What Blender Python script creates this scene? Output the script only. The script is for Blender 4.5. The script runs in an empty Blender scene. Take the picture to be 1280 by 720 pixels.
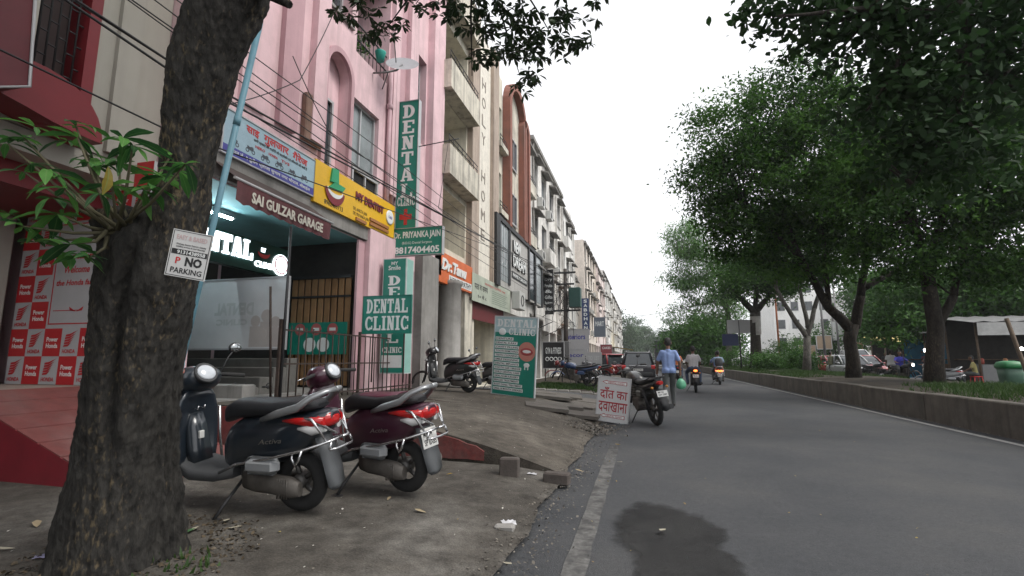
import bpy, math, random, colorsys
import numpy as np
from mathutils import Vector, Matrix, noise
random.seed(7); rng = np.random.default_rng(7)
SC = bpy.context.scene; COL = SC.collection
R = math.radians; PI = math.pi

# ------------------------------------------------------------------ camera
FPX = 620.0; CAM = Vector((0, 0, 1.2))
TH = math.atan(90 / FPX); PSI = math.atan(165 / FPX * math.cos(TH))
cd = bpy.data.cameras.new('camera'); cam = bpy.data.objects.new('camera', cd); COL.objects.link(cam)
cd.sensor_width = 36; cd.lens = FPX / 1280 * 36; cd.clip_end = 4000; cd.clip_start = 0.05
cam.location = CAM; cam.rotation_euler = (PI / 2 + TH, 0, PSI)
SC.camera = cam
FW = Vector((-math.sin(PSI) * math.cos(TH), math.cos(PSI) * math.cos(TH), math.sin(TH)))
RT = Vector((math.cos(PSI), math.sin(PSI), 0)); UP = RT.cross(FW)
def at(x, y, X=None, Y=None, Z=None, D=None):
    """survey helper: the real point on a plane of the place seen at a photo coordinate (1280x720)"""
    d = FW + RT * ((x - 640) / FPX) - UP * ((y - 360) / FPX)
    if X is not None: t = X / d.x
    elif Y is not None: t = Y / d.y
    elif Z is not None: t = (Z - CAM.z) / d.z
    else: t = D
    return CAM + d * t

# ------------------------------------------------------------------ world, sun, exposure
SUN_EL, SUN_AZ = R(50), R(98)
w = bpy.data.worlds.new('World'); SC.world = w; w.use_nodes = True
nt = w.node_tree; nt.nodes.clear()
sky = nt.nodes.new('ShaderNodeTexSky'); sky.sky_type = 'NISHITA'; sky.sun_disc = False
sky.sun_elevation = SUN_EL; sky.sun_rotation = SUN_AZ; sky.dust_density = 1.5; sky.air_density = 1.0; sky.ozone_density = 1.0
hs = nt.nodes.new('ShaderNodeHueSaturation'); hs.inputs['Saturation'].default_value = 0.16
bg = nt.nodes.new('ShaderNodeBackground'); bg.inputs['Strength'].default_value = 0.15
wo = nt.nodes.new('ShaderNodeOutputWorld')
nt.links.new(sky.outputs[0], hs.inputs['Color']); cl = nt.nodes.new('ShaderNodeMix'); cl.data_type = 'RGBA'; cl.inputs[0].default_value = 0.78; cl.inputs[7].default_value = (5.2, 5.25, 5.4, 1)  # even white cloud cover
nt.links.new(hs.outputs[0], cl.inputs[6]); nt.links.new(cl.outputs[2], bg.inputs['Color']); nt.links.new(bg.outputs[0], wo.inputs[0])
sl = bpy.data.lights.new('sun', 'SUN'); sl.energy = 1.5; sl.angle = R(25); sl.color = (1.0, 0.96, 0.9)
so = bpy.data.objects.new('sun', sl); COL.objects.link(so); so.location = (20, 20, 60)
so.rotation_euler = Vector((math.sin(SUN_AZ) * math.cos(SUN_EL), math.cos(SUN_AZ) * math.cos(SUN_EL), math.sin(SUN_EL))).to_track_quat('Z', 'Y').to_euler()
SC.view_settings.view_transform = 'Standard'; SC.view_settings.look = 'None'
SC.view_settings.exposure = 0.8; SC.view_settings.gamma = 1.0; SC.view_settings.use_curve_mapping = False
SC.render.engine = 'CYCLES'
try:
    SC.cycles.use_denoising = True; SC.cycles.denoiser = 'OPENIMAGEDENOISE'
    SC.cycles.max_bounces = 5; SC.cycles.diffuse_bounces = 3; SC.cycles.glossy_bounces = 2
    SC.cycles.transmission_bounces = 3; SC.cycles.transparent_max_bounces = 6; SC.cycles.volume_bounces = 1
    SC.cycles.volume_step_rate = 10; SC.cycles.use_adaptive_sampling = True; SC.cycles.adaptive_threshold = 0.02
    SC.cycles.caustics_reflective = False; SC.cycles.caustics_refractive = False
except Exception: pass

# ------------------------------------------------------------------ materials
MATS = {}
def N(nt, t, **kw):
    n = nt.nodes.new(t)
    for k, v in kw.items():
        if k in n.inputs: n.inputs[k].default_value = v
        else: setattr(n, k, v)
    return n
def mat(name, col, rough=0.6, metal=0.0, var=0.12, scale=6.0, bump=0.0, bscale=40.0, dirt=0.0, dirtcol=(0.06, 0.055, 0.05),
        streak=0.0, col2=None, c2scale=2.0, c2lo=0.5, c2hi=0.6, emit=None, estr=0.0, coat=0.0, trans=0.0, alpha=1.0, spec=0.5, coord='Object'):
    """procedural principled material: noise-varied colour, optional blotches (col2), grime, vertical streaks and bump"""
    if name in MATS: return MATS[name]
    m = bpy.data.materials.new(name); m.use_nodes = True; MATS[name] = m
    nt = m.node_tree; b = nt.nodes['Principled BSDF']; L = nt.links.new
    b.inputs['Roughness'].default_value = rough; b.inputs['Metallic'].default_value = metal
    b.inputs['Specular IOR Level'].default_value = spec
    if coat: b.inputs['Coat Weight'].default_value = coat; b.inputs['Coat Roughness'].default_value = 0.08
    tc = N(nt, 'ShaderNodeTexCoord'); src = tc.outputs['Object' if coord == 'World' else coord]
    if coord == 'World':
        g = N(nt, 'ShaderNodeNewGeometry'); src = g.outputs['Position']
    n1 = N(nt, 'ShaderNodeTexNoise', Scale=scale, Detail=5.0, Roughness=0.6); L(src, n1.inputs['Vector'])
    mr = N(nt, 'ShaderNodeMapRange'); mr.inputs['From Min'].default_value = 0.3; mr.inputs['From Max'].default_value = 0.7
    mr.inputs['To Min'].default_value = 1 - var; mr.inputs['To Max'].default_value = 1 + var; L(n1.outputs[0], mr.inputs[0])
    mx = N(nt, 'ShaderNodeMix', data_type='RGBA', blend_type='MULTIPLY'); mx.inputs[0].default_value = 1.0
    mx.inputs[6].default_value = (*col, 1); L(mr.outputs[0], mx.inputs[7]); cur = mx.outputs[2]
    def blend(fac, c, cur):
        q = N(nt, 'ShaderNodeMix', data_type='RGBA'); L(fac, q.inputs[0]); L(cur, q.inputs[6])
        q.inputs[7].default_value = (*c, 1); return q.outputs[2]
    if col2:
        n2 = N(nt, 'ShaderNodeTexNoise', Scale=c2scale, Detail=6.0, Roughness=0.65); L(src, n2.inputs['Vector'])
        r2 = N(nt, 'ShaderNodeMapRange'); r2.inputs['From Min'].default_value = c2lo; r2.inputs['From Max'].default_value = c2hi; L(n2.outputs[0], r2.inputs[0])
        cur = blend(r2.outputs[0], col2, cur)
    if streak:
        mp = N(nt, 'ShaderNodeMapping'); mp.inputs['Scale'].default_value = (2.2, 2.2, 0.12); L(src, mp.inputs[0])
        n3 = N(nt, 'ShaderNodeTexNoise', Scale=1.6, Detail=6.0, Roughness=0.7); L(mp.outputs[0], n3.inputs['Vector'])
        r3 = N(nt, 'ShaderNodeMapRange'); r3.inputs['From Min'].default_value = 0.48; r3.inputs['From Max'].default_value = 0.75; r3.inputs['To Max'].default_value = streak; L(n3.outputs[0], r3.inputs[0])
        cur = blend(r3.outputs[0], dirtcol, cur)
    if dirt:
        n4 = N(nt, 'ShaderNodeTexNoise', Scale=1.3, Detail=8.0, Roughness=0.72); L(src, n4.inputs['Vector'])
        r4 = N(nt, 'ShaderNodeMapRange'); r4.inputs['From Min'].default_value = 0.45; r4.inputs['From Max'].default_value = 0.75; r4.inputs['To Max'].default_value = dirt; L(n4.outputs[0], r4.inputs[0])
        cur = blend(r4.outputs[0], dirtcol, cur)
    L(cur, b.inputs['Base Color'])
    if bump:
        n5 = N(nt, 'ShaderNodeTexNoise', Scale=bscale, Detail=6.0, Roughness=0.65); L(src, n5.inputs['Vector'])
        bp = N(nt, 'ShaderNodeBump', Strength=bump, Distance=0.01); L(n5.outputs[0], bp.inputs['Height']); L(bp.outputs[0], b.inputs['Normal'])
    if emit: b.inputs['Emission Color'].default_value = (*emit, 1); b.inputs['Emission Strength'].default_value = estr
    if trans: b.inputs['Transmission Weight'].default_value = trans
    if alpha < 1: b.inputs['Alpha'].default_value = alpha
    return m
def leafmat(name, c1, c2, trans=0.35, rough=0.55):
    if name in MATS: return MATS[name]
    m = bpy.data.materials.new(name); m.use_nodes = True; MATS[name] = m
    nt = m.node_tree; L = nt.links.new; b = nt.nodes['Principled BSDF']; out = nt.nodes['Material Output']
    a = N(nt, 'ShaderNodeAttribute', attribute_name='rnd'); 
    mx = N(nt, 'ShaderNodeMix', data_type='RGBA'); L(a.outputs['Fac'], mx.inputs[0])
    mx.inputs[6].default_value = (*c1, 1); mx.inputs[7].default_value = (*c2, 1)
    L(mx.outputs[2], b.inputs['Base Color']); b.inputs['Roughness'].default_value = rough; b.inputs['Specular IOR Level'].default_value = 0.3
    t = N(nt, 'ShaderNodeBsdfTranslucent'); L(mx.outputs[2], t.inputs[0])
    ms = N(nt, 'ShaderNodeMixShader'); ms.inputs[0].default_value = trans
    L(b.outputs[0], ms.inputs[1]); L(t.outputs[0], ms.inputs[2]); L(ms.outputs[0], out.inputs[0])
    return m
def plain(name, col, rough=0.5, **k): return mat(name, col, rough, var=k.pop('var', 0.06), **k)

# ------------------------------------------------------------------ mesh builder
class MB:
    def __init__(s): s.v = []; s.f = []; s.m = []; s.sm = []
    def add(s, vs, fs, mi=0, smooth=False):
        o = len(s.v); s.v += [tuple(p) for p in vs]
        for f in fs: s.f.append(tuple(i + o for i in f)); s.m.append(mi); s.sm.append(smooth)
        return s
    def box(s, lo, hi, mi=0, M=None):
        x0, y0, z0 = lo; x1, y1, z1 = hi
        vs = [(x0,y0,z0),(x1,y0,z0),(x1,y1,z0),(x0,y1,z0),(x0,y0,z1),(x1,y0,z1),(x1,y1,z1),(x0,y1,z1)]
        if M: vs = [M @ Vector(p) for p in vs]
        return s.add(vs, [(3,2,1,0),(4,5,6,7),(0,1,5,4),(1,2,6,5),(2,3,7,6),(3,0,4,7)], mi)
    def bbox(s, lo, hi, b=0.02, mi=0, M=None):
        """box with chamfered edges"""
        c = [(lo[i] + hi[i]) / 2 for i in range(3)]; h = [(hi[i] - lo[i]) / 2 for i in range(3)]; b = min(b, *[q * .9 for q in h])
        secs = []
        for z, k in ((-h[2], b), (-h[2] + b, 0), (h[2] - b, 0), (h[2], b)):
            X, Y = h[0] - k, h[1] - k
            secs.append([(c[0]+x, c[1]+y, c[2]+z) for x, y in ((X,-Y+b),(X,Y-b),(X-b,Y),(-X+b,Y),(-X,Y-b),(-X,-Y+b),(-X+b,-Y),(X-b,-Y))])
        return s.loft(secs, mi=mi, smooth=False, M=M)
    def loft(s, secs, cap=True, mi=0, smooth=True, M=None, closed=True):
        n = len(secs[0]); vs = [p for q in secs for p in q]
        if M: vs = [M @ Vector(p) for p in vs]
        fs = []
        for i in range(len(secs) - 1):
            for j in range(n if closed else n - 1):
                k = (j + 1) % n; fs.append((i*n+j, i*n+k, (i+1)*n+k, (i+1)*n+j))
        s.add(vs, fs, mi, smooth)
        if cap:
            o = len(s.v) - len(vs)
            s.f.append(tuple(o + j for j in range(n))[::-1]); s.m.append(mi); s.sm.append(False)
            s.f.append(tuple(o + (len(secs)-1)*n + j for j in range(n))); s.m.append(mi); s.sm.append(False)
        return s
    def tube(s, pts, r, n=8, mi=0, cap=True, sy=1.0):
        pts = [Vector(p) for p in pts]; rs = r if isinstance(r, (list, tuple)) else [r] * len(pts)
        secs = []; ref = None
        for i, p in enumerate(pts):
            a = pts[max(i-1, 0)]; b = pts[min(i+1, len(pts)-1)]; d = (b - a)
            d = d.normalized() if d.length > 1e-9 else Vector((0,0,1))
            if ref is None: ref = d.orthogonal().normalized()
            else:
                ref = ref - d * ref.dot(d); ref = ref.normalized() if ref.length > 1e-6 else d.orthogonal().normalized()
            q = d.cross(ref)
            secs.append([p + ref * (rs[i] * math.cos(t)) + q * (rs[i] * sy * math.sin(t)) for t in [2*PI*k/n for k in range(n)]])
        return s.loft(secs, cap, mi, True)
    def lathe(s, prof, c=(0,0,0), axis='z', n=16, mi=0, smooth=True):
        """prof: (radius, height) list about an axis through c"""
        secs = []
        for r, h in prof:
            ring = []
            for k in range(n):
                t = 2*PI*k/n; a, b = r*math.cos(t), r*math.sin(t)
                p = {'z': (a, b, h), 'y': (b, h, a), 'x': (h, a, b)}[axis]
                ring.append((c[0]+p[0], c[1]+p[1], c[2]+p[2]))
            secs.append(ring)
        return s.loft(secs, True, mi, smooth)
    def torus(s, c, Rr, r, axis='y', n=24, k=8, mi=0, w=1.0):
        vs = []; fs = []
        for i in range(n):
            t = 2*PI*i/n
            for j in range(k):
                q = 2*PI*j/k; rad = Rr + r*math.cos(q); h = r*w*math.sin(q); a, b = rad*math.cos(t), rad*math.sin(t)
                p = {'z': (a, b, h), 'y': (b, h, a), 'x': (h, a, b)}[axis]
                vs.append((c[0]+p[0], c[1]+p[1], c[2]+p[2]))
                fs.append((i*k+j, ((i+1)%n)*k+j, ((i+1)%n)*k+(j+1)%k, i*k+(j+1)%k))
        return s.add(vs, fs, mi, True)
    def ball(s, c, r, n=12, k=8, mi=0):
        rx, ry, rz = r if isinstance(r, (list, tuple)) else (r, r, r)
        secs = []
        for i in range(k + 1):
            a = -PI/2 + PI * i / k; q = max(math.cos(a), 0.02)
            secs.append([(c[0]+rx*q*math.cos(2*PI*j/n), c[1]+ry*q*math.sin(2*PI*j/n), c[2]+rz*math.sin(a)) for j in range(n)])
        return s.loft(secs, True, mi, True)
    def prism(s, poly, lo, hi, axis='x', mi=0, M=None):
        """extrude a 2-D polygon along an axis. axis x: poly=(y,z); y: poly=(x,z); z: poly=(x,y)"""
        n = len(poly)
        def p(q, t): return {'x': (t, q[0], q[1]), 'y': (q[0], t, q[1]), 'z': (q[0], q[1], t)}[axis]
        vs = [p(q, lo) for q in poly] + [p(q, hi) for q in poly]
        if M: vs = [M @ Vector(v) for v in vs]
        fs = [tuple(range(n))[::-1], tuple(range(n, 2*n))] + [(i, (i+1) % n, n+(i+1) % n, n+i) for i in range(n)]
        return s.add(vs, fs, mi)
    def quad(s, a, b, c, d, mi=0): return s.add([a, b, c, d], [(0, 1, 2, 3)], mi)
    def build(s, name, mats, parent=None, world=False, origin=None, fix=True):
        me = bpy.data.meshes.new(name); me.from_pydata(s.v, [], s.f)
        for m in (mats if isinstance(mats, (list, tuple)) else [mats]): me.materials.append(m)
        me.polygons.foreach_set('material_index', s.m); me.polygons.foreach_set('use_smooth', s.sm)
        if fix:
            import bmesh
            bm = bmesh.new(); bm.from_mesh(me); bmesh.ops.recalc_face_normals(bm, faces=bm.faces); bm.to_mesh(me); bm.free()
        return link(me, name, parent, world, origin)
BASEM = {}
def link(me, name, parent=None, world=False, origin=None):
    o = bpy.data.objects.new(name, me)
    if parent is not None:
        o.parent = parent
        if world: me.transform(BASEM[parent.name].inverted())
        BASEM[o.name] = BASEM.get(parent.name, Matrix())
    else:
        if origin is None:
            co = np.empty(len(me.vertices) * 3); me.vertices.foreach_get('co', co); co = co.reshape(-1, 3)
            lo, hi = co.min(0), co.max(0); origin = ((lo[0]+hi[0])/2, (lo[1]+hi[1])/2, lo[2])
        M = Matrix.Translation(Vector(origin)); me.transform(M.inverted()); o.location = origin; BASEM[o.name] = M
    COL.objects.link(o); return o
def tag(o, label=None, cat=None, group=None, kind=None):
    if label: o['label'] = label
    if cat: o['category'] = cat
    if group: o['group'] = group
    if kind: o['kind'] = kind
    return o
def thing(name, label, cat, loc=(0,0,0), rotz=0, group=None, M=None):
    o = bpy.data.objects.new(name, None); COL.objects.link(o); o.empty_display_size = 0.2
    if M is None: M = Matrix.Translation(Vector(loc)) @ Matrix.Rotation(rotz, 4, 'Z')
    o.matrix_world = M; o.location = M.to_translation(); o.rotation_euler = M.to_euler(); BASEM[o.name] = M.copy()
    return tag(o, label, cat, group)
def frameM(o, u, v):
    u = Vector(u).normalized(); v = Vector(v); n = u.cross(v).normalized(); v = n.cross(u)
    M = Matrix((( u.x, v.x, n.x, o[0]), (u.y, v.y, n.y, o[1]), (u.z, v.z, n.z, o[2]), (0, 0, 0, 1)))
    return M
def copy_tree(o, parent=None):
    c = o.copy(); COL.objects.link(c); c.parent = parent
    for ch in [q for q in bpy.data.objects if q.parent == o]: copy_tree(ch, c)
    return c
def ring(cx, cy, cz, rx, rz, n=16, p=2.6, axis='x'):
    """superellipse ring across the x axis: centre, half width rx (y), half height rz"""
    out = []
    for k in range(n):
        t = 2*PI*k/n; c, s_ = math.cos(t), math.sin(t)
        a = abs(c)**(2/p) * (1 if c >= 0 else -1); b = abs(s_)**(2/p) * (1 if s_ >= 0 else -1)
        out.append((cx, cy + rx*a, cz + rz*b))
    return out
# ------------------------------------------------------------------ lettering
def text(body, x, y, w, h, m, parent, z=0.0, depth=0.002, bold=0.02, name='lettering', mirror=False, shear=0.0, res=2):
    """flat printed or raised lettering stretched to a w x h box whose lower left corner is (x, y) in the sign's own frame"""
    c = bpy.data.curves.new('t', 'FONT'); c.body = body; c.size = 1; c.offset = bold; c.resolution_u = res; c.extrude = 0.01; c.shear = shear
    o = bpy.data.objects.new('t', c); me = bpy.data.meshes.new_from_object(o)
    bpy.data.objects.remove(o); bpy.data.curves.remove(c)
    n = len(me.vertices)
    if n == 0: return None
    co = np.empty(n * 3); me.vertices.foreach_get('co', co); co = co.reshape(-1, 3)
    lo, hi = co.min(0), co.max(0)
    q = (co - lo) / np.maximum(hi - lo, 1e-6)
    if mirror: q[:, 0] = 1 - q[:, 0]
    co = q * np.array([w, h, depth]) + np.array([x, y, z]); me.vertices.foreach_set('co', co.ravel()); me.update()
    me.materials.clear(); me.materials.append(m); me.name = name
    return link(me, name, parent)
def slab(body, x, y, w, h, m, parent, z=0.0, depth=0.004, gap=0.12, name='lettering'):
    """heavy slab-serif capitals (letters D E N T A L C I only)"""
    mb = MB(); S = 0.26; kz = [0]
    def rect(x0, y0, x1, y1, sk=0.0):
        kz[0] += 1; zz = depth + 0.0002 * (kz[0] % 7)
        P4 = [(x0, y0), (x1, y0), (x1 + sk, y1), (x0 + sk, y1)]
        return P4, zz
    widths = {'I': 0.5, ' ': 0.4}; tot = sum(widths.get(ch, 0.86) + gap for ch in body) - gap
    k = w / tot; cx = x
    for ch in body:
        wd = widths.get(ch, 0.86); G = []
        s_ = 0.11
        if ch == 'I': G = [rect(.12,0,.38,1), rect(0,0,.5,s_), rect(0,1-s_,.5,1)]
        if ch == 'L': G = [rect(.1,0,.1+S,1), rect(0,0,.86,.14), rect(.72,0,.86,.36), rect(0,1-s_,.48,1)]
        if ch == 'E': G = [rect(.1,0,.1+S,1), rect(0,0,.86,.14), rect(.73,0,.86,.32), rect(0,.86,.86,1), rect(.73,.68,.86,1), rect(.2,.44,.6,.57)]
        if ch == 'T': G = [rect(.3,0,.3+S,1), rect(.16,0,.7,s_), rect(0,.86,.86,1), rect(0,.66,.12,1), rect(.74,.66,.86,1)]
        if ch == 'N': G = [rect(.08,0,.08+.17,1), rect(.61,0,.78,1), rect(0,0,.34,s_), rect(0,1-s_,.3,1), rect(.52,1-s_,.86,1), rect(.5,0,.8,1,-.46)]
        if ch == 'A': G = [rect(.04,0,.2,1,.2), rect(.54,0,.82,1,-.24), rect(.2,.26,.6,.38), rect(-.02,0,.3,s_), rect(.46,0,.9,s_)]
        if ch in 'DC':
            out = []; a0, a1 = (-PI/2, PI/2) if ch == 'D' else (0.25*PI, 1.75*PI)
            cxx, rx, ix = (.36, .5, .24) if ch == 'D' else (.45, .45, .2)
            n = 14
            for i in range(n):
                t0 = a0 + (a1-a0)*i/n; t1 = a0 + (a1-a0)*(i+1)/n; kz[0] += 1
                out.append(([(cxx+rx*math.cos(t0), .5+.5*math.sin(t0)), (cxx+rx*math.cos(t1), .5+.5*math.sin(t1)),
                             (cxx+ix*math.cos(t1), .5+.36*math.sin(t1)), (cxx+ix*math.cos(t0), .5+.36*math.sin(t0))], depth))
            G = out + ([rect(.1,0,.1+S,1), rect(0,0,.38,.14), rect(0,.86,.38,1)] if ch == 'D' else [rect(.72,.62,.86,.95), rect(.74,.08,.86,.34)])
        for P4, zz in G:
            vs = [(cx + a*k, y + b*h, z) for a, b in P4] + [(cx + a*k, y + b*h, z + zz) for a, b in P4]
            mb.add(vs, [(0,1,2,3), (4,5,6,7), (0,1,5,4), (1,2,6,5), (2,3,7,6), (3,0,4,7)])
        cx += (wd + gap) * k
    return mb.build(name, m, parent)
def board(name, label, cat, o, u, v, w, h, t, m, group=None, frame=None, fw=0.03, back=None):
    """a sign: root frame at its lower left corner, x along the reading direction, y up, z out of the face"""
    r = thing(name, label, cat, group=group, M=frameM(o, u, v))
    MB().box((0, 0, -t), (w, h, 0)).build('panel', m, r)
    if frame:
        for lo, hi in (((-fw,-fw,-t-.002),(w+fw,0,.012)), ((-fw,h,-t-.002),(w+fw,h+fw,.012)), ((-fw,0,-t-.002),(0,h,.012)), ((w,0,-t-.002),(w+fw,h,.012))):
            MB().box(lo, hi).build('frame_bar', frame, r)
    return r
UY, UZ, UX = (0, 1, 0), (0, 0, 1), (1, 0, 0)
# ================================================================== GROUND
def lerp(xs, ys, x):
    return float(np.interp(x, xs, ys))
def pave_h(x, y):
    p = lerp([-5.6,-5,-3.6,-2.3,-1.7,-1.2,-.75], [.65,.62,.54,.42,.28,.14,.0], x)
    k = lerp([5.3,9,12,16,20,30], [1,.9,.78,.42,.28,.22], y)
    return p * k + 0.012 * noise.noise((x*.9, y*.7, 3.1)) * min(1, max(0, (-.75 - x) * 3))
def apron_h(x, y):
    return lerp([-2.6,-1.4,-.8,-.7], [.125,.09,.03,.004], x) + 0.008 * noise.noise((x*1.1, y*1.1, 0.3))
def gz(x, y):
    if x > -.75: return 0.0
    return pave_h(x, y) if y >= 5.3 else apron_h(x, y)
def struct(o, kind='structure'): o['kind'] = kind; return o

def ground_mat(name, c1, c2, c3, fine=120, grit=0.35, rough=0.9, patch=0.7, bump=0.5, spec=0.25, mid=9.0, midamt=.22):
    m = bpy.data.materials.new(name); m.use_nodes = True; MATS[name] = m
    nt = m.node_tree; L = nt.links.new; b = nt.nodes['Principled BSDF']; b.inputs['Roughness'].default_value = rough
    b.inputs['Specular IOR Level'].default_value = spec
    g = N(nt, 'ShaderNodeNewGeometry'); p = g.outputs['Position']
    a = N(nt, 'ShaderNodeTexNoise', Scale=patch, Detail=7.0, Roughness=0.62); L(p, a.inputs['Vector'])
    r = N(nt, 'ShaderNodeValToRGB'); L(a.outputs[0], r.inputs[0])
    e = r.color_ramp.elements; e[0].position = .32; e[0].color = (*c1, 1); e[1].position = .68; e[1].color = (*c3, 1)
    k = e.new(.5); k.color = (*c2, 1)
    f = N(nt, 'ShaderNodeTexNoise', Scale=fine, Detail=3.0, Roughness=0.7); L(p, f.inputs['Vector'])
    v = N(nt, 'ShaderNodeTexVoronoi', Scale=fine * .8); L(p, v.inputs['Vector'])
    mr = N(nt, 'ShaderNodeMapRange'); mr.inputs['From Min'].default_value = .25; mr.inputs['From Max'].default_value = .75
    mr.inputs['To Min'].default_value = 1 - grit; mr.inputs['To Max'].default_value = 1 + grit; L(f.outputs[0], mr.inputs[0])
    md = N(nt, 'ShaderNodeTexNoise', Scale=mid, Detail=6.0, Roughness=0.7); L(p, md.inputs['Vector'])
    mq = N(nt, 'ShaderNodeMapRange'); mq.inputs['From Min'].default_value = .3; mq.inputs['From Max'].default_value = .7
    mq.inputs['To Min'].default_value = 1 - midamt; mq.inputs['To Max'].default_value = 1 + midamt; L(md.outputs[0], mq.inputs[0])
    mm = N(nt, 'ShaderNodeMath', operation='MULTIPLY'); L(mr.outputs[0], mm.inputs[0]); L(mq.outputs[0], mm.inputs[1])
    mx = N(nt, 'ShaderNodeMix', data_type='RGBA', blend_type='MULTIPLY'); mx.inputs[0].default_value = 1.0
    L(r.outputs[0], mx.inputs[6]); L(mm.outputs[0], mx.inputs[7]); L(mx.outputs[2], b.inputs['Base Color'])
    bp = N(nt, 'ShaderNodeBump', Strength=bump, Distance=0.006); L(v.outputs[0], bp.inputs['Height']); L(bp.outputs[0], b.inputs['Normal'])
    return m
M_asph = ground_mat('asphalt', (.048,.051,.056), (.063,.065,.069), (.08,.08,.08), fine=150, grit=.45, rough=.82, patch=.55, midamt=.16, mid=30.0)
M_conc = ground_mat('apron_concrete', (.044,.039,.033), (.077,.07,.061), (.138,.13,.118), fine=90, grit=.35, patch=1.1, midamt=.42, mid=7.0)
M_pave = ground_mat('pavement_concrete', (.046,.04,.033), (.08,.07,.058), (.128,.114,.096), fine=80, grit=.35, patch=.9, midamt=.4, mid=7.0)
M_dirt = ground_mat('bare_dirt', (.026,.021,.016), (.045,.037,.028), (.075,.062,.047), fine=60, grit=.4, patch=1.4, bump=.8)
M_far = ground_mat('earth', (.1,.09,.075), (.13,.12,.1), (.15,.14,.12), fine=4, grit=.2, patch=.05)

struct(MB().quad((-700,-200,-.06),(700,-200,-.06),(700,1000,-.06),(-700,1000,-.06)).build('ground', M_far))

# carriageway with a gently ragged left edge
mb = MB(); ys = list(np.concatenate([np.arange(-12, 14, .25), np.arange(14, 60, 2), np.arange(60, 640, 20)]))
vs = []; fs = []
for y in ys:
    vs += [(-1.6, y, -.012), (-.6, y, 0), (2.3, y, .03), (5.42, y, 0)]
for i in range(len(ys)-1):
    for j in range(3): fs.append((i*4+j, i*4+j+1, i*4+4+j+1, i*4+4+j))
mb.add(vs, fs, 0, True); struct(mb.build('road', M_asph))

def strip(name, xc, wd, y0, y1, m, step=.12, jag=.012, z=.006, seed=1, fade=.01):
    mb = MB(); vs = []; fs = []; y = y0; n = 0
    while y <= y1:
        x = xc(y) if callable(xc) else xc
        a = jag * noise.noise((y*3, seed, 0)); b = jag * noise.noise((y*3, seed+9, 0))
        zz = z + (.03 * max(0, 1 - abs((x-2.3)/2.9)))
        vs += [(x - wd/2 + a, y, zz), (x + wd/2 + b, y, zz)]; n += 1; y += step * (1 if y < 12 else 10)
    for i in range(n-1): fs.append((2*i, 2*i+1, 2*i+3, 2*i+2))
    mb.add(vs, fs); o = mb.build(name, m, fix=False); a_ = o.data.attributes.new('edge', 'FLOAT', 'POINT'); a_.data.foreach_set('value', [min(1.0, max(0.0, (y1-v[1])/fade)) for v in vs]); return struct(o)
M_line = mat('worn_road_paint', (.165,.162,.156), .85, var=.3, scale=30, col2=(.07,.069,.068), c2scale=7, c2lo=.42, c2hi=.62, coord='World')
M_line2 = mat('faded_road_paint', (.34,.335,.32), .85, var=.2, scale=30, col2=(.13,.128,.12), c2scale=5, c2lo=.52, c2hi=.66, coord='World')
strip('road_edge_line', lambda y: -.43 + (-.004*max(0, y-3)), .135, -3, 8.6, M_line, jag=.014, fade=4.5)
strip('median_edge_line', 5.12, .11, -4, 130, M_line2, seed=4)

# damp stain on the asphalt
M_wet = ground_mat('damp_asphalt', (.03,.03,.031), (.04,.04,.04), (.05,.05,.049), fine=150, grit=.35, rough=.85, patch=2, spec=.1)
def soften(m):
    nt = m.node_tree; L = nt.links.new; b = nt.nodes['Principled BSDF']; out = nt.nodes['Material Output']
    a = N(nt, 'ShaderNodeAttribute', attribute_name='edge'); g = N(nt, 'ShaderNodeNewGeometry'); n = N(nt, 'ShaderNodeTexNoise', Scale=7.0, Detail=8.0, Roughness=.75); L(g.outputs['Position'], n.inputs['Vector'])
    ad = N(nt, 'ShaderNodeMath', operation='ADD'); L(a.outputs['Fac'], ad.inputs[0]); L(n.outputs[0], ad.inputs[1])
    mr = N(nt, 'ShaderNodeMapRange'); mr.inputs['From Min'].default_value = .58; mr.inputs['From Max'].default_value = 1.05; mr.inputs['To Max'].default_value = .75; L(ad.outputs[0], mr.inputs[0]); L(mr.outputs[0], b.inputs['Alpha'])
soften(M_wet); soften(M_line)
def blob(name, pts, m, z, jag=.05, sub=14, seed=0):
    out = []
    for i, p in enumerate(pts):
        q = pts[(i+1) % len(pts)]
        for k in range(sub):
            t = k / sub; x = p[0]+(q[0]-p[0])*t; y = p[1]+(q[1]-p[1])*t
            out.append((x + jag*noise.noise((x*3, y*3, seed)) + .02*noise.noise((x*13, y*13, seed)), y + jag*noise.noise((x*3, y*3, seed+5)) + .02*noise.noise((x*13, y*13, seed+3)), .007 + .03*max(0, 1-abs((x-2.3)/2.9))))
    c = (sum(p[0] for p in out)/len(out), sum(p[1] for p in out)/len(out), sum(p[2] for p in out)/len(out)); nn = len(out)
    inn = [tuple(c[k] + (p[k]-c[k])*.62 for k in range(3)) for p in out]
    mb = MB(); mb.add([c]+out+inn, [(0, 1+nn+i, 1+nn+(i+1) % nn) for i in range(nn)] + [(1+i, 1+(i+1) % nn, 1+nn+(i+1) % nn, 1+nn+i) for i in range(nn)])
    o = mb.build(name, m, fix=False); a_ = o.data.attributes.new('edge', 'FLOAT', 'POINT'); a_.data.foreach_set('value', [1.0]+[0.0]*nn+[1.0]*nn); return struct(o)
PX = [(775,642),(797,625),(835,624),(852,636),(890,643),(915,660),(917,676),(908,688),(922,694),(948,712),(925,745),(860,760),(800,750),(790,700),(772,682),(760,664)]
blob('damp_patch', [tuple(at(a, b, Z=.024))[:2] for a, b in PX], M_wet, .0, jag=.12)
for k, (a, b, r) in enumerate(()):
    c = at(a, b, Z=.015); 
    blob('damp_patch', [(c.x+r*1.8*math.cos(t), c.y+r*math.sin(t)) for t in np.arange(0, 6.2, .8)], M_wet, .0, jag=.1, sub=5, seed=k)

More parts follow.
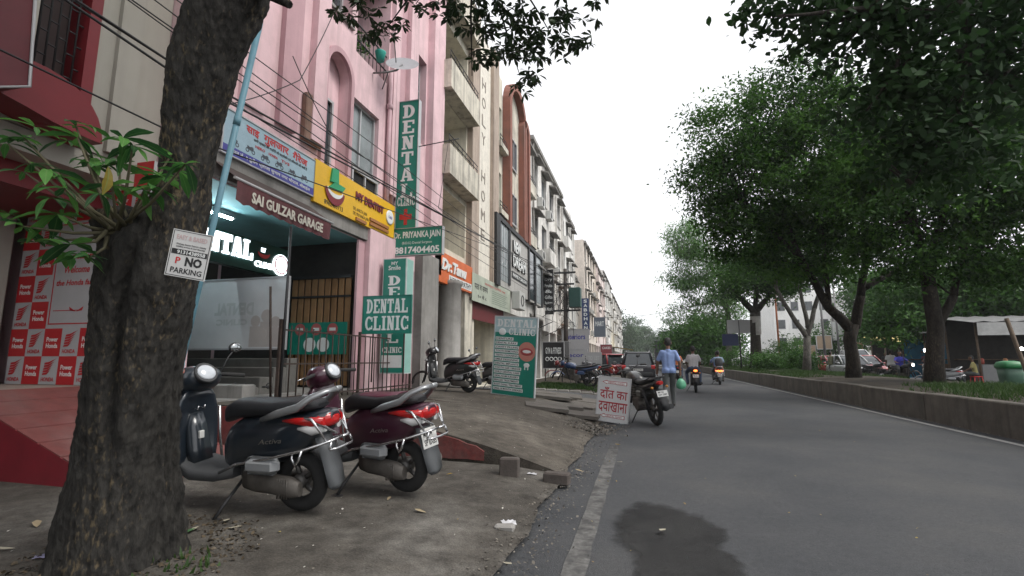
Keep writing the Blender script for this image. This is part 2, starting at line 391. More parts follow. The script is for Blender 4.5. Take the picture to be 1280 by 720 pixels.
# parking apron
def sheet(name, xs, ys, hf, m, jagx=None):
    mb = MB(); vs = []; fs = []; nx = len(xs)
    for y in ys:
        for i, x in enumerate(xs):
            xx = x + (jagx(y) if (jagx and i == nx-1) else 0)
            vs.append((xx, y, hf(x, y)))
    for j in range(len(ys)-1):
        for i in range(nx-1): fs.append((j*nx+i, j*nx+i+1, (j+1)*nx+i+1, (j+1)*nx+i))
    mb.add(vs, fs, 0, True); return struct(mb.build(name, m))
jx = lambda y: .05*noise.noise((y*1.3, 7, 0)) + .03*noise.noise((y*5, 2, 0)) - .03
sheet('parking_apron', list(np.arange(-9, -2.6, .4)) + list(np.arange(-2.6, -.69, .12)), list(np.arange(-8, 5.32, .13)),
      lambda x, y: apron_h(x, y) + (.004 if x < -.8 else .006), M_conc, jx)
pv = sheet('pavement', list(np.arange(-5.7, -2.4, .25)) + list(np.arange(-2.4, -.7, .1)), list(np.arange(5.3, 14, .14)) + list(np.arange(14, 40, .6)) + list(np.arange(40, 200, 8)),
      lambda x, y: pave_h(x, y) + .006, M_pave, jx)
# vertical cut side of the pavement ramp, red paint on its upper length
mb = MB(); xs = list(np.arange(-5.7, -.7, .1)); vs = []
for x in xs: vs += [(x, 5.3, .0), (x, 5.3 - .012*noise.noise((x*4, 0, 0)), pave_h(x, 5.3) + .006)]
mb.add(vs, [(2*i, 2*i+2, 2*i+3, 2*i+1) for i in range(len(xs)-1)])
mb.build('ramp_side', M_pave, pv, world=True)
M_redp = mat('worn_red_paint', (.15,.028,.026), .8, var=.3, scale=14, dirt=.85, dirtcol=(.12,.1,.09), bump=.3, bscale=60, coord='World')
mb = MB(); xs = list(np.arange(-5.6, -1.6, .1)); vs = []
for x in xs:
    t = pave_h(x, 5.3); b = .135 + .05*noise.noise((x*3, 4, 0)); tt = t - .015 + .03*noise.noise((x*4, 8, 0)) - (.05 if x > -1.8 else 0)
    vs += [(x, 5.275, b), (x, 5.278, max(tt, b+.02)), (x, 5.315, max(tt, b+.02) + .004)]
n = len(xs)
mb.add(vs, [(3*i, 3*i+3, 3*i+4, 3*i+1) for i in range(n-1)] + [(3*i+1, 3*i+4, 3*i+5, 3*i+2) for i in range(n-1)] )
mb.build('red_painted_face', M_redp, pv, world=True)
# broken stone slabs laid on the pavement
M_slab = mat('stone_slab', (.1,.09,.078), .9, var=.25, scale=5, dirt=.4, bump=.5, bscale=50, coord='World')
def slab_piece(cx, cy, wx, wy, rz, tilt, parent):
    n = 7; pts = []
    for k, (a, b) in enumerate(((-1,-1),(0,-1.05),(1,-.95),(1,0.1),(.9,1),(-.1,1),(-1,.95))):
        pts.append((a*wx/2*(1+.12*random.uniform(-1,1)), b*wy/2*(1+.12*random.uniform(-1,1))))
    Mx = Matrix.Translation((cx, cy, gz(cx, cy) + .045)) @ Matrix.Rotation(rz, 4, 'Z') @ Matrix.Rotation(tilt, 4, 'Y') @ Matrix.Rotation(random.uniform(-.03,.03), 4, 'X')
    mb = MB().prism(pts, -.04, .02, 'z', M=Mx); return mb.build('slab', M_slab, parent, world=True)
for a, b, sx, sy, rz in ((690,503,.9,1.3,.2),(710,498,.8,1.2,.1),(730,506,.7,1.3,-.1),(700,511,1.0,.8,.15),(722,515,.8,.9,.05),(738,500,.6,1.2,0),(672,497,.9,1.1,.3),(683,516,.8,.8,.2),(648,500,.9,1.0,.1),(520,500,.9,.5,.5)):
    p = at(a, b, Z=.2); slab_piece(p.x, p.y, sx, sy, rz, .1, pv)
# strip of asphalt crossing, kerb line, weedy dirt beyond
zc = lambda x, y: pave_h(x, y) + .03
sheet('crossing_strip', [-5.6,-4,-3,-2.2,-1.6,-1.1,-.85], list(np.arange(13.2, 16.2, .5)), zc, M_asph)
sheet('dirt_verge', [-5.6,-4,-3,-2.2,-1.6,-1.1,-.9], list(np.arange(16.4, 33, .8)), zc, M_dirt)
M_kerb = mat('kerb_concrete', (.25,.24,.22), .85, dirt=.6, coord='World')
for i in range(12):
    x = -5.4 + i*.38
    MB().bbox((x, 16.15, pave_h(x, 16) - .05), (x+.36, 16.32, pave_h(x, 16) + .055), .02).build('kerb_stone', M_kerb, pv, world=True)

# showroom ramp (grooved, red) with its cut side
M_ramp = mat('red_ramp_concrete', (.15,.042,.038), .8, var=.2, scale=7, dirt=.55, dirtcol=(.17,.13,.12), bump=.3, bscale=70, coord='World')
M_rampside = mat('red_ramp_side', (.17,.01,.018), .6, var=.15, scale=5, dirt=.35, dirtcol=(.1,.02,.02), coord='World')
def ramp_h(x): return lerp([-6.35,-5.69,-4.77,-4.0,-3.95], [.9,.66,.33,.09,.05], x)
mb = MB(); edges = np.linspace(-6.35, -4.0, 9)
hr = None
M0 = MB().prism([(-9.5,.05),(-4.0,.05),(-4.0,.09),(-4.77,.322),(-5.69,.652),(-6.35,.892),(-9.5,.892)], 3.3, 4.72, 'y')
hr = M0.build('showroom_ramp', M_rampside); struct(hr)
for i in range(8):
    a, b = edges[i] + .012, edges[i+1] - .012
    mb = MB().add([(a,3.302,ramp_h(a)+.004),(b,3.302,ramp_h(b)+.004),(b,4.7,ramp_h(b)+.004),(a,4.7,ramp_h(a)+.004),
                   (a,3.302,ramp_h(a)-.02),(b,3.302,ramp_h(b)-.02),(b,4.7,ramp_h(b)-.02),(a,4.7,ramp_h(a)-.02)],
                  [(0,1,2,3),(0,1,5,4),(1,2,6,5),(2,3,7,6),(3,0,4,7)])
    mb.build('ramp_strip', M_ramp, hr, world=True)
MB().box((-9.4,3.302,.893),(-6.34,4.7,.9)).build('landing_floor', mat('landing_tile', (.26,.22,.19), .6, var=.15), hr, world=True)

# median: retaining wall in cast lengths, soil, opposite carriageway
M_mwall = mat('median_concrete', (.105,.093,.078), .9, var=.25, scale=3, dirt=.7, streak=.8, dirtcol=(.035,.033,.028), bump=.6, bscale=30, coord='World')
mw = thing('median_wall', 'low weathered concrete retaining wall along the right edge of the road', 'wall', (5.5, 5, 0))
y = -3.0; k = 0
while y < 150:
    Ln = 3.0 if y < 40 else 12.0
    dz = .012*math.sin(k*2.3); x0 = 5.42 + .01*math.sin(k*1.7)
    MB().bbox((x0, y+.008, -.05), (x0+.26, y+Ln-.008, .54+dz), .02).build('wall_length', M_mwall, mw, world=True); y += Ln; k += 1
xs = [5.62,5.9,6.5,7.3,8.2,9.0,9.6,10.0]
sheet('median_soil', xs, list(np.arange(-3, 60, .8)) + list(np.arange(60, 150, 8)),
      lambda x, y: .47 + .12*math.sin((x-5.6)/4.4*PI) + .05*noise.noise((x*1.2, y*.8, 0)) - (.5 if x > 9.8 else 0), M_dirt)
sheet('service_road', [9.9, 16, 24], [-3, 20, 60, 160], lambda x, y: .03, M_asph)
# ================================================================== TREES
M_bark = None
def bark_mat(name, dark, light, ochre, sc=1.0, bump=.9, lo=.5):
    m = bpy.data.materials.new(name); m.use_nodes = True; MATS[name] = m
    nt = m.node_tree; L = nt.links.new; b = nt.nodes['Principled BSDF']; b.inputs['Roughness'].default_value = .92; b.inputs['Specular IOR Level'].default_value = .2
    g = N(nt, 'ShaderNodeNewGeometry'); mp = N(nt, 'ShaderNodeMapping'); mp.inputs['Scale'].default_value = (1, 1, .42); L(g.outputs['Position'], mp.inputs[0]); p = mp.outputs[0]
    a = N(nt, 'ShaderNodeTexNoise', Scale=22*sc, Detail=8.0, Roughness=.75); L(p, a.inputs['Vector'])
    r = N(nt, 'ShaderNodeValToRGB'); L(a.outputs[0], r.inputs[0]); e = r.color_ramp.elements
    e[0].position = .36; e[0].color = (*dark, 1); e[1].position = .72; e[1].color = (*light, 1)
    n2 = N(nt, 'ShaderNodeTexNoise', Scale=2.6*sc, Detail=7.0, Roughness=.7); L(p, n2.inputs['Vector'])
    n3 = N(nt, 'ShaderNodeTexNoise', Scale=60*sc, Detail=2.0); L(p, n3.inputs['Vector'])
    mu = N(nt, 'ShaderNodeMath', operation='MULTIPLY'); L(n2.outputs[0], mu.inputs[0]); L(n3.outputs[0], mu.inputs[1])
    mr = N(nt, 'ShaderNodeMapRange'); mr.inputs['From Min'].default_value = lo*.56; mr.inputs['From Max'].default_value = lo*.9; L(mu.outputs[0], mr.inputs[0])
    mx = N(nt, 'ShaderNodeMix', data_type='RGBA'); L(mr.outputs[0], mx.inputs[0]); L(r.outputs[0], mx.inputs[6]); mx.inputs[7].default_value = (*ochre, 1)
    L(mx.outputs[2], b.inputs['Base Color'])
    v = N(nt, 'ShaderNodeTexVoronoi', Scale=38*sc); L(p, v.inputs['Vector'])
    ad = N(nt, 'ShaderNodeMath', operation='ADD'); L(v.outputs[0], ad.inputs[0]); L(a.outputs[0], ad.inputs[1])
    bp = N(nt, 'ShaderNodeBump', Strength=bump, Distance=.012); L(ad.outputs[0], bp.inputs['Height']); L(bp.outputs[0], b.inputs['Normal'])
    return m
M_bark = bark_mat('mottled_bark', (.011,.0105,.01), (.052,.049,.044), (.15,.115,.068), lo=.535)
M_bark2 = bark_mat('dark_bark', (.015,.013,.011), (.06,.052,.045), (.09,.075,.055), sc=.5, bump=.6)
M_bark3 = bark_mat('pale_bark', (.06,.055,.05), (.2,.19,.17), (.24,.22,.19), sc=.4, bump=.4)
M_lf_near = leafmat('fresh_leaf', (.04,.12,.03), (.1,.24,.05), .35, .45)
M_lf_dark = leafmat('dark_leaf', (.014,.046,.009), (.07,.17,.024), .45, .7)
M_lf_mid = leafmat('mid_leaf', (.03,.085,.018), (.08,.19,.035), .4)
M_lf_pale = leafmat('pale_leaf', (.06,.14,.04), (.14,.28,.075), .45)
M_lf_far = leafmat('distant_leaf', (.06,.1,.05), (.1,.16,.08), .35)
M_lf_broad = leafmat('broad_leaf', (.012,.034,.01), (.03,.075,.02), .3, .75)
M_grass = leafmat('grass_blade', (.022,.055,.012), (.06,.11,.028), .35)

def set_rnd(me, per_face):
    at_ = me.attributes.new('rnd', 'FLOAT', 'FACE'); at_.data.foreach_set('value', np.asarray(per_face, dtype=np.float32))
def leaf_cloud(name, centers, normals, size, m, parent=None, hexa=False, world=True, droop=.3, aspect=.45, clump=None):
    """one mesh of separate leaf faces; size = array of leaf lengths"""
    n = len(centers); c = np.asarray(centers); nr = np.asarray(normals, float)
    nr /= np.linalg.norm(nr, axis=1)[:, None] + 1e-9
    d = rng.normal(size=(n, 3)); d[:, 2] -= droop; d -= nr * np.sum(d*nr, 1)[:, None]; d /= np.linalg.norm(d, axis=1)[:, None] + 1e-9
    s = np.cross(nr, d); Ln = np.asarray(size)[:, None]
    if hexa: prof = [(0,0,0),(.28,.38,.03),(.62,.42,.05),(1,0,-.06),(.62,-.42,.05),(.28,-.38,.03)]
    else: prof = [(0,0,0),(.45,.5,.04),(1,0,-.08),(.45,-.5,.04)]
    k = len(prof)
    V = np.stack([c + d*(a*Ln) + s*(b*2*aspect*Ln*.5) + nr*(h*Ln) for a, b, h in prof], 1).reshape(-1, 3)
    me = bpy.data.meshes.new(name); me.vertices.add(n*k); me.vertices.foreach_set('co', V.ravel())
    me.loops.add(n*k); me.loops.foreach_set('vertex_index', np.arange(n*k, dtype=np.int32))
    me.polygons.add(n); me.polygons.foreach_set('loop_start', np.arange(0, n*k, k, dtype=np.int32))
    try: me.polygons.foreach_set('loop_total', np.full(n, k, dtype=np.int32))
    except Exception: pass
    me.update(calc_edges=True); me.validate()
    rv = rng.random(n) if clump is None else np.clip(clump + rng.normal(0, .18, n), 0, 1)
    set_rnd(me, rv[:len(me.polygons)]); me.materials.append(m)
    o = link(me, name, parent, world=(parent is not None and world)); o['kind'] = 'stuff'; return o
def crown_points(blobs, ncl, per, cr, shell=.55):
    """clusters spread through ellipsoid blobs (c, r); leaves gathered round each cluster"""
    vol = np.array([b[1][0]*b[1][1]*b[1][2] for b in blobs]); vol = vol**.8; vol /= vol.sum()
    cs = []; rad = []
    for b, q in zip(blobs, vol):
        k = max(3, int(round(ncl*q)))
        u = rng.normal(size=(k, 3)); u /= np.linalg.norm(u, axis=1)[:, None]
        t = (shell + (1-shell)*rng.random(k)**.6)[:, None] * (1 + .12*rng.normal(size=(k, 1)))
        cs.append(np.array(b[0]) + u*t*np.array(b[1])); rad.append(u)
    cs = np.vstack(cs); rad = np.vstack(rad)
    n = len(cs); idx = np.repeat(np.arange(n), per)
    off = rng.normal(size=(n*per, 3)) * cr * np.array([1, 1, .62]); 
    cl = rng.random(n)
    P = cs[idx] + off; nrm = rng.normal(size=(n*per, 3))*.8 + rad[idx]*.4 + np.array([0, 0, .7])
    return cs, P, nrm, cl[idx]
def limb(mb, a, b, r0, r1, sag=0.0, wig=.12, n=6, mi=0, sides=7):
    a = Vector(a); b = Vector(b); L_ = (b-a).length; pts = []; rs = []
    ph = random.uniform(0, 6)
    for i in range(n+1):
        t = i/n; p = a.lerp(b, t); p.z += sag*math.sin(PI*t); 
        p += Vector((math.sin(t*5+ph), math.cos(t*4+ph*1.3), 0)) * wig*L_*.12*math.sin(PI*t)
        pts.append(p); rs.append(r0 + (r1-r0)*t)
    mb.tube(pts, rs, sides, mi)
def make_tree(name, label, base, trunk, limbs, blobs, ncl, per, cr, leaf, lm, bm, group=None, aspect=.42, paint=None, twigs=60, hexa=False, shell=.55, droop=.3):
    """trunk: list of (point, radius) relative to base; limbs: list of (from, to, r0, r1) relative to base; blobs relative to base"""
    t = thing(name, label, 'tree', base, 0, group)
    mb = MB(); mb.tube([p for p, r in trunk], [r for p, r in trunk], 10); mb.build('trunk', bm, t)
    if paint:
        pb = MB(); pb.tube([p for p, r in paint], [r for p, r in paint], 10, cap=False); pb.build('painted_band', mat('whitewash', (.34,.33,.31), .9, dirt=.5), t)
    cs, P, nr, cl = crown_points(blobs, ncl, per, cr, shell)
    lb = MB()
    for a, b, r0, r1 in limbs: limb(lb, a, b, r0, r1)
    ends = [Vector(b) for a, b, r0, r1 in limbs] or [Vector(trunk[-1][0])]
    for i in rng.choice(len(cs), min(twigs, len(cs)), replace=False):
        c = Vector(cs[i]); e = min(ends, key=lambda q: (q-c).length); limb(lb, e, c, .035*max(1, cr), .008, n=4, sides=5)
    if lb.v: lb.build('limbs', bm, t)
    leaf_cloud('crown', P, nr, leaf*(.7+.6*rng.random(len(P))), lm, t, hexa=hexa, world=False, aspect=aspect, clump=cl, droop=droop)
    return t

# ---------------------------------------------------------------- foreground tree
D0 = 2.72
rows = [(735,62,236),(715,66,232),(700,72,222),(680,78,216),(650,82,214),(600,92,214),(550,98,216),(500,106,222),(450,114,230),(400,120,240),(350,128,250),(315,136,256),(285,160,260),(255,192,264),(220,203,268),(180,204,273),(130,208,286),(80,214,301),(40,224,318),(0,243,336),(-60,262,352),(-140,282,372),(-240,300,388)]
ftree = thing('shade_tree', 'leaning mottled grey-brown street tree trunk at the left foreground with leafy shoots', 'tree', at(147, 702, Z=.12))
def trunk_mesh():
    n = 170; keyy = [r[0] for r in rows][::-1]; kl = [r[1] for r in rows][::-1]; kr = [r[2] for r in rows][::-1]
    secs = []; m = 300
    for i in range(m+1):
        y = 735 + (-240-735)*i/m
        l = np.interp(y, keyy, kl); r = np.interp(y, keyy, kr); c = at((l+r)/2, y, D=D0); rad = (r-l)/2/FPX*D0*(.87 + .1*min(1, max(0, (y-560)/110)))
        flare = max(0, (y-600)/135)
        ringp = []
        for k in range(n):
            t = 2*PI*k/n; q = Vector((math.cos(t), math.sin(t), 0))
            p = c + q*rad
            lob = .09*math.sin(3*t + 1.1 + y*.004) + .06*math.sin(5*t + y*.006)*(.4+flare) + .05*flare*math.sin(9*t)
            big = .05*noise.noise((q.x*1.6, q.y*1.6, c.z*1.5))
            fin = .014*noise.noise((p.x*9, p.y*9, p.z*4)) + .013*noise.noise((p.x*26, p.y*26, p.z*9)) + .008*noise.noise((p.x*60, p.y*60, p.z*32))
            fade = min(1, max(0, (y-430)/90)); ridge = -.06*math.exp(-((t - (5.2 + .12*math.sin(c.z*3)))/.13)**2) * min(1, max(0, (y-270)/60)) * min(1, max(0, (600-y)/120))
            for t0, w0 in ((.62,.075),(.38,.06),(.12,.08)): ridge += .034*fade*math.exp(-((t - t0 - .05*math.sin(c.z*5+t0*9))/w0)**2)
            rr = rad*(1 + lob*.55 + big) + fin*(.6+rad) + ridge
            ringp.append(c + q*rr)
        secs.append(ringp)
    return MB().loft(secs, True, 0, True)
trunk_mesh().build('trunk', M_bark, ftree, world=True, fix=False)
# buttress root at the right of the base and the cut stub with shoots
mb = MB()
pr = [(212,455),(213,510),(213,560),(210,610),(211,645),(222,668)]
mb.tube([at(a, b, D=D0-.05) for a, b in ((112,560),(104,630),(92,680),(78,712))], [.01,.03,.05,.04], 9)
for i, (x, y, z) in enumerate(mb.v):
    d = .014*noise.noise((x*14, y*14, z*7)); mb.v[i] = (x+d, y+d, z)
mb.build('buttress_root', bark_mat('root_bark', (.05,.043,.035), (.16,.135,.105), (.2,.16,.11)), ftree, world=True)
mb = MB(); mb.tube([at(a, b, D=D0-.05) for a, b in ((190,370),(165,325),(150,295),(143,272),(141,262))], [.12,.14,.125,.11,.07], 18)
for i, (x, y, z) in enumerate(mb.v):
    d = .03*noise.noise((x*9, y*9, z*9)); mb.v[i] = (x+d, y+d, z+d)
stub = mb.build('cut_stub', M_bark, ftree, world=True)
# shoots with whorled leaves
def leaf_mesh(L_, W_, bend, fold=.25):
    vs = []; fs = []; n = 6
    for i in range(n+1):
        t = i/n; w_ = W_*math.sin(PI*min(1, t**.8*.97+.02))**.8*(.35+.65*t if t < .6 else 1); x = L_*t; z = -bend*L_*t*t
        vs += [(x, -w_/2, z+fold*w_/2), (x, 0, z), (x, w_/2, z+fold*w_/2)]
    for i in range(n):
        a = 3*i; fs += [(a, a+1, a+4, a+3), (a+1, a+2, a+5, a+4)]
    return vs, fs
LEAFM = []
def midrib(m):
    nt = m.node_tree; L = nt.links.new; b = nt.nodes['Principled BSDF']; src = b.inputs['Base Color'].links[0].from_socket
    tc = N(nt, 'ShaderNodeTexCoord'); sx = N(nt, 'ShaderNodeSeparateXYZ'); L(tc.outputs['Object'], sx.inputs[0]); ab = N(nt, 'ShaderNodeMath', operation='ABSOLUTE'); L(sx.outputs['Y'], ab.inputs[0])
    mr = N(nt, 'ShaderNodeMapRange'); mr.inputs['From Min'].default_value = .0012; mr.inputs['From Max'].default_value = .0035; mr.inputs['To Min'].default_value = .55; mr.inputs['To Max'].default_value = 0; L(ab.outputs[0], mr.inputs[0])
    nz = N(nt, 'ShaderNodeTexNoise', Scale=28.0, Detail=4.0); L(tc.outputs['Object'], nz.inputs['Vector']); mv = N(nt, 'ShaderNodeMapRange'); mv.inputs['To Min'].default_value = .6; mv.inputs['To Max'].default_value = 1.35; L(nz.outputs[0], mv.inputs[0])
    mm = N(nt, 'ShaderNodeMix', data_type='RGBA', blend_type='MULTIPLY'); mm.inputs[0].default_value = 1; L(src, mm.inputs[6]); L(mv.outputs[0], mm.inputs[7])
    mx = N(nt, 'ShaderNodeMix', data_type='RGBA'); L(mr.outputs[0], mx.inputs[0]); L(mm.outputs[2], mx.inputs[6]); mx.inputs[7].default_value = (.2,.32,.12,1); L(mx.outputs[2], b.inputs['Base Color'])
M_leafs = [leafmat('shoot_leaf_a', (.055,.17,.04), (.055,.17,.04), .4, .55), leafmat('shoot_leaf_b', (.095,.25,.055), (.095,.25,.055), .4, .55), leafmat('shoot_leaf_c', (.028,.09,.03), (.028,.09,.03), .35, .5), leafmat('yellowing_leaf', (.28,.22,.04), (.3,.24,.05), .3, .5)]
for m_ in M_leafs: midrib(m_)
for k, (l, w_, b_) in enumerate(((.18,.08,.35),(.15,.07,.1),(.2,.085,.6),(.13,.055,.3),(.17,.06,.8))):
    for mm in range(3):
        vs, fs = leaf_mesh(l, w_, b_); me = bpy.data.meshes.new('leaf'); me.from_pydata(vs, [], fs); me.materials.append(M_leafs[mm])
        for p_ in me.polygons: p_.use_smooth = True
        set_rnd(me, [0]*len(me.polygons)); LEAFM.append(me)
shoot = MB()
root = at(150, 285, D=D0-.15)
ros = [(166,182,2.35,9,1.1),(97,172,2.45,7,.9),(95,158,2.5,6,.7),(30,172,2.4,6,.95),(60,212,2.35,6,.9),(118,208,2.5,7,.9),(232,205,2.3,7,.8),(205,222,2.42,7,.9),(30,215,2.45,5,.7),(80,235,2.3,6,.9),(140,232,2.3,7,.85),(180,238,2.4,7,.9),(28,283,2.35,7,.85),(72,268,2.4,7,1.0),(88,305,2.35,7,.95),(112,322,2.4,5,.8),(55,300,2.45,5,.9),(215,192,2.6,5,.8),(150,205,2.6,7,.9),(10,180,2.4,4,.8)]
fw_h = Vector((0, 0, 1))
nleaf = 0
stem = MB()
for (a, b, dd, k, s_) in ros:
    c = at(a, b, D=dd); mid = root.lerp(c, .5) + Vector((0, 0, -.03))
    stem.tube([root + Vector((random.uniform(-.05,.05), random.uniform(-.05,.05), -.02)), mid, c], [.012,.008,.004], 6)
sh = stem.build('leafy_shoot', mat('green_stem', (.09,.08,.045), .8), ftree, world=True)
Minv = BASEM[ftree.name].inverted()
for (a, b, dd, k, s_) in [(a_+dx, b_+dy, d_+dz, k_ - (dx != 0), s_*.74) for a_, b_, d_, k_, s_ in ros for dx, dy, dz in ((0,0,0),(random.uniform(-22,22),random.uniform(-16,16),random.uniform(-.12,.12)))]:
    c = at(a, b, D=dd); ph = random.uniform(0, 6)
    for j in range(k):
        az = ph + 2*PI*j/k + random.uniform(-.25,.25); el = random.uniform(-.35,.45)
        Mx = Matrix.Translation(c) @ Matrix.Rotation(az, 4, 'Z') @ Matrix.Rotation(-el, 4, 'Y') @ Matrix.Rotation(random.uniform(-.4,.4), 4, 'X') @ Matrix.Scale(s_*random.choice((.55,.8,.95,1.1,1.15)), 4)
        o = bpy.data.objects.new('leaf', random.choice(LEAFM)); COL.objects.link(o); o.parent = sh; o.matrix_local = Minv @ Mx; nleaf += 1
yl = bpy.data.meshes.new('leaf'); vs, fs = leaf_mesh(.12,.06,.5); yl.from_pydata(vs, [], fs); yl.materials.append(M_leafs[3]); set_rnd(yl, [0]*len(fs))
o = bpy.data.objects.new('leaf', yl); COL.objects.link(o); o.parent = sh; o.matrix_local = Minv @ (Matrix.Translation(at(135,208,D=2.25)) @ Matrix.Rotation(1.2, 4, 'Y')); o['label'] = 'yellowing leaf'
# crown above the frame and the drooping twigs that hang into view
mb = MB()
top = at(344, -240, D=D0)
tips = [at(440,10,D=6.6), at(480,40,D=6.8), at(520,5,D=7), at(560,15,D=7), at(610,60,D=7.2), at(640,40,D=7.2), at(690,45,D=7.4), at(590,95,D=7.0), at(650,95,D=7.3), at(740,-10,D=7.4)]
hub = Vector((-2.0, 5.6, 7.2))
limb(mb, top, hub, .2, .09, .3); limb(mb, top, Vector((-4.2, 1.4, 7.0)), .17, .06); limb(mb, top, Vector((-1.2, .6, 7.4)), .16, .06)
limb(mb, hub, Vector((-.9, 6.4, 7.0)), .07, .03); limb(mb, hub, Vector((-2.8, 6.6, 6.6)), .06, .03)
for t in tips: limb(mb, hub, t, .03, .006, n=5, sides=5)
mb.tube([at(300,-20,D=D0), at(335,-12,D=D0-.1), at(362,6,D=D0-.15)], [.05,.045,.02], 8)
mb.build('limbs', M_bark, ftree, world=True)
def rosettes(cs, k, L_):
    C = []; Nn = []; S = []
    Cc = []; Dd = []
    for c in cs:
        for j in range(k):
            a = random.uniform(0, 2*PI); e = random.uniform(-.9, .2)
            Dd.append((math.cos(a)*math.cos(e), math.sin(a)*math.cos(e), math.sin(e))); Cc.append(tuple(c)); S.append(L_*random.uniform(.7, 1.1))
    return np.array(Cc), np.array(Dd), np.array(S)
def leaf_rays(name, C, Dv, S, m, parent, width=.32):
    """pointed leaves growing along given directions"""
    n = len(C); z = np.array([0, 0, 1.0]) + rng.normal(0, .35, (n, 3)); s = np.cross(Dv, z); s /= np.linalg.norm(s, axis=1)[:, None] + 1e-9
    nr = np.cross(s, Dv); L_ = S[:, None]
    prof = [(0.05,.04,0),(.35,.3,.02),(.7,.5,.0),(1,0,-.12),(.7,-.5,.0),(.35,-.3,.02)]
    V = np.stack([C + Dv*(a*L_) + s*(b*width*2*L_*.5) + nr*(h*L_) for a, b, h in prof], 1).reshape(-1, 3); k = 6
    me = bpy.data.meshes.new(name); me.from_pydata(V.tolist(), [], [tuple(range(i*k, i*k+k)) for i in range(n)])
    set_rnd(me, rng.random(n)); me.materials.append(m); o = link(me, name, parent, world=True); o['kind'] = 'stuff'; return o
def in_px(pts, D):  # scatter of rosettes round surveyed twig positions
    out = []
    for (x, y, sp, k) in pts:
        for _ in range(k): out.append(at(x + random.gauss(0, sp), y + random.gauss(0, sp*.7), D=D + random.uniform(-.5, .5)))
    return out
cs = in_px([(440,8,12,7),(425,18,5,3),(475,30,14,8),(460,40,6,4),(520,8,16,8),(560,12,10,5),(600,35,12,9),(640,25,22,22),(660,50,20,20),(635,70,16,12),(690,60,14,8),(700,30,18,14),(720,55,8,5),(600,75,8,5),(655,100,10,7),(665,90,8,4),(615,65,8,5),(570,30,8,4),(742,-4,5,3),(650,-10,40,30),(560,-20,40,16),(470,-20,40,16)], 7.1)
C, Dv, S = rosettes(cs, 9, .16)
leaf_rays('hanging_leaves', C, Dv, S, leafmat('hanging_leaf', (.014,.03,.011), (.03,.06,.02), .12, .5), ftree)
cs, P, nr, cl = crown_points([((-2.4,2.2,7.6),(3.0,2.6,1.3)), ((-.6,5.0,8.6),(2.4,2.6,1.0)), ((-4.6,.2,7.4),(2.2,2.4,1.2)), ((.6,1.2,8.0),(2.2,2.2,1.1))], 190, 40, .34, .2)
leaf_cloud('crown', P, nr, .2*(.7+.6*rng.random(len(P))), M_lf_broad, ftree, hexa=True, aspect=.36, clump=cl)

# ---------------------------------------------------------------- median trees
def rel(base, pts): b = Vector(base); return [((Vector(p)-b), r) for p, r in pts]
def PB(base, lst, dflt):   # crown lobes surveyed as (x, y, rx, ry) in the photo at a depth
    out = []
    for q in lst:
        x, y, rx, ry = q[:4]; D = q[4] if len(q) > 4 else dflt
        c = at(x, y, D=D) - Vector(base); a, b = rx/FPX*D, ry/FPX*D; out.append((tuple(c), (a, min(a, b)*1.1, b)))
    return out
b1 = at(1067, 474, Z=.52)
D1 = (b1-CAM).dot(FW)
def J(x, y, D=None, base=None): return at(x, y, D=D) - Vector(base)
q = lambda x, y: J(x, y, D1, b1)
make_tree('broadleaf_tree', 'dark forked tree with wide dense crown on the median, trunk splitting low in a V', b1,
    [((0,0,-.1),.28), (q(1066,450),.22), (q(1062,425),.2), (q(1066,405),.22)],
    [(q(1064,412), q(1036,385), .2, .16), (q(1036,385), q(1005,330), .15, .11), (q(1005,330), q(975,260), .11, .06), (q(1068,410), q(1076,370), .18, .15), (q(1076,370), q(1086,300), .14, .1), (q(1080,360), q(1125,335), .12, .08), (q(1005,330), q(930,250), .08, .04), (q(1086,300), q(1050,200), .1, .05), (q(1036,385), q(1030,300), .1, .06), (q(1030,300), q(1000,190), .07, .03)],
    PB(b1, [(960,150,45,55),(905,170,45,50),(880,235,32,42),(930,230,55,60),(985,220,60,65),(1000,110,40,42),(1040,170,60,70),(940,300,50,36),(1000,310,60,40),(1060,270,60,55),(895,270,25,25),(1090,200,60,70)], D1), 520, 140, .33, .15, M_lf_dark, M_bark2, twigs=110)
b2 = at(1168, 480, Z=.52); D2 = (b2-CAM).dot(FW); q = lambda x, y: J(x, y, D2, b2)
make_tree('broadleaf_tree', 'straight dark trunk tree on the median in front of the tea stalls', b2,
    [((0,0,-.1),.27), (q(1168,450),.22), (q(1170,410),.2), (q(1163,370),.18), (q(1158,335),.16)],
    [(q(1170,410), q(1192,370), .14, .11), (q(1192,370), q(1205,310), .1, .06), (q(1160,345), q(1140,270), .14, .08), (q(1158,340), q(1185,250), .14, .07), (q(1140,270), q(1090,190), .08, .04), (q(1185,250), q(1230,180), .08, .04), (q(1205,310), q(1260,260), .06, .03)],
    PB(b2, [(1100,250,60,60),(1150,190,70,75),(1220,230,70,70),(1270,300,60,60),(1190,310,60,40),(1120,320,55,30),(1290,190,60,80),(1210,130,70,60)], D2), 470, 125, .34, .15, M_lf_dark, M_bark2, twigs=90)
b3 = at(1008, 466, Z=.52); D3 = (b3-CAM).dot(FW); q = lambda x, y: J(x, y, D3, b3)
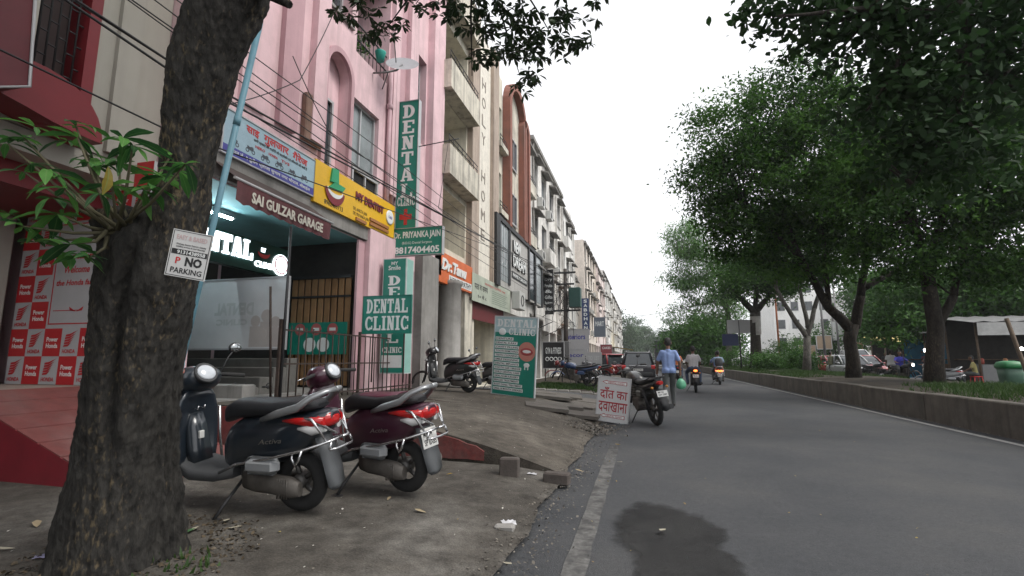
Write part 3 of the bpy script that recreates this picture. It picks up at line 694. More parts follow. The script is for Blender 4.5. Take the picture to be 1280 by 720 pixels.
make_tree('broadleaf_tree', 'slender median tree whose pale limbs fork wide above a dark base', b3,
    [((0,0,-.1),.24), (q(1009,445),.19), (q(1009,420),.18)],
    [(q(1009,422), q(990,395), .15, .12), (q(990,395), q(970,360), .12, .09), (q(970,360), q(968,320), .09, .05), (q(1009,420), q(1018,385), .14, .11), (q(1018,385), q(1030,340), .12, .07), (q(1010,410), q(1000,360), .12, .08)],
    PB(b3, [(975,320,40,30),(1035,320,45,30),(1000,280,50,40),(960,290,35,35),(1010,340,40,22)], D3), 260, 85, .4, .18, M_lf_dark, M_bark3, twigs=50)
b4 = at(945, 462, Z=.52); D4 = (b4-CAM).dot(FW); q = lambda x, y: J(x, y, D4, b4)
make_tree('broadleaf_tree', 'pollarded median tree with whitewashed trunk and small round crown', b4,
    [((0,0,-.1),.45), (q(945,440),.38), (q(944,415),.34), (q(944,390),.36)],
    [(q(944,392), q(928,375), .26, .2), (q(928,375), q(915,360), .18, .1), (q(944,390), q(960,372), .24, .17), (q(960,372), q(968,355), .15, .08), (q(944,390), q(946,350), .2, .1)],
    PB(b4, [(915,355,20,17),(965,355,24,20),(940,335,34,22),(985,345,20,20)], D4), 200, 70, .5, .24, M_lf_dark, M_bark2, paint=[(q(945,418),.36),(q(944,395),.365)], twigs=40)
b5 = at(908, 459, Z=.52); D5 = 45; b5 = at(910, 457, D=D5); b5.z = .5; q = lambda x, y: J(x, y, D5, b5)
make_tree('feathery_tree', 'tall light green feathery tree rising beyond the riders on the median', b5,
    [((0,0,-.1),.3), (q(912,430),.26), (q(910,390),.22), (q(900,340),.16), (q(882,300),.08)],
    [(q(910,390), q(880,350), .14, .06), (q(905,360), q(925,320), .12, .05), (q(895,330), q(850,320), .1, .04), (q(905,375), q(850,385), .1, .03)],
    PB(b5, [(855,302,26,20),(872,330,30,22),(845,350,16,14),(880,365,26,18),(905,385,24,18),(850,392,14,10),(915,340,22,22),(865,285,15,10)], D5), 230, 70, .5, .36, M_lf_pale, M_bark3, aspect=.2, twigs=60, droop=1.2)
b6 = Vector((8.4, 58, .5)); D6 = (b6-CAM).dot(FW); q = lambda x, y: J(x, y, D6, b6)
make_tree('broadleaf_tree', 'bright green rounded tree low behind the two riders', b6, [((0,0,-.1),.25), ((0,0,3.0),.2)], [],
    PB(b6, [(860,420,24,18),(885,415,22,20),(840,430,14,12),(872,438,26,14),(905,425,20,22)], D6), 240, 60, .6, .36, M_lf_mid, M_bark2, twigs=30)
# trees closing the far end of the street
for k, (X, Y, hgt, wid, lab) in enumerate(((-6.5,165,17,6,'hazy green tree at the far end of the street, left of its neighbours'),(.5,190,14,6,'hazy low tree in the middle of the far street end'),(9,175,15,6.5,'hazy round tree at the far end, right above the walking man'),(-2.5,240,22,7,'tallest pale tree far behind the street end'),(15,130,13,6,'hazy tree far down the median, right of the street end'))):
    make_tree('distant_tree', lab, (X, Y, 0), [((0,0,0),.4), ((.2,0,hgt*.5),.25)], [],
        [((0,0,hgt*.62),(wid*.7,wid*.6,hgt*.36)), ((wid*.45,0,hgt*.45),(wid*.5,wid*.4,hgt*.25)), ((-wid*.45,0,hgt*.42),(wid*.5,wid*.4,hgt*.28)), ((.1*wid,0,hgt*.25),(wid*.7,wid*.4,hgt*.2))], 150, 45, 1.0, .75, M_lf_far, M_bark3, group='trees closing the street', twigs=20)
# overhanging broad-leaved tree, trunk standing off to the right
b7 = Vector((9.2, 8.2, .5)); A = lambda x, y, D: at(x, y, D=D) - b7
make_tree('broadleaf_tree', 'broad-leaved tree overhanging the road from the top right corner, thick limb hanging down', b7,
    [((0,0,-.1),.4), ((-.1,.1,3.4),.33), ((-.3,.3,5.2),.28)],
    [((-.3,.3,5.2), A(1285,120,8.5), .26, .2), (A(1285,120,8.5), A(1225,80,8.2), .19, .16), (A(1225,80,8.2), A(1195,20,8.0), .16, .13), (A(1195,20,8.0), A(1180,-60,7.6), .13, .1), (A(1205,60,8), A(1195,140,7.9), .14, .05), (A(1195,20,8), A(1100,10,7.6), .08, .04), (A(1100,10,7.6), A(980,20,7.3), .045, .02), (A(1195,20,8), A(1120,90,7.7), .05, .02), (A(1225,80,8.2), A(1150,170,8), .035, .015), (A(1180,-60,7.6), A(1000,-60,7.2), .07, .03), (A(1195,140,7.9), A(1140,230,7.8), .02, .01)],
    PB(b7, [(990,20,50,26),(950,10,30,20),(1060,25,60,40),(1130,40,55,50),(1110,110,45,45),(1160,120,45,50),(1230,50,55,60),(1265,110,30,40),(1200,190,60,50),(1130,190,40,40),(1030,60,30,25),(1100,-50,160,40),(1270,0,40,60),(1090,150,30,30),(1180,-150,160,70)], 7.9), 420, 28, .24, .15, M_lf_broad, M_bark2, hexa=True, aspect=.62, twigs=90, shell=.25)
# trees beyond the service road
b8 = Vector((19, 34, .1)); D8 = (b8-CAM).dot(FW); q = lambda x, y: J(x, y, D8, b8)
make_tree('broadleaf_tree', 'mid green drooping tree behind the stalls at right', b8, [((0,0,0),.3), ((0,0,4),.22)], [],
    PB(b8, [(1140,390,40,26),(1190,375,45,35),(1240,380,45,30),(1280,360,40,40),(1110,405,26,24),(1170,410,40,18),(1215,350,40,30),(1130,350,40,25)], D8), 300, 65, .5, .28, M_lf_mid, M_bark2, twigs=40, droop=.9)
b9 = Vector((23, 62, .1)); D9 = (b9-CAM).dot(FW)
make_tree('broadleaf_tree', 'tree beyond the service road behind the parked cars', b9, [((0,0,0),.3), ((0,0,4),.22)], [],
    PB(b9, [(1085,400,26,30),(1110,370,30,34),(1120,420,24,18),(1070,360,20,20)], D9), 200, 55, .7, .42, M_lf_mid, M_bark2, twigs=30)
# bushes and grass on the median
for k, (x, y, Y, rx, rz, lab) in enumerate(((982,425,40,1.5,1.5,'leafy green bush between the whitewashed tree and the slender tree'),(1000,435,34,.9,.9,'small bush at the foot of the slender median tree'),(925,438,48,1.6,1.2,'dense bush left of the whitewashed trunk on the median'),(960,440,36,1.0,.8,'low bush right of the whitewashed trunk'),(893,440,55,1.6,1.3,'bush behind the second scooter riders'))):
    p = at(x, y, Y=Y); c = (p.x, Y, .5)
    t = thing('bush', lab, 'bush', c, 0, 'median bushes')
    mb = MB()
    for i in range(7): mb.tube([(0,0,-.05),(random.uniform(-.3,.3)*rx,random.uniform(-.3,.3),rz*.5),(random.uniform(-.7,.7)*rx,random.uniform(-.4,.4),rz)], [.03,.02,.008], 5)
    mb.build('stems', M_bark2, t)
    cs, P, nr, cl = crown_points([((0,0,rz*.7),(rx,rx*.8,rz*.8))], 70, 50, .24, .4)
    leaf_cloud('foliage', P, nr, .15*(.7+.6*rng.random(len(P))), M_lf_mid, t, world=False, clump=cl)
def grass(name, label, n, fx, fy, hz, h=(.08,.22), m=M_grass):
    C = []; H = []
    while len(C) < n:
        x, y = fx(), fy()
        if noise.noise((x*.9, y*.5, 5)) > random.uniform(-.35, .25): C.append((x, y, hz(x, y))); H.append(random.uniform(*h))
    C = np.array(C); H = np.array(H)[:, None]; a = rng.random(n)*2*PI; s = np.stack([np.cos(a), np.sin(a), 0*a], 1)*.012
    lean = np.concatenate([rng.normal(0, .35, (n, 2)), np.ones((n, 1))], 1)*H
    V = np.stack([C-s, C+s, C+lean], 1).reshape(-1, 3)
    me = bpy.data.meshes.new(name); me.from_pydata(V.tolist(), [], [(3*i, 3*i+1, 3*i+2) for i in range(n)]); set_rnd(me, rng.random(n)); me.materials.append(m)
    o = link(me, name); return tag(o, label, 'grass', kind='stuff')
msz = lambda x, y: .47 + .12*math.sin((x-5.6)/4.4*PI) + .05*noise.noise((x*1.2, y*.8, 0)) - .02
grass('grass', 'short green grass growing along the median behind the wall', 26000, lambda: random.uniform(5.68, 9.6), lambda: 22 + random.expovariate(1/16), msz, (.06,.16))
grass('grass', 'patch of grass on the near end of the median at the right edge', 6000, lambda: random.uniform(5.9, 8.5), lambda: random.uniform(9.5, 15.5), msz, (.06,.16))
grass('weeds', 'thin weeds around the parked blue motorcycle', 5000, lambda: random.uniform(-4.4, -1.2), lambda: random.uniform(16.6, 22), lambda x, y: pave_h(x, y)+.03, (.04,.12))
# ================================================================== BUILDINGS
M_pink = mat('pink_plaster', (.7,.49,.52), .8, var=.1, scale=2, streak=.6, dirt=.3, dirtcol=(.33,.24,.24), bump=.15, bscale=90, coord='World')
M_pink2 = mat('deep_pink_plaster', (.5,.31,.34), .8, var=.1, scale=2, streak=.3, dirtcol=(.2,.12,.12), bump=.15, bscale=90, coord='World')
M_cream = mat('cream_plaster', (.7,.66,.55), .85, var=.1, scale=1.5, streak=.55, dirt=.35, dirtcol=(.12,.11,.095), bump=.2, coord='World')
M_cream2 = mat('stained_cream', (.62,.58,.49), .85, var=.12, scale=1.5, streak=.95, dirt=.6, dirtcol=(.07,.065,.06), bump=.2, coord='World')
M_white = mat('weathered_white', (.78,.77,.74), .85, var=.1, scale=1.2, streak=.6, dirt=.3, dirtcol=(.16,.155,.145), bump=.2, coord='World')
M_white2 = mat('stained_white', (.74,.72,.68), .85, var=.15, scale=1.2, streak=1.0, dirt=.55, dirtcol=(.1,.095,.09), bump=.2, coord='World')
M_brick = mat('red_brown_render', (.27,.105,.075), .85, var=.18, scale=2, streak=.6, dirt=.4, dirtcol=(.12,.09,.08), coord='World')
M_greyc = mat('grey_concrete', (.27,.26,.245), .9, var=.15, scale=2, streak=.6, dirt=.5, dirtcol=(.07,.065,.06), bump=.3, coord='World')
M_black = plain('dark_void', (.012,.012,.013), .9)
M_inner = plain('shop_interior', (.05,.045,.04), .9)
M_frame = plain('alu_frame', (.45,.45,.46), .4, metal=.3)
M_glass = mat('window_glass', (.035,.042,.048), .12, var=.3, scale=1.5, spec=.8)
M_glassw = mat('frosted_window', (.24,.27,.28), .25, var=.2, scale=3, spec=.6)
M_steel = plain('grey_steel', (.18,.18,.18), .5, metal=.5)
M_rust = mat('rusty_iron', (.04,.026,.02), .8, var=.35, scale=20)
M_iron = plain('black_iron', (.02,.02,.022), .6)
M_teal = mat('teal_vinyl', (.008,.2,.145), .45, var=.08, scale=3)
M_wlet = mat('white_letter', (.72,.74,.73), .5, var=.05)
M_red = plain('signal_red', (.5,.03,.03), .5)
M_blkl = plain('black_letter', (.015,.015,.016), .5)
M_yel = mat('yellow_vinyl', (.72,.42,.015), .45, var=.06, dirt=.15, dirtcol=(.4,.22,.02))
M_blue = plain('violet_blue', (.06,.06,.3), .5)
M_cyan = mat('pale_blue_vinyl', (.33,.47,.55), .5, var=.08, dirt=.2, dirtcol=(.2,.25,.28))
M_turq = mat('turquoise_paint', (.25,.52,.56), .7, var=.1, scale=3, dirt=.3, dirtcol=(.1,.2,.2), coord='World')

def wall_holes(mb, X, y0, y1, z0, z1, holes, dep=.18, mi=0, mr=0):
    ys = sorted({y0, y1, *[h[0] for h in holes], *[h[1] for h in holes]}); zs = sorted({z0, z1, *[h[2] for h in holes], *[h[3] for h in holes]})
    ys = [y for y in ys if y0 <= y <= y1]; zs = [z for z in zs if z0 <= z <= z1]
    def op(y, z): return any(h[0] < y < h[1] and h[2] < z < h[3] for h in holes)
    for i in range(len(ys)-1):
        for j in range(len(zs)-1):
            a, b, c, d = ys[i], ys[i+1], zs[j], zs[j+1]
            if not op((a+b)/2, (c+d)/2): mb.quad((X,a,c),(X,b,c),(X,b,d),(X,a,d), mi)
    for h in holes:
        dp = h[4] if len(h) > 4 else dep; a, b, c, d = h[:4]
        mb.quad((X,a,c),(X-dp,a,c),(X-dp,a,d),(X,a,d), mr); mb.quad((X,b,c),(X-dp,b,c),(X-dp,b,d),(X,b,d), mr)
        mb.quad((X,a,d),(X,b,d),(X-dp,b,d),(X-dp,a,d), mr); mb.quad((X,a,c),(X,b,c),(X-dp,b,c),(X-dp,a,c), mr)
def shell(mb, X, y0, y1, z0, z1, depth, mi=0):
    """side walls, back and roof behind a facade plane"""
    B = X - depth
    mb.quad((X,y0,z0),(B,y0,z0),(B,y0,z1),(X,y0,z1), mi); mb.quad((X,y1,z0),(B,y1,z0),(B,y1,z1),(X,y1,z1), mi)
    mb.quad((B,y0,z0),(B,y1,z0),(B,y1,z1),(B,y0,z1), mi); mb.quad((X,y0,z1),(X,y1,z1),(B,y1,z1),(B,y0,z1), mi)
def window(root, X, a, b, c, d, dep=.15, nv=1, nh=0, pane=None, fm=None, sill=True, fw=.05):
    """recessed window in a facade hole: frame with bars, pane, sill"""
    fm = fm or M_frame; pane = pane or M_glass
    mb = MB(); x0, x1 = X-dep, X-dep+.05
    for lo, hi in (((x0,a,c),(x1,b,c+fw)), ((x0,a,d-fw),(x1,b,d)), ((x0,a,c+fw),(x1,a+fw,d-fw)), ((x0,b-fw,c+fw),(x1,b,d-fw))): mb.box(lo, hi)
    for k in range(nv):
        y = a + (b-a)*(k+1)/(nv+1); mb.box((x0,y-fw*.4,c+fw),(x1-.01,y+fw*.4,d-fw))
    for k in range(nh):
        z = c + (d-c)*(k+1)/(nh+1); mb.box((x0,a+fw,z-fw*.3),(x1-.015,b-fw,z+fw*.3))
    o = mb.build('window', fm, root, world=True)
    MB().box((x0-.02,a,c),(x0-.003,b,d)).build('pane', pane, o, world=True)
    if sill: MB().box((X-dep+.06,a-.04,c-.06),(X+.06,b+.04,c-.003)).build('sill', M_greyc, o, world=True)
    return o
def hood(root, X, a, b, z, out=.5, m=None, th=.07):
    mb = MB().add([(X+.002,a,z+.12),(X+.002,b,z+.12),(X+out,b,z),(X+out,a,z),(X+.002,a,z+.12+th),(X+.002,b,z+.12+th),(X+out,b,z+th),(X+out,a,z+th)],
                  [(0,1,2,3),(4,5,6,7),(0,1,5,4),(1,2,6,5),(2,3,7,6),(3,0,4,7)])
    return mb.build('sunshade', m or M_greyc, root, world=True)
def balcony(root, X, a, b, z, out=.5, par=.75, m=None, rail=True):
    m = m or M_cream2
    mb = MB().box((X+.002,a,z-.12),(X+out,b,z)).box((X+out-.1,a,z+.001),(X+out,b,z+par)).box((X+.002,a,z+.001),(X+out-.101,a+.1,z+par)).box((X+.002,b-.1,z+.001),(X+out-.101,b,z+par))
    o = mb.build('balcony', m, root, world=True)
    if rail:
        r = MB()
        for zz in (z+par+.15, z+par+.3): r.tube([(X+out-.05,a+.03,zz),(X+out-.05,b-.03,zz)], .014, 6)
        y = a+.04
        while y < b: r.tube([(X+out-.05,y,z+par),(X+out-.05,y,z+par+.3)], .012, 5); y += .35
        r.build('railing', M_iron, o, world=True)
    return o
def ac_unit(root, X, y, z):
    o = MB().bbox((X+.02,y-.4,z),(X+.32,y+.4,z+.55), .02).build('air_conditioner', plain('ac_white', (.5,.5,.48), .5), root, world=True)
    MB().lathe([(.2,0),(.21,.01),(.05,.012)], (X+.322,y-.1,z+.28), 'x', 16).build('fan_grille', M_iron, o, world=True)

# ---------------------------------------------------------------- pink building
FX = -5.5
pk = thing('pink_building', 'pink plastered building with garage bay, arched niche and dental clinic signs', 'building', (FX, 8.5, .6))
za = lambda x, y: at(x, y, X=FX)
yA0, yA1 = za(404,150).y, za(434,150).y            # arched niche
zA0, zA1 = za(404,205).z-.1, za(420,64).z
yW0, yW1 = za(436,170).y, za(473,170).y; zW0, zW1 = za(455,216).z, za(455,132).z
yU0, yU1 = za(446,50).y, za(486,80).y; zU0 = za(466,86).z
yR0, yR1 = za(519,100).y, za(533,100).y; zR1 = za(524,68).z
gar = (5.0, 8.85, .5, 3.62, 5.5); gar2 = (9.95, 11.25, .5, 3.4, 1.2)
holes = [gar, gar2, (yA0, yA1, zA0, zA1, .22), (yW0, yW1, zW0, zW1, .14), (yU0, yU1, zU0, zU0+2.3, .9), (yR0, yR1, zR1-2.4, zR1, .25), (yA0, yA1, zU0+.4, zU0+2.6, .3)]
mb = MB(); wall_holes(mb, FX, 4.75, 12.3, .0, 14, holes); shell(mb, FX, 4.75, 12.3, 0, 14, 11)
mb.build('wall', M_pink, pk, world=True)
# garage bay lining: turquoise ceiling, dark back wall, side walls
MB().box((-11,4.98,3.612),(-5.52,8.87,3.625)).build('garage_ceiling', M_turq, pk, world=True)
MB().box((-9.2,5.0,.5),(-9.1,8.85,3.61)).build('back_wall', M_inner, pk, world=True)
MB().box((-10.9,4.99,.55),(-5.51,8.86,.66)).build('garage_floor', M_greyc, pk, world=True)
MB().box((-6.68,9.96,.5),(-6.6,11.24,3.39)).build('rolling_shutter', plain('shutter_dark', (.1,.1,.1), .6), pk, world=True)
# arch head inside the niche hole (flush spandrels) and its band
def arch(root, X, a, b, zs, zt, m, name='arch_spandrel', th=.2, n=14):
    c = (a+b)/2; r = (b-a)/2; k = (zt-zs)
    for s_ in (-1, 1):
        pts = [(c+s_*r, zt-.001)]
        pts += [(c + s_*r*math.cos(t), zs + k*math.sin(t)*.98) for t in np.linspace(0, PI/2, n)] + [(c, zt-.001)]
        MB().prism(pts, X-th, X-.002, 'x').build(name, m, root, world=True)
arch(pk, FX, yA0, yA1, zA1-.42, zA1, M_pink)
band = MB(); c = (yA0+yA1)/2; r = (yA1-yA0)/2
outer = [(c+(r+.1)*math.cos(t), zA1-.42+(.42+.1)*math.sin(t)) for t in np.linspace(0, PI, 24)]; inner = [(c+r*math.cos(t), zA1-.42+.41*math.sin(t)) for t in np.linspace(0, PI, 24)]
for i in range(23):
    band.prism([outer[i], outer[i+1], inner[i+1], inner[i]], FX-.001, FX+.07, 'x')
band.prism([(yA0-.1,zA0),(yA0,zA0),(yA0,zA1-.42),(yA0-.1,zA1-.42)], FX-.001, FX+.07, 'x'); band.prism([(yA1,zA0),(yA1+.1,zA0),(yA1+.1,zA1-.42),(yA1,zA1-.42)], FX-.001, FX+.07, 'x')
band.build('arch_band', M_pink2, pk, world=True)
MB().box((FX-.24,yA0,zA0),(FX-.222,yA1,zA1)).build('niche_back', M_pink, pk, world=True)
window(pk, FX, yA0+.04, yA0+.5, zA0, za(404,108).z, .2, nv=1)
window(pk, FX, yW0, yW1, zW0, zW1, .14, nv=1, pane=M_glassw); window(pk, FX, yW0+.06, yW1-.06, zW0-.45, zW0-.07, -.03, nv=1, sill=False, pane=M_black)
window(pk, FX, yR0, yR1, zR1-2.4, zR1, .24, nv=0, nh=2, sill=False)
window(pk, FX, yA0, yA1, zU0+.4, zU0+2.6, .28, nv=1)
MB().box((FX-.92,yU0,zU0),(FX-.9,yU1,zU0+2.3)).build('balcony_door', M_glassw, pk, world=True)
r_ = MB()
for z in (zU0+.35, zU0+.7): r_.tube([(FX-.06,yU0+.01,z),(FX-.06,yU1-.01,z)], .018, 6)
for y in np.arange(yU0+.1, yU1, .16): r_.tube([(FX-.06,y,zU0),(FX-.06,y,zU0+.7)], .01, 5)
r_.build('railing', M_iron, pk, world=True)
# pilasters, alternating pink tones
for (x0, x1, out, m, z0) in ((297,330,.05,M_pink,4.9),(345,368,.1,M_pink2,4.9),(384,400,.14,M_pink,4.95),(486,494,.12,M_pink,4.9),(497,504,.05,M_pink2,4.9),(506,516,.14,M_pink,4.9),(534,548,.2,M_pink,3.5)):
    a, b = za(x0,120).y, za(x1,120).y
    MB().box((FX+.002,a,z0),(FX+out,b,13.9)).build('pilaster', m, pk, world=True)
a, b = za(374,170).y, za(395,190).y
MB().bbox((FX+.003,a,4.88),(FX+.12,b,5.75), .02).build('ledge_block', mat('brown_wall_patch', (.2,.12,.09), .85, var=.2, dirt=.4, coord='World'), pk, world=True)
# piers beside the openings
MB().box((FX+.002,8.86,.45),(FX+.16,9.94,3.9)).build('pier', M_pink, pk, world=True)
MB().box((FX+.002,8.62,.45),(FX+.05,8.855,3.6)).build('pier', M_pink2, pk, world=True)
MB().box((FX+.002,11.26,.4),(FX+.22,12.28,3.9)).build('pier', M_greyc, pk, world=True)
# drain pipe
px = za(481,200).y
o = MB().tube([(FX+.08,px,4.0),(FX+.08,px,zU0+.3)], .05, 10).tube([(FX+.08,px+.22,4.6),(FX+.08,px+.22,10.5)], .045, 10).lathe([(.05,-.07),(.075,-.05),(.075,.05),(.05,.07)], (FX+.08,px,za(477,128).z), 'z', 12)
o.build('drain_pipe', mat('pale_pink_pipe', (.5,.33,.36), .6), pk, world=True)
# ceiling edge beam under the garage signs
MB().box((FX-.3,4.9,3.63),(FX+.1,8.9,3.95)).build('lintel', M_greyc, pk, world=True)
MB().box((FX+.004,5.0,3.951),(FX+.06,12.0,4.3)).build('lintel', M_greyc, pk, world=True)
# flower pots on the upper balcony
for k, (x, y, s_) in enumerate(((449,82,.16),(461,88,.14))):
    p = za(x, y); t = thing('flower_pot', ('pale flower pot with a bushy plant on the pink balcony, nearer the arch' if k == 0 else 'flower pot with drooping plant on the pink balcony, nearer the dish'), 'flower pot', (FX-.25, p.y, zU0+.001), 0, 'balcony pots')
    MB().lathe([(.09,0),(.14,.22),(.15,.24),(.12,.24)], (0,0,0), 'z', 12).build('pot', mat('pot_clay', (.4,.37,.34), .8), t)
    MB().tube([(0,0,.2),(0,.02,.4)], [.012,.006], 5).build('stem', M_bark3, t)
    cs, P, nr, cl = crown_points([((0,0,.45),(.2,.2,.24))], 14, 12, .07, .2); leaf_cloud('foliage', P, nr, np.full(len(P), .09), M_lf_mid, t, world=False)
t = thing('flower_pot', 'small turquoise plastic pot on the pink balcony corner', 'flower pot', (FX+.03, za(474,70).y, za(474,77).z), 0, 'balcony pots')
MB().lathe([(.08,0),(.12,.2),(.125,.22),(.1,.22)], (0,0,0), 'z', 12).build('pot', plain('turquoise_plastic', (.03,.35,.28), .5), t); MB().lathe([(.095,.205),(.01,.207)], (0,0,0), 'z', 10).build('soil', M_dirt, t)
# satellite dish
p = at(503, 78, X=FX+.55); ds = thing('satellite_dish', 'grey satellite dish on a curved arm fixed to the pink wall', 'dish', (FX+.05, p.y-.3, p.z-.35))
Md = Matrix.Translation(p) @ Vector((.3,-.75,.6)).to_track_quat('Z','Y').to_matrix().to_4x4()
mb = MB(); mb.loft([[Md @ Vector((r*math.cos(t), r*.92*math.sin(t), .22*r*r-.05)) for t in np.linspace(0, 2*PI, 28, endpoint=False)] for r in (.02,.15,.28,.36)], False, 0, True)
mb.build('dish', plain('dish_grey', (.33,.34,.36), .5), ds, world=True)
MB().tube([(FX+.02,p.y-.3,p.z-.35),(FX+.3,p.y-.3,p.z-.38),(FX+.48,p.y-.12,p.z-.25),p-Vector((0,0,.06))], .022, 7).tube([(FX+.02,p.y+.1,p.z-.5),(FX+.35,p.y-.25,p.z-.36)], .014, 6).build('bracket', M_steel, ds, world=True)
MB().tube([p-Vector((.1,.1,.05)), p+Vector((.05,-.5,.28))], .012, 6).ball(tuple(p+Vector((.05,-.52,.3))), .045, 8, 6).build('feed_arm', M_steel, ds, world=True)

# ---------------------------------------------------------------- red and cream showroom
HX = -6.0
hb = thing('showroom_building', 'cream showroom with red curved fascia, barred window and red entrance', 'building', (HX, 2, .6))
M_hcream = mat('showroom_cream', (.34,.325,.285), .8, var=.06, scale=1.5, streak=.35, dirtcol=(.2,.19,.17), coord='World')
M_hred = mat('showroom_red', (.17,.008,.014), .5, var=.1, scale=3, dirt=.3, dirtcol=(.1,.01,.015), coord='World')
zh = lambda x, y, X=HX: at(x, y, X=X)
gw = (zh(45,40).y, zh(117,40).y, zh(80,95).z-.35, zh(80,95).z+3.2, .3)
mb = MB(); wall_holes(mb, HX, -6, 4.74, 3.55, 14, [gw, (-3,1,4.5,7,.3), (-3,1,8.5,11,.3)]); shell(mb, HX, -6, 4.74, 3.55, 14, 10); mb.quad((HX,-6,3.55),(HX,4.74,3.55),(HX-10,4.74,3.55),(HX-10,-6,3.55))
mb.build('wall', M_hcream, hb, world=True)
a, b, c, d = gw[:4]
o = MB().box((HX-.3,a,c),(HX-.29,b,d)).build('barred_window', plain('dark_brown_room', (.035,.02,.02), .6), hb, world=True)
g = MB(); nb = 6
for i in range(nb):
    y = a + (b-a)*(i+.5)/nb; g.tube([(HX-.05,y,c),(HX-.05,y,d)], .011, 5)
z = c+.1; k = 0
while z < d:
    for i in range(nb-1):
        y = a + (b-a)*(i+.5)/nb; dz = .0 if i % 2 else .13
        g.tube([(HX-.05,y,z+dz),(HX-.05,y+(b-a)/nb,z+dz)], .009, 5)
    z += .27
g.build('grille', M_iron, o, world=True)
MB().box((HX-.28,b-.07,c),(HX+.03,b+.05,d)).build('window_jamb', M_hred, o, world=True)
MB().box((HX+.002,b+.25,3.6),(HX+.06,b+.52,13.9)).build('pilaster', M_hcream, hb, world=True)
# curved red fascia (quarter arch outline) standing proud of the wall
FXH = -5.62
pts = [at(x, y, X=FXH) for x, y in ((-120,10),(-40,44),(20,66),(42,76),(62,86),(80,97),(95,109),(107,121),(116,134),(123,148),(127,163),(128,180),(110,173),(88,163),(66,152),(33,133),(0,115),(-120,60))]
MB().prism([(p.y, p.z) for p in pts], HX+.002, FXH, 'x').build('curved_fascia', M_hred, hb, world=True)
ps = [at(x, y, X=-5.3) for x, y in ((-60,110),(37,108),(46,-30),(-60,-60))]
o = MB().prism([(p.y, p.z) for p in ps], -5.6, -5.3, 'x').build('sign_box', mat('maroon_panel', (.1,.01,.016), .5), hb, world=True)
p1, p2, p3 = at(37,108,X=-5.29), at(46,-30,X=-5.29), at(-60,110,X=-5.29)
MB().tube([p3, p1, p2], .014, 6).build('edge_trim', plain('trim_grey', (.35,.35,.36), .4), o, world=True)
# porch below: soffit, red beam, cream and red piers, dark entrance
MB().box((HX-3.5,-6,3.3),(HX-.02,4.72,3.54)).build('soffit', M_hcream, hb, world=True)
bz = at(30,270,Y=4.35).z
MB().box((-8.4,2.0,bz+.02),(-6.4,4.45,bz+.6)).build('entrance_beam', M_hred, hb, world=True)
cx = at(9,400,Y=4.42).x - .24
MB().bbox((cx-.22,3.98,.9),(cx+.2,4.4,bz+.02), .02).build('cream_pier', M_hcream, hb, world=True)
MB().bbox((cx-.26,3.94,.9),(cx+.24,4.42,1.12), .015).build('pier_base', M_hred, hb, world=True)
MB().box((-9.3,4.38,.9),(cx-.26,4.46,bz)).build('red_jamb', M_hred, hb, world=True)
MB().box((-9.45,-6,.0),(-9.38,4.72,3.3)).build('entrance_wall', plain('dark_red_room', (.06,.008,.01), .6), hb, world=True)
MB().box((-9.4,-6,.86),(-6.35,3.29,.897)).build('porch_floor', mat('landing_tile', (.26,.22,.19), .6), hb, world=True)

# printed photo backdrop
M_brd = mat('backdrop_white', (.42,.42,.43), .6, var=.04); M_brr = mat('backdrop_red', (.45,.02,.025), .55, var=.05)
bx0 = at(5,480,Y=4.5).x; bw = 2.05; bh = 2.72
bd = board('photo_backdrop', 'red and white chequered photo backdrop with winged logos standing behind the trunk', 'backdrop', (bx0, 4.5, .905), UX, UZ, bw, bh, .04, M_brd)
tw, th_ = bw/7, bh/8
reds = MB(); wings = MB()
def wing(mb, x, y, w, h):
    for k in range(5):
        zz = .0035+.0002*k; ax, ay = x+w*(.08+.02*k), y+h*(.06+.15*k); tx, ty = x+w*(.62+.095*k), y+h*(.34+.17*k)
        mb.add([(ax, ay, zz), (ax+w*.32, ay+h*.03, zz), (tx, ty, zz), (ax+w*.3, ay+h*.15, zz), (ax+w*.02, ay+h*.11, zz)], [(0,1,2,3,4)])
cells = []
for i in range(7):
    for j in range(8):
        if 2 <= i < 6 and 2 <= j < 6: continue
        if (i + j) % 2: reds.quad((i*tw, j*th_, .002), ((i+1)*tw, j*th_, .002), ((i+1)*tw, (j+1)*th_, .002), (i*tw, (j+1)*th_, .002)); cells.append((i, j, 1))
        else: wing(wings, i*tw+.03, j*th_+.1, tw*.8, th_*.62); cells.append((i, j, 0))
reds.build('red_squares', M_brr, bd); wings.build('wing_logos', M_brr, bd)
for i, j, k in cells:
    if i > 5: continue
    if k: text('Power\nHonda', i*tw+.05, j*th_+.1, tw*.66, th_*.4, M_wlet, bd, z=.003, depth=.001)
    else: text('HONDA', i*tw+.04, j*th_+.035, tw*.72, th_*.15, M_brr, bd, z=.003, depth=.001)
x0 = 2*tw+.03; y0 = 2*th_+.05; pw = 4*tw-.06; ph = 4*th_-.08
rb = MB()
for lo, hi in (((x0,y0,.001),(x0+pw,y0+.014,.003)), ((x0,y0+ph-.014,.001),(x0+pw,y0+ph,.003)), ((x0,y0+.014,.001),(x0+.014,y0+ph-.014,.003))): rb.box(lo, hi)
rb.build('panel_border', M_brr, bd)
text('Congratulations', x0+.08, y0+ph*.62, pw*.62, .1, M_brr, bd, z=.002, depth=.001, shear=.2); text('Welcome', x0+.17, y0+ph*.5, .42, .09, M_brr, bd, z=.002, depth=.001, shear=.2); text('the Honda family', x0+.06, y0+ph*.36, pw*.66, .095, M_brr, bd, z=.002, depth=.001, shear=.2)
e = MB(); e.box((x0+.06,y0+ph*.13,.002),(x0+pw*.45,y0+ph*.137,.003)); 
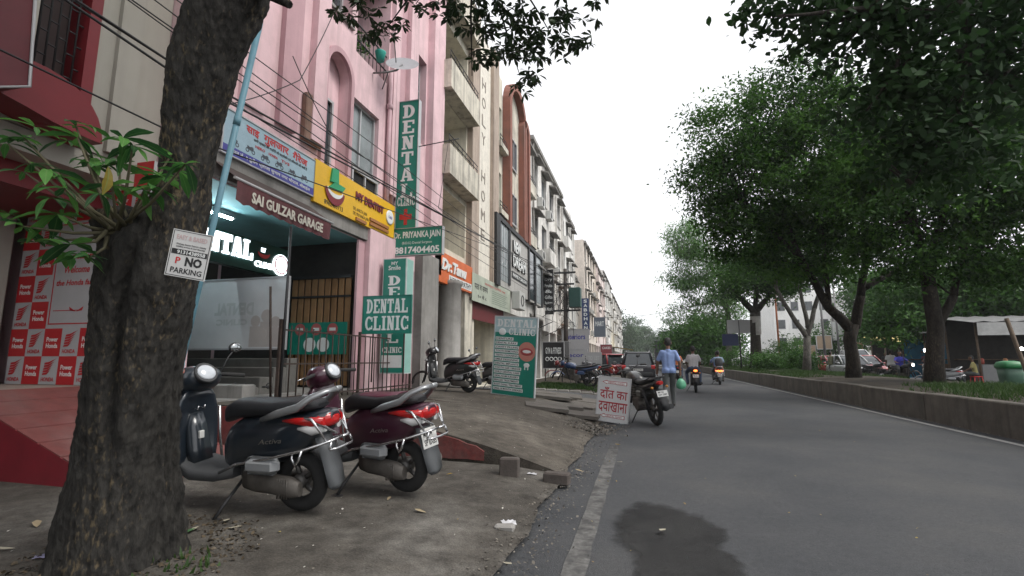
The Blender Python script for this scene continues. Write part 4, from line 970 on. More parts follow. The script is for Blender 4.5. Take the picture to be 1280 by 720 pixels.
for s_ in (-1, 1): e.add([(x0+pw*.4,y0+ph*.12,.003),(x0+pw*.4+s_*.12,y0+ph*.17,.003),(x0+pw*.4+s_*.1,y0+ph*.13,.003)], [(0,1,2)])
e.build('winged_emblem', M_brr, bd)

# ---------------------------------------------------------------- cream house with balconies (its name runs down the strip)
M_tan = mat('tan_plaster', (.42,.34,.28), .85, var=.12, scale=2, streak=.7, dirt=.3, dirtcol=(.1,.085,.075), coord='World')
def facade(name, label, y0, y1, z1, X, holes, wm, z0=0, depth=10, dep=.18):
    r = thing(name, label, 'building', (X, (y0+y1)/2, 0)); mb = MB(); wall_holes(mb, X, y0, y1, z0, z1, holes, dep); shell(mb, X, y0, y1, z0, z1, depth)
    mb.build('wall', wm, r, world=True); return r
hh = facade('balcony_house', 'stained cream apartment house with recessed balconies and a vertical name strip', 12.32, 19.3, 13.2, FX-.02,
    [(12.5,14.9,z,z+2.35,1.1) for z in (4.6,6.62,9.22)][1:] + [(12.5,14.9,4.45,6.2,1.0),(18.15,19.2,7.1,8.9,.3),(18.15,19.2,9.9,11.8,.3),(12.6,15.4,.3,3.3,3.0),(15.9,19.2,.3,3.2,2.5)], M_cream)
for z in (6.62, 9.22):
    balcony(hh, FX-.02, 12.4, 14.98, z-.1, .45, .75); MB().box((FX-1.14,12.5,z),(FX-1.12,14.9,z+2.35)).build('balcony_wall', M_cream, hh, world=True)
    window(hh, FX-1.1, 13.0, 13.8, z+.02, z+2.0, -.02, nv=0, pane=M_glass, sill=False); window(hh, FX-1.1, 14.1, 14.7, z+.9, z+2.0, -.02, nv=1, sill=False)
balcony(hh, FX-.02, 12.4, 14.98, 12.0, .45, .9); 
MB().box((FX-1.02,12.5,4.45),(FX-1.0,14.9,6.2)).build('balcony_wall', M_greyc, hh, world=True)
MB().box((FX-.018,15.0,3.2),(FX+.18,15.75,13.7)).build('pilaster', M_tan, hh, world=True)
MB().box((FX-.018,15.752,3.2),(FX+.06,17.35,13.4)).build('name_strip', mat('name_strip_cream', (.72,.68,.6), .8, streak=.3, dirtcol=(.2,.18,.15), coord='World'), hh, world=True)
MB().box((FX-.018,17.352,3.2),(FX+.2,18.1,13.5)).build('pilaster', M_tan, hh, world=True)
fr = bpy.data.objects.new('house_name', None); COL.objects.link(fr); fr.parent = hh; fr.matrix_local = BASEM[hh.name].inverted() @ frameM((FX+.062, 16.3, 4.9), UY, UZ); BASEM[fr.name] = frameM((FX+.062,16.3,4.9), UY, UZ)
M_nm = plain('name_letter_grey', (.25,.22,.19), .8)
for k, ch in enumerate('HOLY HOME'):
    if ch != ' ': text(ch, 0, 6.3 - k*.72, .42, .42, M_nm, fr, depth=.012, bold=.0, name='letter')
for z in (7.1, 9.9):
    window(hh, FX-.02, 18.15, 19.2, z, z+1.8, .25, nv=1, pane=mat('pale_green_shutter', (.4,.5,.48), .6)); 
    balcony(hh, FX-.02, 18.12, 19.25, z-.05, .3, .1)
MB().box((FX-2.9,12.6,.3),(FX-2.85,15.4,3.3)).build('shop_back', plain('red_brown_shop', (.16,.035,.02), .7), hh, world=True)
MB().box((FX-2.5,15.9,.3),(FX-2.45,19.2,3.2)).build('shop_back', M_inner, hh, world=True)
# ground-floor round column, beams and shop fittings
pc = at(560,470,X=FX+.12)
col_ = thing('round_column', 'round grey concrete column under the orange sign', 'column', (FX+.12, pc.y, .45)); MB().lathe([(.4,0),(.4,.12),(.34,.14),(.34,2.85),(.38,2.9),(.38,3.0)], (0,0,0), 'z', 20).build('shaft', M_greyc, col_)
MB().box((FX-.01,14.6,.3),(FX+.12,15.3,3.35)).build('pier', M_cream2, hh, world=True)
MB().box((FX-.01,15.5,2.55),(FX+.05,19.3,3.25)).build('shop_fascia', mat('maroon_fascia', (.13,.012,.015), .6, dirt=.3), hh, world=True)
for k, (y, m) in enumerate(((13.3,M_red),(14.2,plain('tan_cloth', (.25,.17,.1), .8)),(16.6,M_greyc),(18.0,plain('shelf_brown', (.13,.09,.06), .8)))):
    MB().box((FX-2.6,y,.4),(FX-2.0,y+.8,2.2)).build('shelf_unit', m, hh, world=True)

# ---------------------------------------------------------------- arched red-brown house
ah = facade('arched_house', 'red-brown house with tall arched pilasters rising above the roofline', 19.32, 25.0, 12.6, FX-.04,
    [(20.6,21.9,7.1,11.6,.35),(23.4,24.8,7.1,8.9,.3),(23.4,24.8,9.8,11.7,.3),(19.8,24.6,.3,3.2,2.0)], M_white2)
for (a, b, zt, m) in ((19.4,22.6,13.75,M_brick),(22.0,23.35,12.9,M_brick)):
    c = (a+b)/2; r = (b-a)/2; k = r*.9; nn = 18
    outer = [(c+r*math.cos(t), zt-k+k*math.sin(t)) for t in np.linspace(0, PI, nn)]; inner = [(c+(r-.34)*math.cos(t), zt-k+(k-.3)*math.sin(t)) for t in np.linspace(0, PI, nn)]
    mb = MB()
    for i in range(nn-1): mb.prism([outer[i], outer[i+1], inner[i+1], inner[i]], FX-.03, FX+.32, 'x')
    for s_ in (-1, 1): mb.prism([(c+s_*r, 6.75), (c+s_*(r-.34), 6.75), (c+s_*(r-.34), zt-k), (c+s_*r, zt-k)], FX-.03, FX+.32, 'x')
    mb.build('arch', m, ah, world=True)
    MB().prism([(p[0], p[1]) for p in inner] + [(c-(r-.34), 6.8), (c+(r-.34), 6.8)], FX-.03, FX+.02, 'x').build('arch_infill', M_cream2 if a < 20 else M_brick, ah, world=True)
window(ah, FX+.02, 20.5, 21.5, 7.2, 8.6, -.01, nv=1); window(ah, FX+.02, 20.5, 21.5, 9.8, 11.2, -.01, nv=1)
for z in (7.1, 9.8): window(ah, FX-.04, 23.4, 24.8, z, z+1.8, .25, nv=1, pane=mat('pale_green_shutter', (.4,.5,.48), .6)); balcony(ah, FX-.04, 23.35, 24.85, z-.1, .35, .5)
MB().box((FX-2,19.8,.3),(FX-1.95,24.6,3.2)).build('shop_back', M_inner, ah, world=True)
hood(ah, FX-.04, 23.3, 24.9, 12.0, .4)

# ---------------------------------------------------------------- the row further down
def row_house(name, label, y0, y1, z1, X, wm, nb, floors, seed, parapet=True, ground=True):
    rr = random.Random(seed); holes = []; W = (y1-y0)/nb; info = []
    for i in range(nb):
        for f in range(floors):
            zb = 3.7 + f*(z1-4.2)/floors; kind = rr.choice('wwbwd'); a = y0 + W*i + W*.22; b = y0 + W*(i+1) - W*.22
            zh_ = min(1.7, (z1-4.2)/floors*.6); hz = zb + .7
            holes.append((a, b, hz, hz+zh_, .25)); info.append((kind, a, b, hz, hz+zh_, i, f))
    if ground:
        for i in range(nb): holes.append((y0+W*i+.2, y0+W*(i+1)-.2, .2, 2.9, 1.2))
    r = facade(name, label, y0, y1, z1, X, holes, wm)
    for kind, a, b, c, d, i, f in info:
        window(r, X, a, b, c, d, .2, nv=rr.choice((1, 2)), pane=rr.choice((M_glass, M_glass, M_glassw)), sill=(kind != 'b'))
        if kind == 'b': balcony(r, X, a-.3, b+.3, c-.55, .55, .7, wm)
        if kind in 'wd': hood(r, X, a-.15, b+.15, d+.05, .45)
        if kind == 'd': ac_unit(r, X, b+.2, c-.7)
    for i in range(nb):
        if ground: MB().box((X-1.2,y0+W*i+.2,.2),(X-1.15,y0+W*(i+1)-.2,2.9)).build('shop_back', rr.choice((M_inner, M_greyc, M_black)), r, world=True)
        if rr.random() < .6: MB().box((X+.002,y0+W*(i+1)-.12,3.3),(X+.14,y0+W*(i+1)+.1 if i < nb-1 else y0+W*(i+1)-.01,z1-.3)).build('pilaster', wm, r, world=True)
    if parapet: MB().box((X+.003,y0+.02,z1-.35),(X+.22,y1-.02,z1-.12)).build('cornice', M_greyc, r, world=True)
    MB().tube([(X+.1,y0+.5,3.2),(X+.1,y0+.5,z1-.4)], .055, 7).build('drain_pipe', M_greyc, r, world=True)
    return r
row_house('white_apartment_house', 'streaked white apartment house right after the arched red-brown one', 25.02, 35.6, 13.5, FX-.1, M_white2, 4, 3, 3)
row_house('white_apartment_house', 'white apartment house with steep end peak, second after the arched one', 35.62, 42.4, 12.9, FX-.15, M_white, 3, 3, 5)
pk2 = MB().prism([(40.2,12.9),(42.3,12.9),(41.2,14.1)], FX-3, FX-.2, 'x').build('gable', M_white2, [o for o in bpy.data.objects if o.name == 'white_apartment_house.001'][0], world=True)
row_house('grey_shop_house', 'lower greyish house between the peaked white house and the beige one', 42.5, 47.5, 9.2, FX-.6, M_white2, 2, 2, 8)
row_house('beige_apartment_house', 'beige apartment house with stacked balconies halfway down the street', 47.6, 58.5, 12.9, FX+.2, mat('beige_plaster', (.7,.63,.56), .85, streak=.4, dirtcol=(.2,.17,.15), coord='World'), 4, 4, 11)
row_house('pinkish_apartment_house', 'pale pinkish apartment house beyond the beige one', 58.6, 74, 13.2, FX+.1, mat('pale_pink_plaster', (.7,.61,.58), .85, streak=.4, dirtcol=(.22,.18,.16), coord='World'), 4, 4, 12)
row_house('tall_white_house', 'taller white house far down the left side of the street', 74.1, 92, 14.6, FX, M_white, 4, 4, 13)
row_house('far_white_house', 'last white house before the trees at the street end', 92.1, 130, 13.5, FX+.2, M_white2, 6, 4, 14)
# buildings across the service road, glimpsed between the trees
def far_block(name, label, x0, x1, Y, z1, wm, nb, fl):
    r = thing(name, label, 'building', ((x0+x1)/2, Y, 0)); MB().box((x0,Y,0),(x1,Y+12,z1)).build('wall', wm, r, world=True)
    W = (x1-x0)/nb
    for i in range(nb):
        for f in range(fl):
            a = x0+W*i+W*.25; c = 3.4 + f*3.0
            o = MB().box((a-.06,Y-.04,c-.06),(a+W*.5+.06,Y-.002,c+1.5)).build('window', M_frame, r, world=True); MB().box((a,Y-.06,c),(a+W*.5,Y-.042,c+1.44)).build('pane', M_glass, o, world=True)
        MB().box((x0+W*i+.2,Y-.5,2.9),(x0+W*(i+1)-.2,Y-.003,3.05)).build('sunshade', M_greyc, r, world=True)
    return r
M_bwhite = mat('bright_white_wall', (.8,.8,.78), .85, var=.06, scale=1, streak=.3, dirtcol=(.4,.4,.38), coord='World')
far_block('white_block', 'white block glimpsed between the median trunks, left one', 21.5, 30, 92, 13, M_bwhite, 4, 4)
far_block('white_block', 'white block glimpsed behind the parked cars, right one', 30.4, 42, 84, 12, M_bwhite, 5, 4)
far_block('white_block', 'low pale block behind the drooping trees at far right', 30, 60, 62, 7, M_cream, 7, 2)
# ================================================================== GARAGE FITTINGS AND SIGNS
M_dkwall = mat('dark_wall', (.03,.028,.026), .9, var=.3, dirt=.3)  # near-black base colour for the garage end walls and stall backs
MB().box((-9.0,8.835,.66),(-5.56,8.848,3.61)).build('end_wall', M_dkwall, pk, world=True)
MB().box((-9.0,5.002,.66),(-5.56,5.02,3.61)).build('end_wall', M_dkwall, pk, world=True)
# brown slatted partition on the end wall
gx0 = at(362,400,Y=8.7).x; gx1 = -5.62; gz0, gz1 = .7, at(400,347,Y=8.7).z
sl = thing('slatted_partition', 'brown vertical slat partition at the back of the garage bay', 'partition', (gx0, 8.72, gz0))
M_slat = mat('brown_board', (.28,.155,.07), .7, var=.2, scale=3, coord='World'); ns = 9; W = (gx1-gx0)/ns
for k in range(ns): MB().bbox((gx0+W*k+.015,8.7,gz0),(gx0+W*(k+1)-.02,8.74,gz1), .008).build('slat', M_slat, sl, world=True)
MB().box((gx0-.03,8.66,gz1-.03),(gx1,8.699,gz1+.03)).box((gx0-.03,8.66,gz1-.42),(gx1,8.699,gz1-.38)).box((gx0-.05,8.66,gz0),(gx0-.02,8.74,gz1)).build('iron_frame', M_iron, sl, world=True)
# steps and slippers
stp = thing('concrete_steps', 'grey concrete steps inside the garage bay under the pale board', 'steps', (-6.6, 6.8, .66))
for k in range(4): MB().bbox((-8.4,6.35+.3*k,.62),(-5.85,6.64+.3*k+.01,.78+.15*k), .012).build('step', mat('dusty_step', (.13,.125,.115), .9, var=.2, dirt=.5, coord='World'), stp, world=True)
for k, (x, y, lab) in enumerate(((292,466,'pair-mate dark slipper on the garage step, left one'),(303,465,'dark slipper on the garage step, right of the left one'),(330,472,'dark slipper lying alone nearer the fence on the step'))):
    p = at(x, y, Y=6.42); tag(MB().loft([ring(-.11,0,0,.03,.012,8),ring(-.05,0,0,.045,.014,8),ring(.06,0,0,.05,.016,8),ring(.12,0,0,.03,.012,8)], M=Matrix.Translation((p.x,6.44+.03*k,.797)) @ Matrix.Rotation(.4+.7*k, 4, 'Z')).torus((p.x+.02,6.44+.03*k,.81), .04, .009, 'x', 10, 5).build('slipper', M_iron), lab, 'slipper', 'slippers')
MB().bbox((-6.4,5.95,.6),(-5.5,6.2,.85), .02).build('concrete_block', M_greyc); tag(bpy.data.objects['concrete_block'], 'pale concrete block at the garage threshold', 'block')
# back of a translucent flex sign: print shows through in reverse
fy = at(357,400,X=-5.3).y; fx0 = -7.4; fz0, fz1 = at(357,435,Y=fy).z, at(357,347,Y=fy).z
fb = board('flex_board', 'pale grey back of a flex sign with mirrored print in the garage bay', 'sign', (fx0, fy, fz0), UX, UZ, -5.3-fx0, fz1-fz0, .03, mat('flex_back', (.62,.63,.64), .45, var=.12, scale=1.5), frame=M_frame, fw=.025)
M_ghost = plain('ghost_print', (.5,.52,.515), .5); M_ghost2 = plain('ghost_face', (.46,.42,.4), .5)
text('DENTAL', .75, .52, .75, .2, M_ghost, fb, z=.001, depth=.001, mirror=True, bold=.05); text('CLINIC', .8, .36, .6, .1, M_ghost, fb, z=.001, depth=.001, mirror=True, bold=.05)
g = MB()
for k, (x, y, r) in enumerate(((1.55,.42,.09),(1.75,.5,.1),(1.92,.4,.09),(1.68,.22,.09))): g.lathe([(r,0),(r,.0015+.0003*k)], (x,y,.001), 'z', 18).box((x-r*1.1,.02,.001),(x+r*1.1,y-r*.9,.0012+.0002*k))
g.build('printed_faces', M_ghost2, fb)
# green poster
py0 = 8.55; px0 = at(359,443,Y=py0).x
po = board('smile_poster', 'green dental poster with smiles hung behind the railing', 'poster', (px0, py0, at(395,443,Y=py0).z), UX, UZ, at(432,443,Y=py0).x-px0, at(395,403,Y=py0).z-at(395,443,Y=py0).z, .01, M_teal)
W_ = at(432,443,Y=py0).x-px0; H_ = at(395,403,Y=py0).z-at(395,443,Y=py0).z
pr = MB(); pr2 = MB(); pr3 = MB()
for x, y, r in ((.36,.3,.14),(.58,.3,.14)): pr.lathe([(r,.001),(r,.003)], (W_*x/.95,H_*y/.6*.6,0), 'z', 18)
for x in (.2,.48,.76):
    MB().lathe([(.12,.001),(.12,.003)], (W_*x,H_*.78,0), 'z', 18).build('lips', plain('lip_red', (.4,.1,.1), .5), po); pr3.box((W_*x-.07,H_*.78-.03,.003),(W_*x+.07,H_*.78+.03,.005))
pr.build('white_discs', M_wlet, po); pr3.build('teeth', M_wlet, po)
# iron railing along the platform edge
rx = -5.02; ra, rb_ = at(350,482,X=rx), at(510,489,X=rx)
fn = thing('iron_railing', 'low rusty iron bar railing in front of the pink pier and clinic boards', 'railing', (rx, (ra.y+rb_.y)/2, .62))
zb = lambda y: .66 + (.52-.66)*(y-ra.y)/(rb_.y-ra.y)
y = ra.y
while y < rb_.y: MB().tube([(rx,y,zb(y)),(rx,y,zb(y)+1.05)], .011, 5).build('bar', M_rust, fn, world=True); y += .17
for k in (.07, .55, 1.04): MB().box((rx-.012,ra.y-.05,zb(8)+k-.012),(rx+.012,rb_.y+.05,zb(8)+k+.012)).build('rail', M_rust, fn, world=True)
for y in (ra.y-.06, (ra.y+rb_.y)/2, rb_.y+.06): MB().box((rx-.02,y-.02,zb(y)-.2),(rx+.02,y+.02,zb(y)+1.12)).build('post', M_rust, fn, world=True)
p = at(338,505,Z=.58); o = MB().tube([p, at(338,358,D=(p-CAM).dot(FW))], .017, 7).lathe([(.06,0),(.06,.02),(.02,.025)], tuple(p), 'z', 8).build('rusty_post', M_rust); tag(o, 'thin rusty upright post in front of the pale flex board', 'post')
# low pipe rail along the ramp
mb = MB(); pts = [at(430,489,Z=.56), at(520,500,Z=.5), at(610,514,Z=.34)]
mb.tube([p+Vector((0,0,.04)) for p in pts], .018, 6)
for p in pts: mb.tube([p-Vector((0,0,.06)), p+Vector((0,0,.04))], .015, 5)
tag(mb.build('pipe_rail', M_rust), 'low bent pipe rail lying along the pavement ramp', 'rail')

def fsign(name, label, x0, yb, yt, x1, X, t, m, **k):
    o = at(x0, yb, X=X); tp = at(x0+(yb-yt)*.03, yt, X=X); e = at(x1, yb+(x1-x0)*.5, X=X)
    w_, h_ = e.y-o.y, tp.z-o.z; r = board(name, label, 'sign', o, UY, UZ, w_, h_, t, m, **k); return r, w_, h_
def bike_print(mb, x, y, s):
    mb.torus((x-.42*s,y,.002), .2*s, .05*s, 'z', 12, 4, w=.02); mb.torus((x+.42*s,y,.002), .2*s, .05*s, 'z', 12, 4, w=.02)
    mb.add([(x-.45*s,y+.1*s,.003),(x+.3*s,y+.05*s,.003),(x+.45*s,y+.4*s,.003),(x+.2*s,y+.55*s,.003),(x-.1*s,y+.4*s,.003),(x-.5*s,y+.5*s,.003)], [(0,1,2,3,4,5)])
# 1 garage board
s1, w1, h1 = fsign('garage_sign', 'pale blue garage signboard with pictures of two-wheelers above the awning', 277, 188, 132, 391, -5.36, .05, M_cyan, frame=M_frame, fw=.02)
MB().box((0,0,.001),(w1,h1*.2,.004)).build('violet_strip', M_blue, s1)
text('साई', w1*.2, h1*.7, w1*.13, h1*.24, M_red, s1, z=.002, bold=.03); text('गुलजार', w1*.38, h1*.66, w1*.28, h1*.25, M_red, s1, z=.002, bold=.03); text('गैरेज', w1*.71, h1*.7, w1*.19, h1*.24, M_red, s1, z=.002, bold=.03); text('सभी प्रकार की गाड़ियों की सर्विसिंग एवं रिपेयरिंग की जाती है', w1*.28, h1*.58, w1*.62, h1*.1, M_blkl, s1, z=.002, bold=.01)
text('दुकान नं. १ हुसैन प्लाजा सुभाष नगर भोपाल, मोबाईल', w1*.05, h1*.04, w1*.9, h1*.13, M_wlet, s1, z=.005, bold=.01); [text(q_, w1*(.3+.14*k_), h1*.46, w1*.1, h1*.07, M_red, s1, z=.002) for k_, q_ in enumerate(('HERO', 'HONDA', 'TVS'))]
bp_ = MB()
for k in range(6): bike_print(bp_, w1*(.1+.155*k), h1*(.3+.02*(k % 2)), w1*.07)
bp_.build('two_wheeler_pictures', plain('print_dark', (.06,.07,.09), .5), s1)
# 2 yellow clinic board
s2, w2, h2 = fsign('yellow_clinic_sign', 'yellow clinic signboard with green cap and smiling mouth logo', 392, 251, 197, 492, -5.34, .14, M_yel)
lg = MB(); lw = MB(); lr = MB(); cx_, cy_ = w2*.2, h2*.52
for i in range(16):
    a0, a1 = PI+.1+(PI-.2)*i/16, PI+.1+(PI-.2)*(i+1)/16; R0, R1 = .3, .2
    lr.add([(cx_+R0*math.cos(a0),cy_+R0*math.sin(a0),.02),(cx_+R0*math.cos(a1),cy_+R0*math.sin(a1),.02),(cx_+R1*1.25*math.cos(a1),cy_+R1*.8*math.sin(a1),.02),(cx_+R1*1.25*math.cos(a0),cy_+R1*.8*math.sin(a0),.02)], [(0,1,2,3)])
    lw.add([(cx_+.24*math.cos(a0),cy_+.17*math.sin(a0),.024),(cx_+.24*math.cos(a1),cy_+.17*math.sin(a1),.024),(cx_+.22*math.cos(a1),cy_+.09*math.sin(a1),.024),(cx_+.22*math.cos(a0),cy_+.09*math.sin(a0),.024)], [(0,1,2,3)])
lg.prism([(cx_-.2,cy_-.02),(cx_+.22,cy_+.02),(cx_+.3,cy_+.12),(cx_-.02,cy_+.13)], .0, .03, 'z').prism([(cx_-.16,cy_+.1),(cx_+.08,cy_+.12),(cx_+.06,cy_+.4),(cx_-.12,cy_+.36)], .0, .034, 'z')
lr.build('mouth', plain('mouth_maroon', (.2,.02,.03), .5), s2); lw.build('teeth', M_wlet, s2); lg.build('green_cap', plain('cap_green', (.02,.3,.13), .5), s2)
M_mar = plain('maroon_letter', (.16,.015,.03), .5); M_brn = plain('brown_bar', (.33,.14,.05), .5)
text('MY DENTIST', w2*.44, h2*.56, w2*.38, h2*.22, M_mar, s2, z=.001, depth=.02, bold=.04); text('8962469713', w2*.1, h2*.06, w2*.2, h2*.12, M_blkl, s2, z=.001); text('DR. ANKITA JAIN\nDR. PRIYANKA JAIN', w2*.42, h2*.12, w2*.2, h2*.24, M_blkl, s2, z=.001, bold=.0)
for a, b, c, d in ((.45,.02,.58,.1),(.63,.2,.9,.28),(.63,.08,.9,.16)): MB().box((w2*a,h2*b,.001),(w2*c,h2*d,.03)).build('brown_bar', M_brn, s2)
MB().lathe([(.16,.001),(.16,.02),(.13,.022)], (w2*.92,h2*.58,0), 'z', 24).build('round_badge', M_wlet, s2); text('CARE', w2*.92-.08, h2*.58-.03, .16, .06, M_blue, s2, z=.023)
# 3 scalloped awning valance
aL, aR = at(297,224,X=-4.95), at(414,279,X=-4.95); aw = thing('awning_valance', 'maroon scalloped awning valance with white garage lettering', 'awning', M=frameM(aL, aR-aL, UZ))
L_ = (aR-aL).length; n = 60; vs = []; hgt = .3
for i in range(n+1):
    x = L_*i/n; sc_ = .035*abs(math.sin(PI*i/n*9)); wz = .012*math.sin(i*.9); vs += [(x,0,0),(x,-hgt*.55,wz),(x,-hgt-sc_+.03,wz*1.6)]
mb = MB(); mb.add(vs, [(3*i,3*i+3,3*i+4,3*i+1) for i in range(n)] + [(3*i+1,3*i+4,3*i+5,3*i+2) for i in range(n)], 0, True); mb.build('valance', mat('maroon_canvas', (.12,.04,.045), .85, var=.2, scale=4, dirt=.3), aw)
MB().tube([(-.05,.01,.0),(L_+.05,.01,.0)], .02, 8).build('rod', plain('pale_rod', (.5,.5,.5), .4), aw); text('SAI GULZAR GARAGE', L_*.12, -hgt*.78, L_*.76, hgt*.5, mat('cream_letter', (.62,.58,.5), .7), aw, z=.022, depth=.003, bold=.035)
MB().add([(0,.02,-.005),(L_,.02,-.005),(L_,.45,-.62),(0,.45,-.62)], [(0,1,2,3)]).build('canopy_cloth', mat('brown_canvas', (.07,.05,.045), .9), aw)
pA = at(364,283,X=-4.98); MB().tube([pA, Vector((pA.x, pA.y, .6))], .02, 7).build('support_post', M_iron, aw, world=True)
# 4 lit sign under the garage ceiling
s4, w4, h4 = fsign('lit_clinic_sign', 'illuminated dark green clinic sign glowing under the turquoise garage ceiling', 262, 326, 283, 357, -6.2, .12, mat('dark_green_acrylic', (.004,.03,.022), .3))
M_lit = mat('lit_letter', (.8,.85,.9), .5, emit=(.85,.95,1.0), estr=2.0)
slab('DENTAL', w4*-.3, h4*.32, w4*.78, h4*.6, M_lit, s4, z=.001, depth=.03); text('CLINIC', w4*.52, h4*.16, w4*.3, h4*.2, M_lit, s4, z=.001, depth=.02, bold=.03)
MB().lathe([(h4*.36,.001),(h4*.36,.03),(h4*.3,.032)], (w4*.88,h4*.4,0), 'z', 24).build('lit_badge', M_lit, s4); MB().torus((w4*.88,h4*.4,.032), h4*.3, .012, 'z', 24, 6).build('badge_ring', M_red, s4)
e = MB()
for i in range(10):
    a0, a1 = PI+PI*i/10, PI+PI*(i+1)/10; e.add([(w4*.63+.14*math.cos(a0),h4*.66+.1*math.sin(a0),.02),(w4*.63+.14*math.cos(a1),h4*.66+.1*math.sin(a1),.02),(w4*.63+.12*math.cos(a1),h4*.66+.03*math.sin(a1),.02),(w4*.63+.12*math.cos(a0),h4*.66+.03*math.sin(a0),.02)], [(0,1,2,3)])
e.build('smile', M_red, s4); text('MY', w4*.6, h4*.68, w4*.06, h4*.14, M_lit, s4, z=.001, depth=.01)
# added fill tube, no real fitting: brightens the turquoise ceiling above the lit sign
tl = thing('fill_tube', 'added white glow tube brightening the turquoise garage ceiling', 'lamp', (-6.5, 5.9, 3.56)); MB().tube([(-6.5,5.3,3.5),(-6.5,6.5,3.5)], .018, 8).build('tube', mat('fill_tube_glow', (.9,.95,1), .5, emit=(.8,.95,1.0), estr=55.0), tl, world=True); MB().box((-6.53,5.25,3.52),(-6.47,6.55,3.605)).build('fill_batten', M_frame, tl, world=True)
# 5 hanging vertical sign
def psign(name, label, x0, x1, yb, yt, m, X=None, Y=None, t=.12, **k):
    o = at(x0, yb, X=X) if X is not None else at(x0, yb, Y=Y)
    e = at(x1, yb, Y=o.y); tp = at(x0, yt, Y=o.y); w_, h_ = e.x-o.x, tp.z-o.z
    return board(name, label, 'sign', o, UX, UZ, w_, h_, t, m, **k), w_, h_
s5, w5, h5 = psign('vertical_clinic_sign', 'tall narrow green hanging sign with stacked letters and red cross', 494, 519, 287, 129, M_teal, X=-5.4, frame=M_frame, fw=.015)
for k, ch in enumerate('DENTAL'): slab(ch, w5*.2, h5*(.865-.125*k), w5*.6, h5*.105, M_wlet, s5, z=.001)
slab('CLINIC', w5*.06, h5*.175, w5*.88, h5*.07, M_wlet, s5, z=.001)
MB().box((w5*.42,h5*.03,.001),(w5*.58,h5*.15,.008)).box((w5*.2,h5*.07,.001),(w5*.8,h5*.11,.009)).build('red_cross', M_red, s5)
MB().tube([(-.05,h5*.62,-.06),(w5+1.0,h5*.66,-.06)], .012, 6).build('stay_rod', M_iron, s5)
s6, w6, h6 = psign('doctor_sign', 'green hanging sign with a doctor name and phone number below the vertical sign', 490, 552, 320, 287, M_teal, X=-5.42, frame=M_frame, fw=.012)
text('Dr. PRIYANKA JAIN', w6*.03, h6*.56, w6*.94, h6*.32, M_wlet, s6, z=.001, bold=.03); text('(B.D.S.) Dental Surgeon', w6*.2, h6*.38, w6*.6, h6*.12, M_wlet, s6, z=.001, bold=0); text('8817404405', w6*.05, h6*.05, w6*.9, h6*.26, M_wlet, s6, z=.001, bold=.03)
# 7 pylon box
s7, w7, h7 = psign('clinic_pylon', 'narrow green and white lightbox pylon with stacked clinic letters behind the railing', 474, 504, 467, 324, mat('pylon_white', (.5,.53,.52), .5), Y=9.25, t=.34)
MB().box((.02,.02,.001),(w7-.02,h7-.02,.005)).build('green_face', M_teal, s7); MB().box((w7+.001,.02,-.3),(w7+.004,h7-.02,-.04)).build('side_print', plain('pale_green_print', (.25,.45,.4), .5), s7)
text('MY', w7*.36, h7*.94, w7*.28, h7*.03, M_wlet, s7, z=.006); text('Smile', w7*.24, h7*.895, w7*.52, h7*.04, M_wlet, s7, z=.006)
for k, ch in enumerate('DENTAL'): slab(ch, w7*.25, h7*(.76-.1*k), w7*.5, h7*.085, M_wlet, s7, z=.005)
slab('CLINIC', w7*.1, h7*.175, w7*.8, h7*.05, M_wlet, s7, z=.005); MB().box((w7*.08,h7*.05,.005),(w7*.92,h7*.155,.007)).build('white_label', M_wlet, s7)
for i in range(10):
    pass
s8, w8, h8 = psign('clinic_board', 'square teal DENTAL CLINIC board mounted in front of the pylon', 453, 513, 417, 371, M_teal, Y=8.35, t=.03, frame=plain('teal_edge', (.01,.15,.11), .5), fw=.01)
slab('DENTAL', w8*.07, h8*.54, w8*.86, h8*.38, M_wlet, s8, z=.001); slab('CLINIC', w8*.05, h8*.08, w8*.9, h8*.38, M_wlet, s8, z=.001)
MB().tube([(w8*.2,-.9,-.05),(w8*.2,h8*.9,-.05)], .015, 6).build('support_post', M_rust, s8); MB().tube([(w8*.85,-.9,-.05),(w8*.85,h8*.9,-.05)], .015, 6).build('support_post', M_rust, s8)
# 9 orange sign, banner, black-framed shop front
s9, w9, h9 = fsign('orange_shop_sign', 'orange shop signboard with white script over the round column', 543, 349, 310, 590, -5.3, .14, mat('orange_vinyl', (.62,.13,.03), .5, var=.12, scale=4))
text('Dr.Tanu', w9*.14, h9*.42, w9*.66, h9*.4, M_wlet, s9, z=.001, depth=.03, bold=.05, shear=.25); text('HOMEOPATHY', w9*.36, h9*.1, w9*.6, h9*.2, M_blkl, s9, z=.006); MB().box((w9*.34,h9*.07,.001),(w9*.98,h9*.34,.005)).build('white_bar', M_wlet, s9)
s10, w10, h10 = fsign('cloth_banner', 'pale printed cloth banner hung between the orange sign and the air conditioner', 590, 375, 340, 638, -5.28, .01, mat('pale_banner', (.42,.46,.38), .8, var=.12, scale=2, dirt=.3))
text('स्वास्थ्य क्लिनिक सेवा', w10*.28, h10*.72, w10*.55, h10*.14, M_red, s10, z=.001, bold=.0)
text('पता व समय', w10*.05, h10*.45, w10*.3, h10*.2, M_blkl, s10, z=.001); text('१० से ८', w10*.12, h10*.15, w10*.2, h10*.16, M_blkl, s10, z=.001)
bn = MB()
for k in range(7): bn.box((w10*.45,h10*(.62-.08*k),.001),(w10*(.9-.04*(k % 3)),h10*(.65-.08*k),.003))
bn.build('printed_lines', plain('print_green', (.2,.26,.2), .6), s10)
nd = thing('framed_salon_front', 'grey clad upper shop front in a black frame with raised white name letters', 'shop front', M=frameM((FX+.22, 17.5, 4.05), UY, UZ))
M_clad = mat('grey_cladding', (.4,.39,.37), .6, var=.06, scale=1.5, streak=.2); wN, hN = 8.9, 2.65
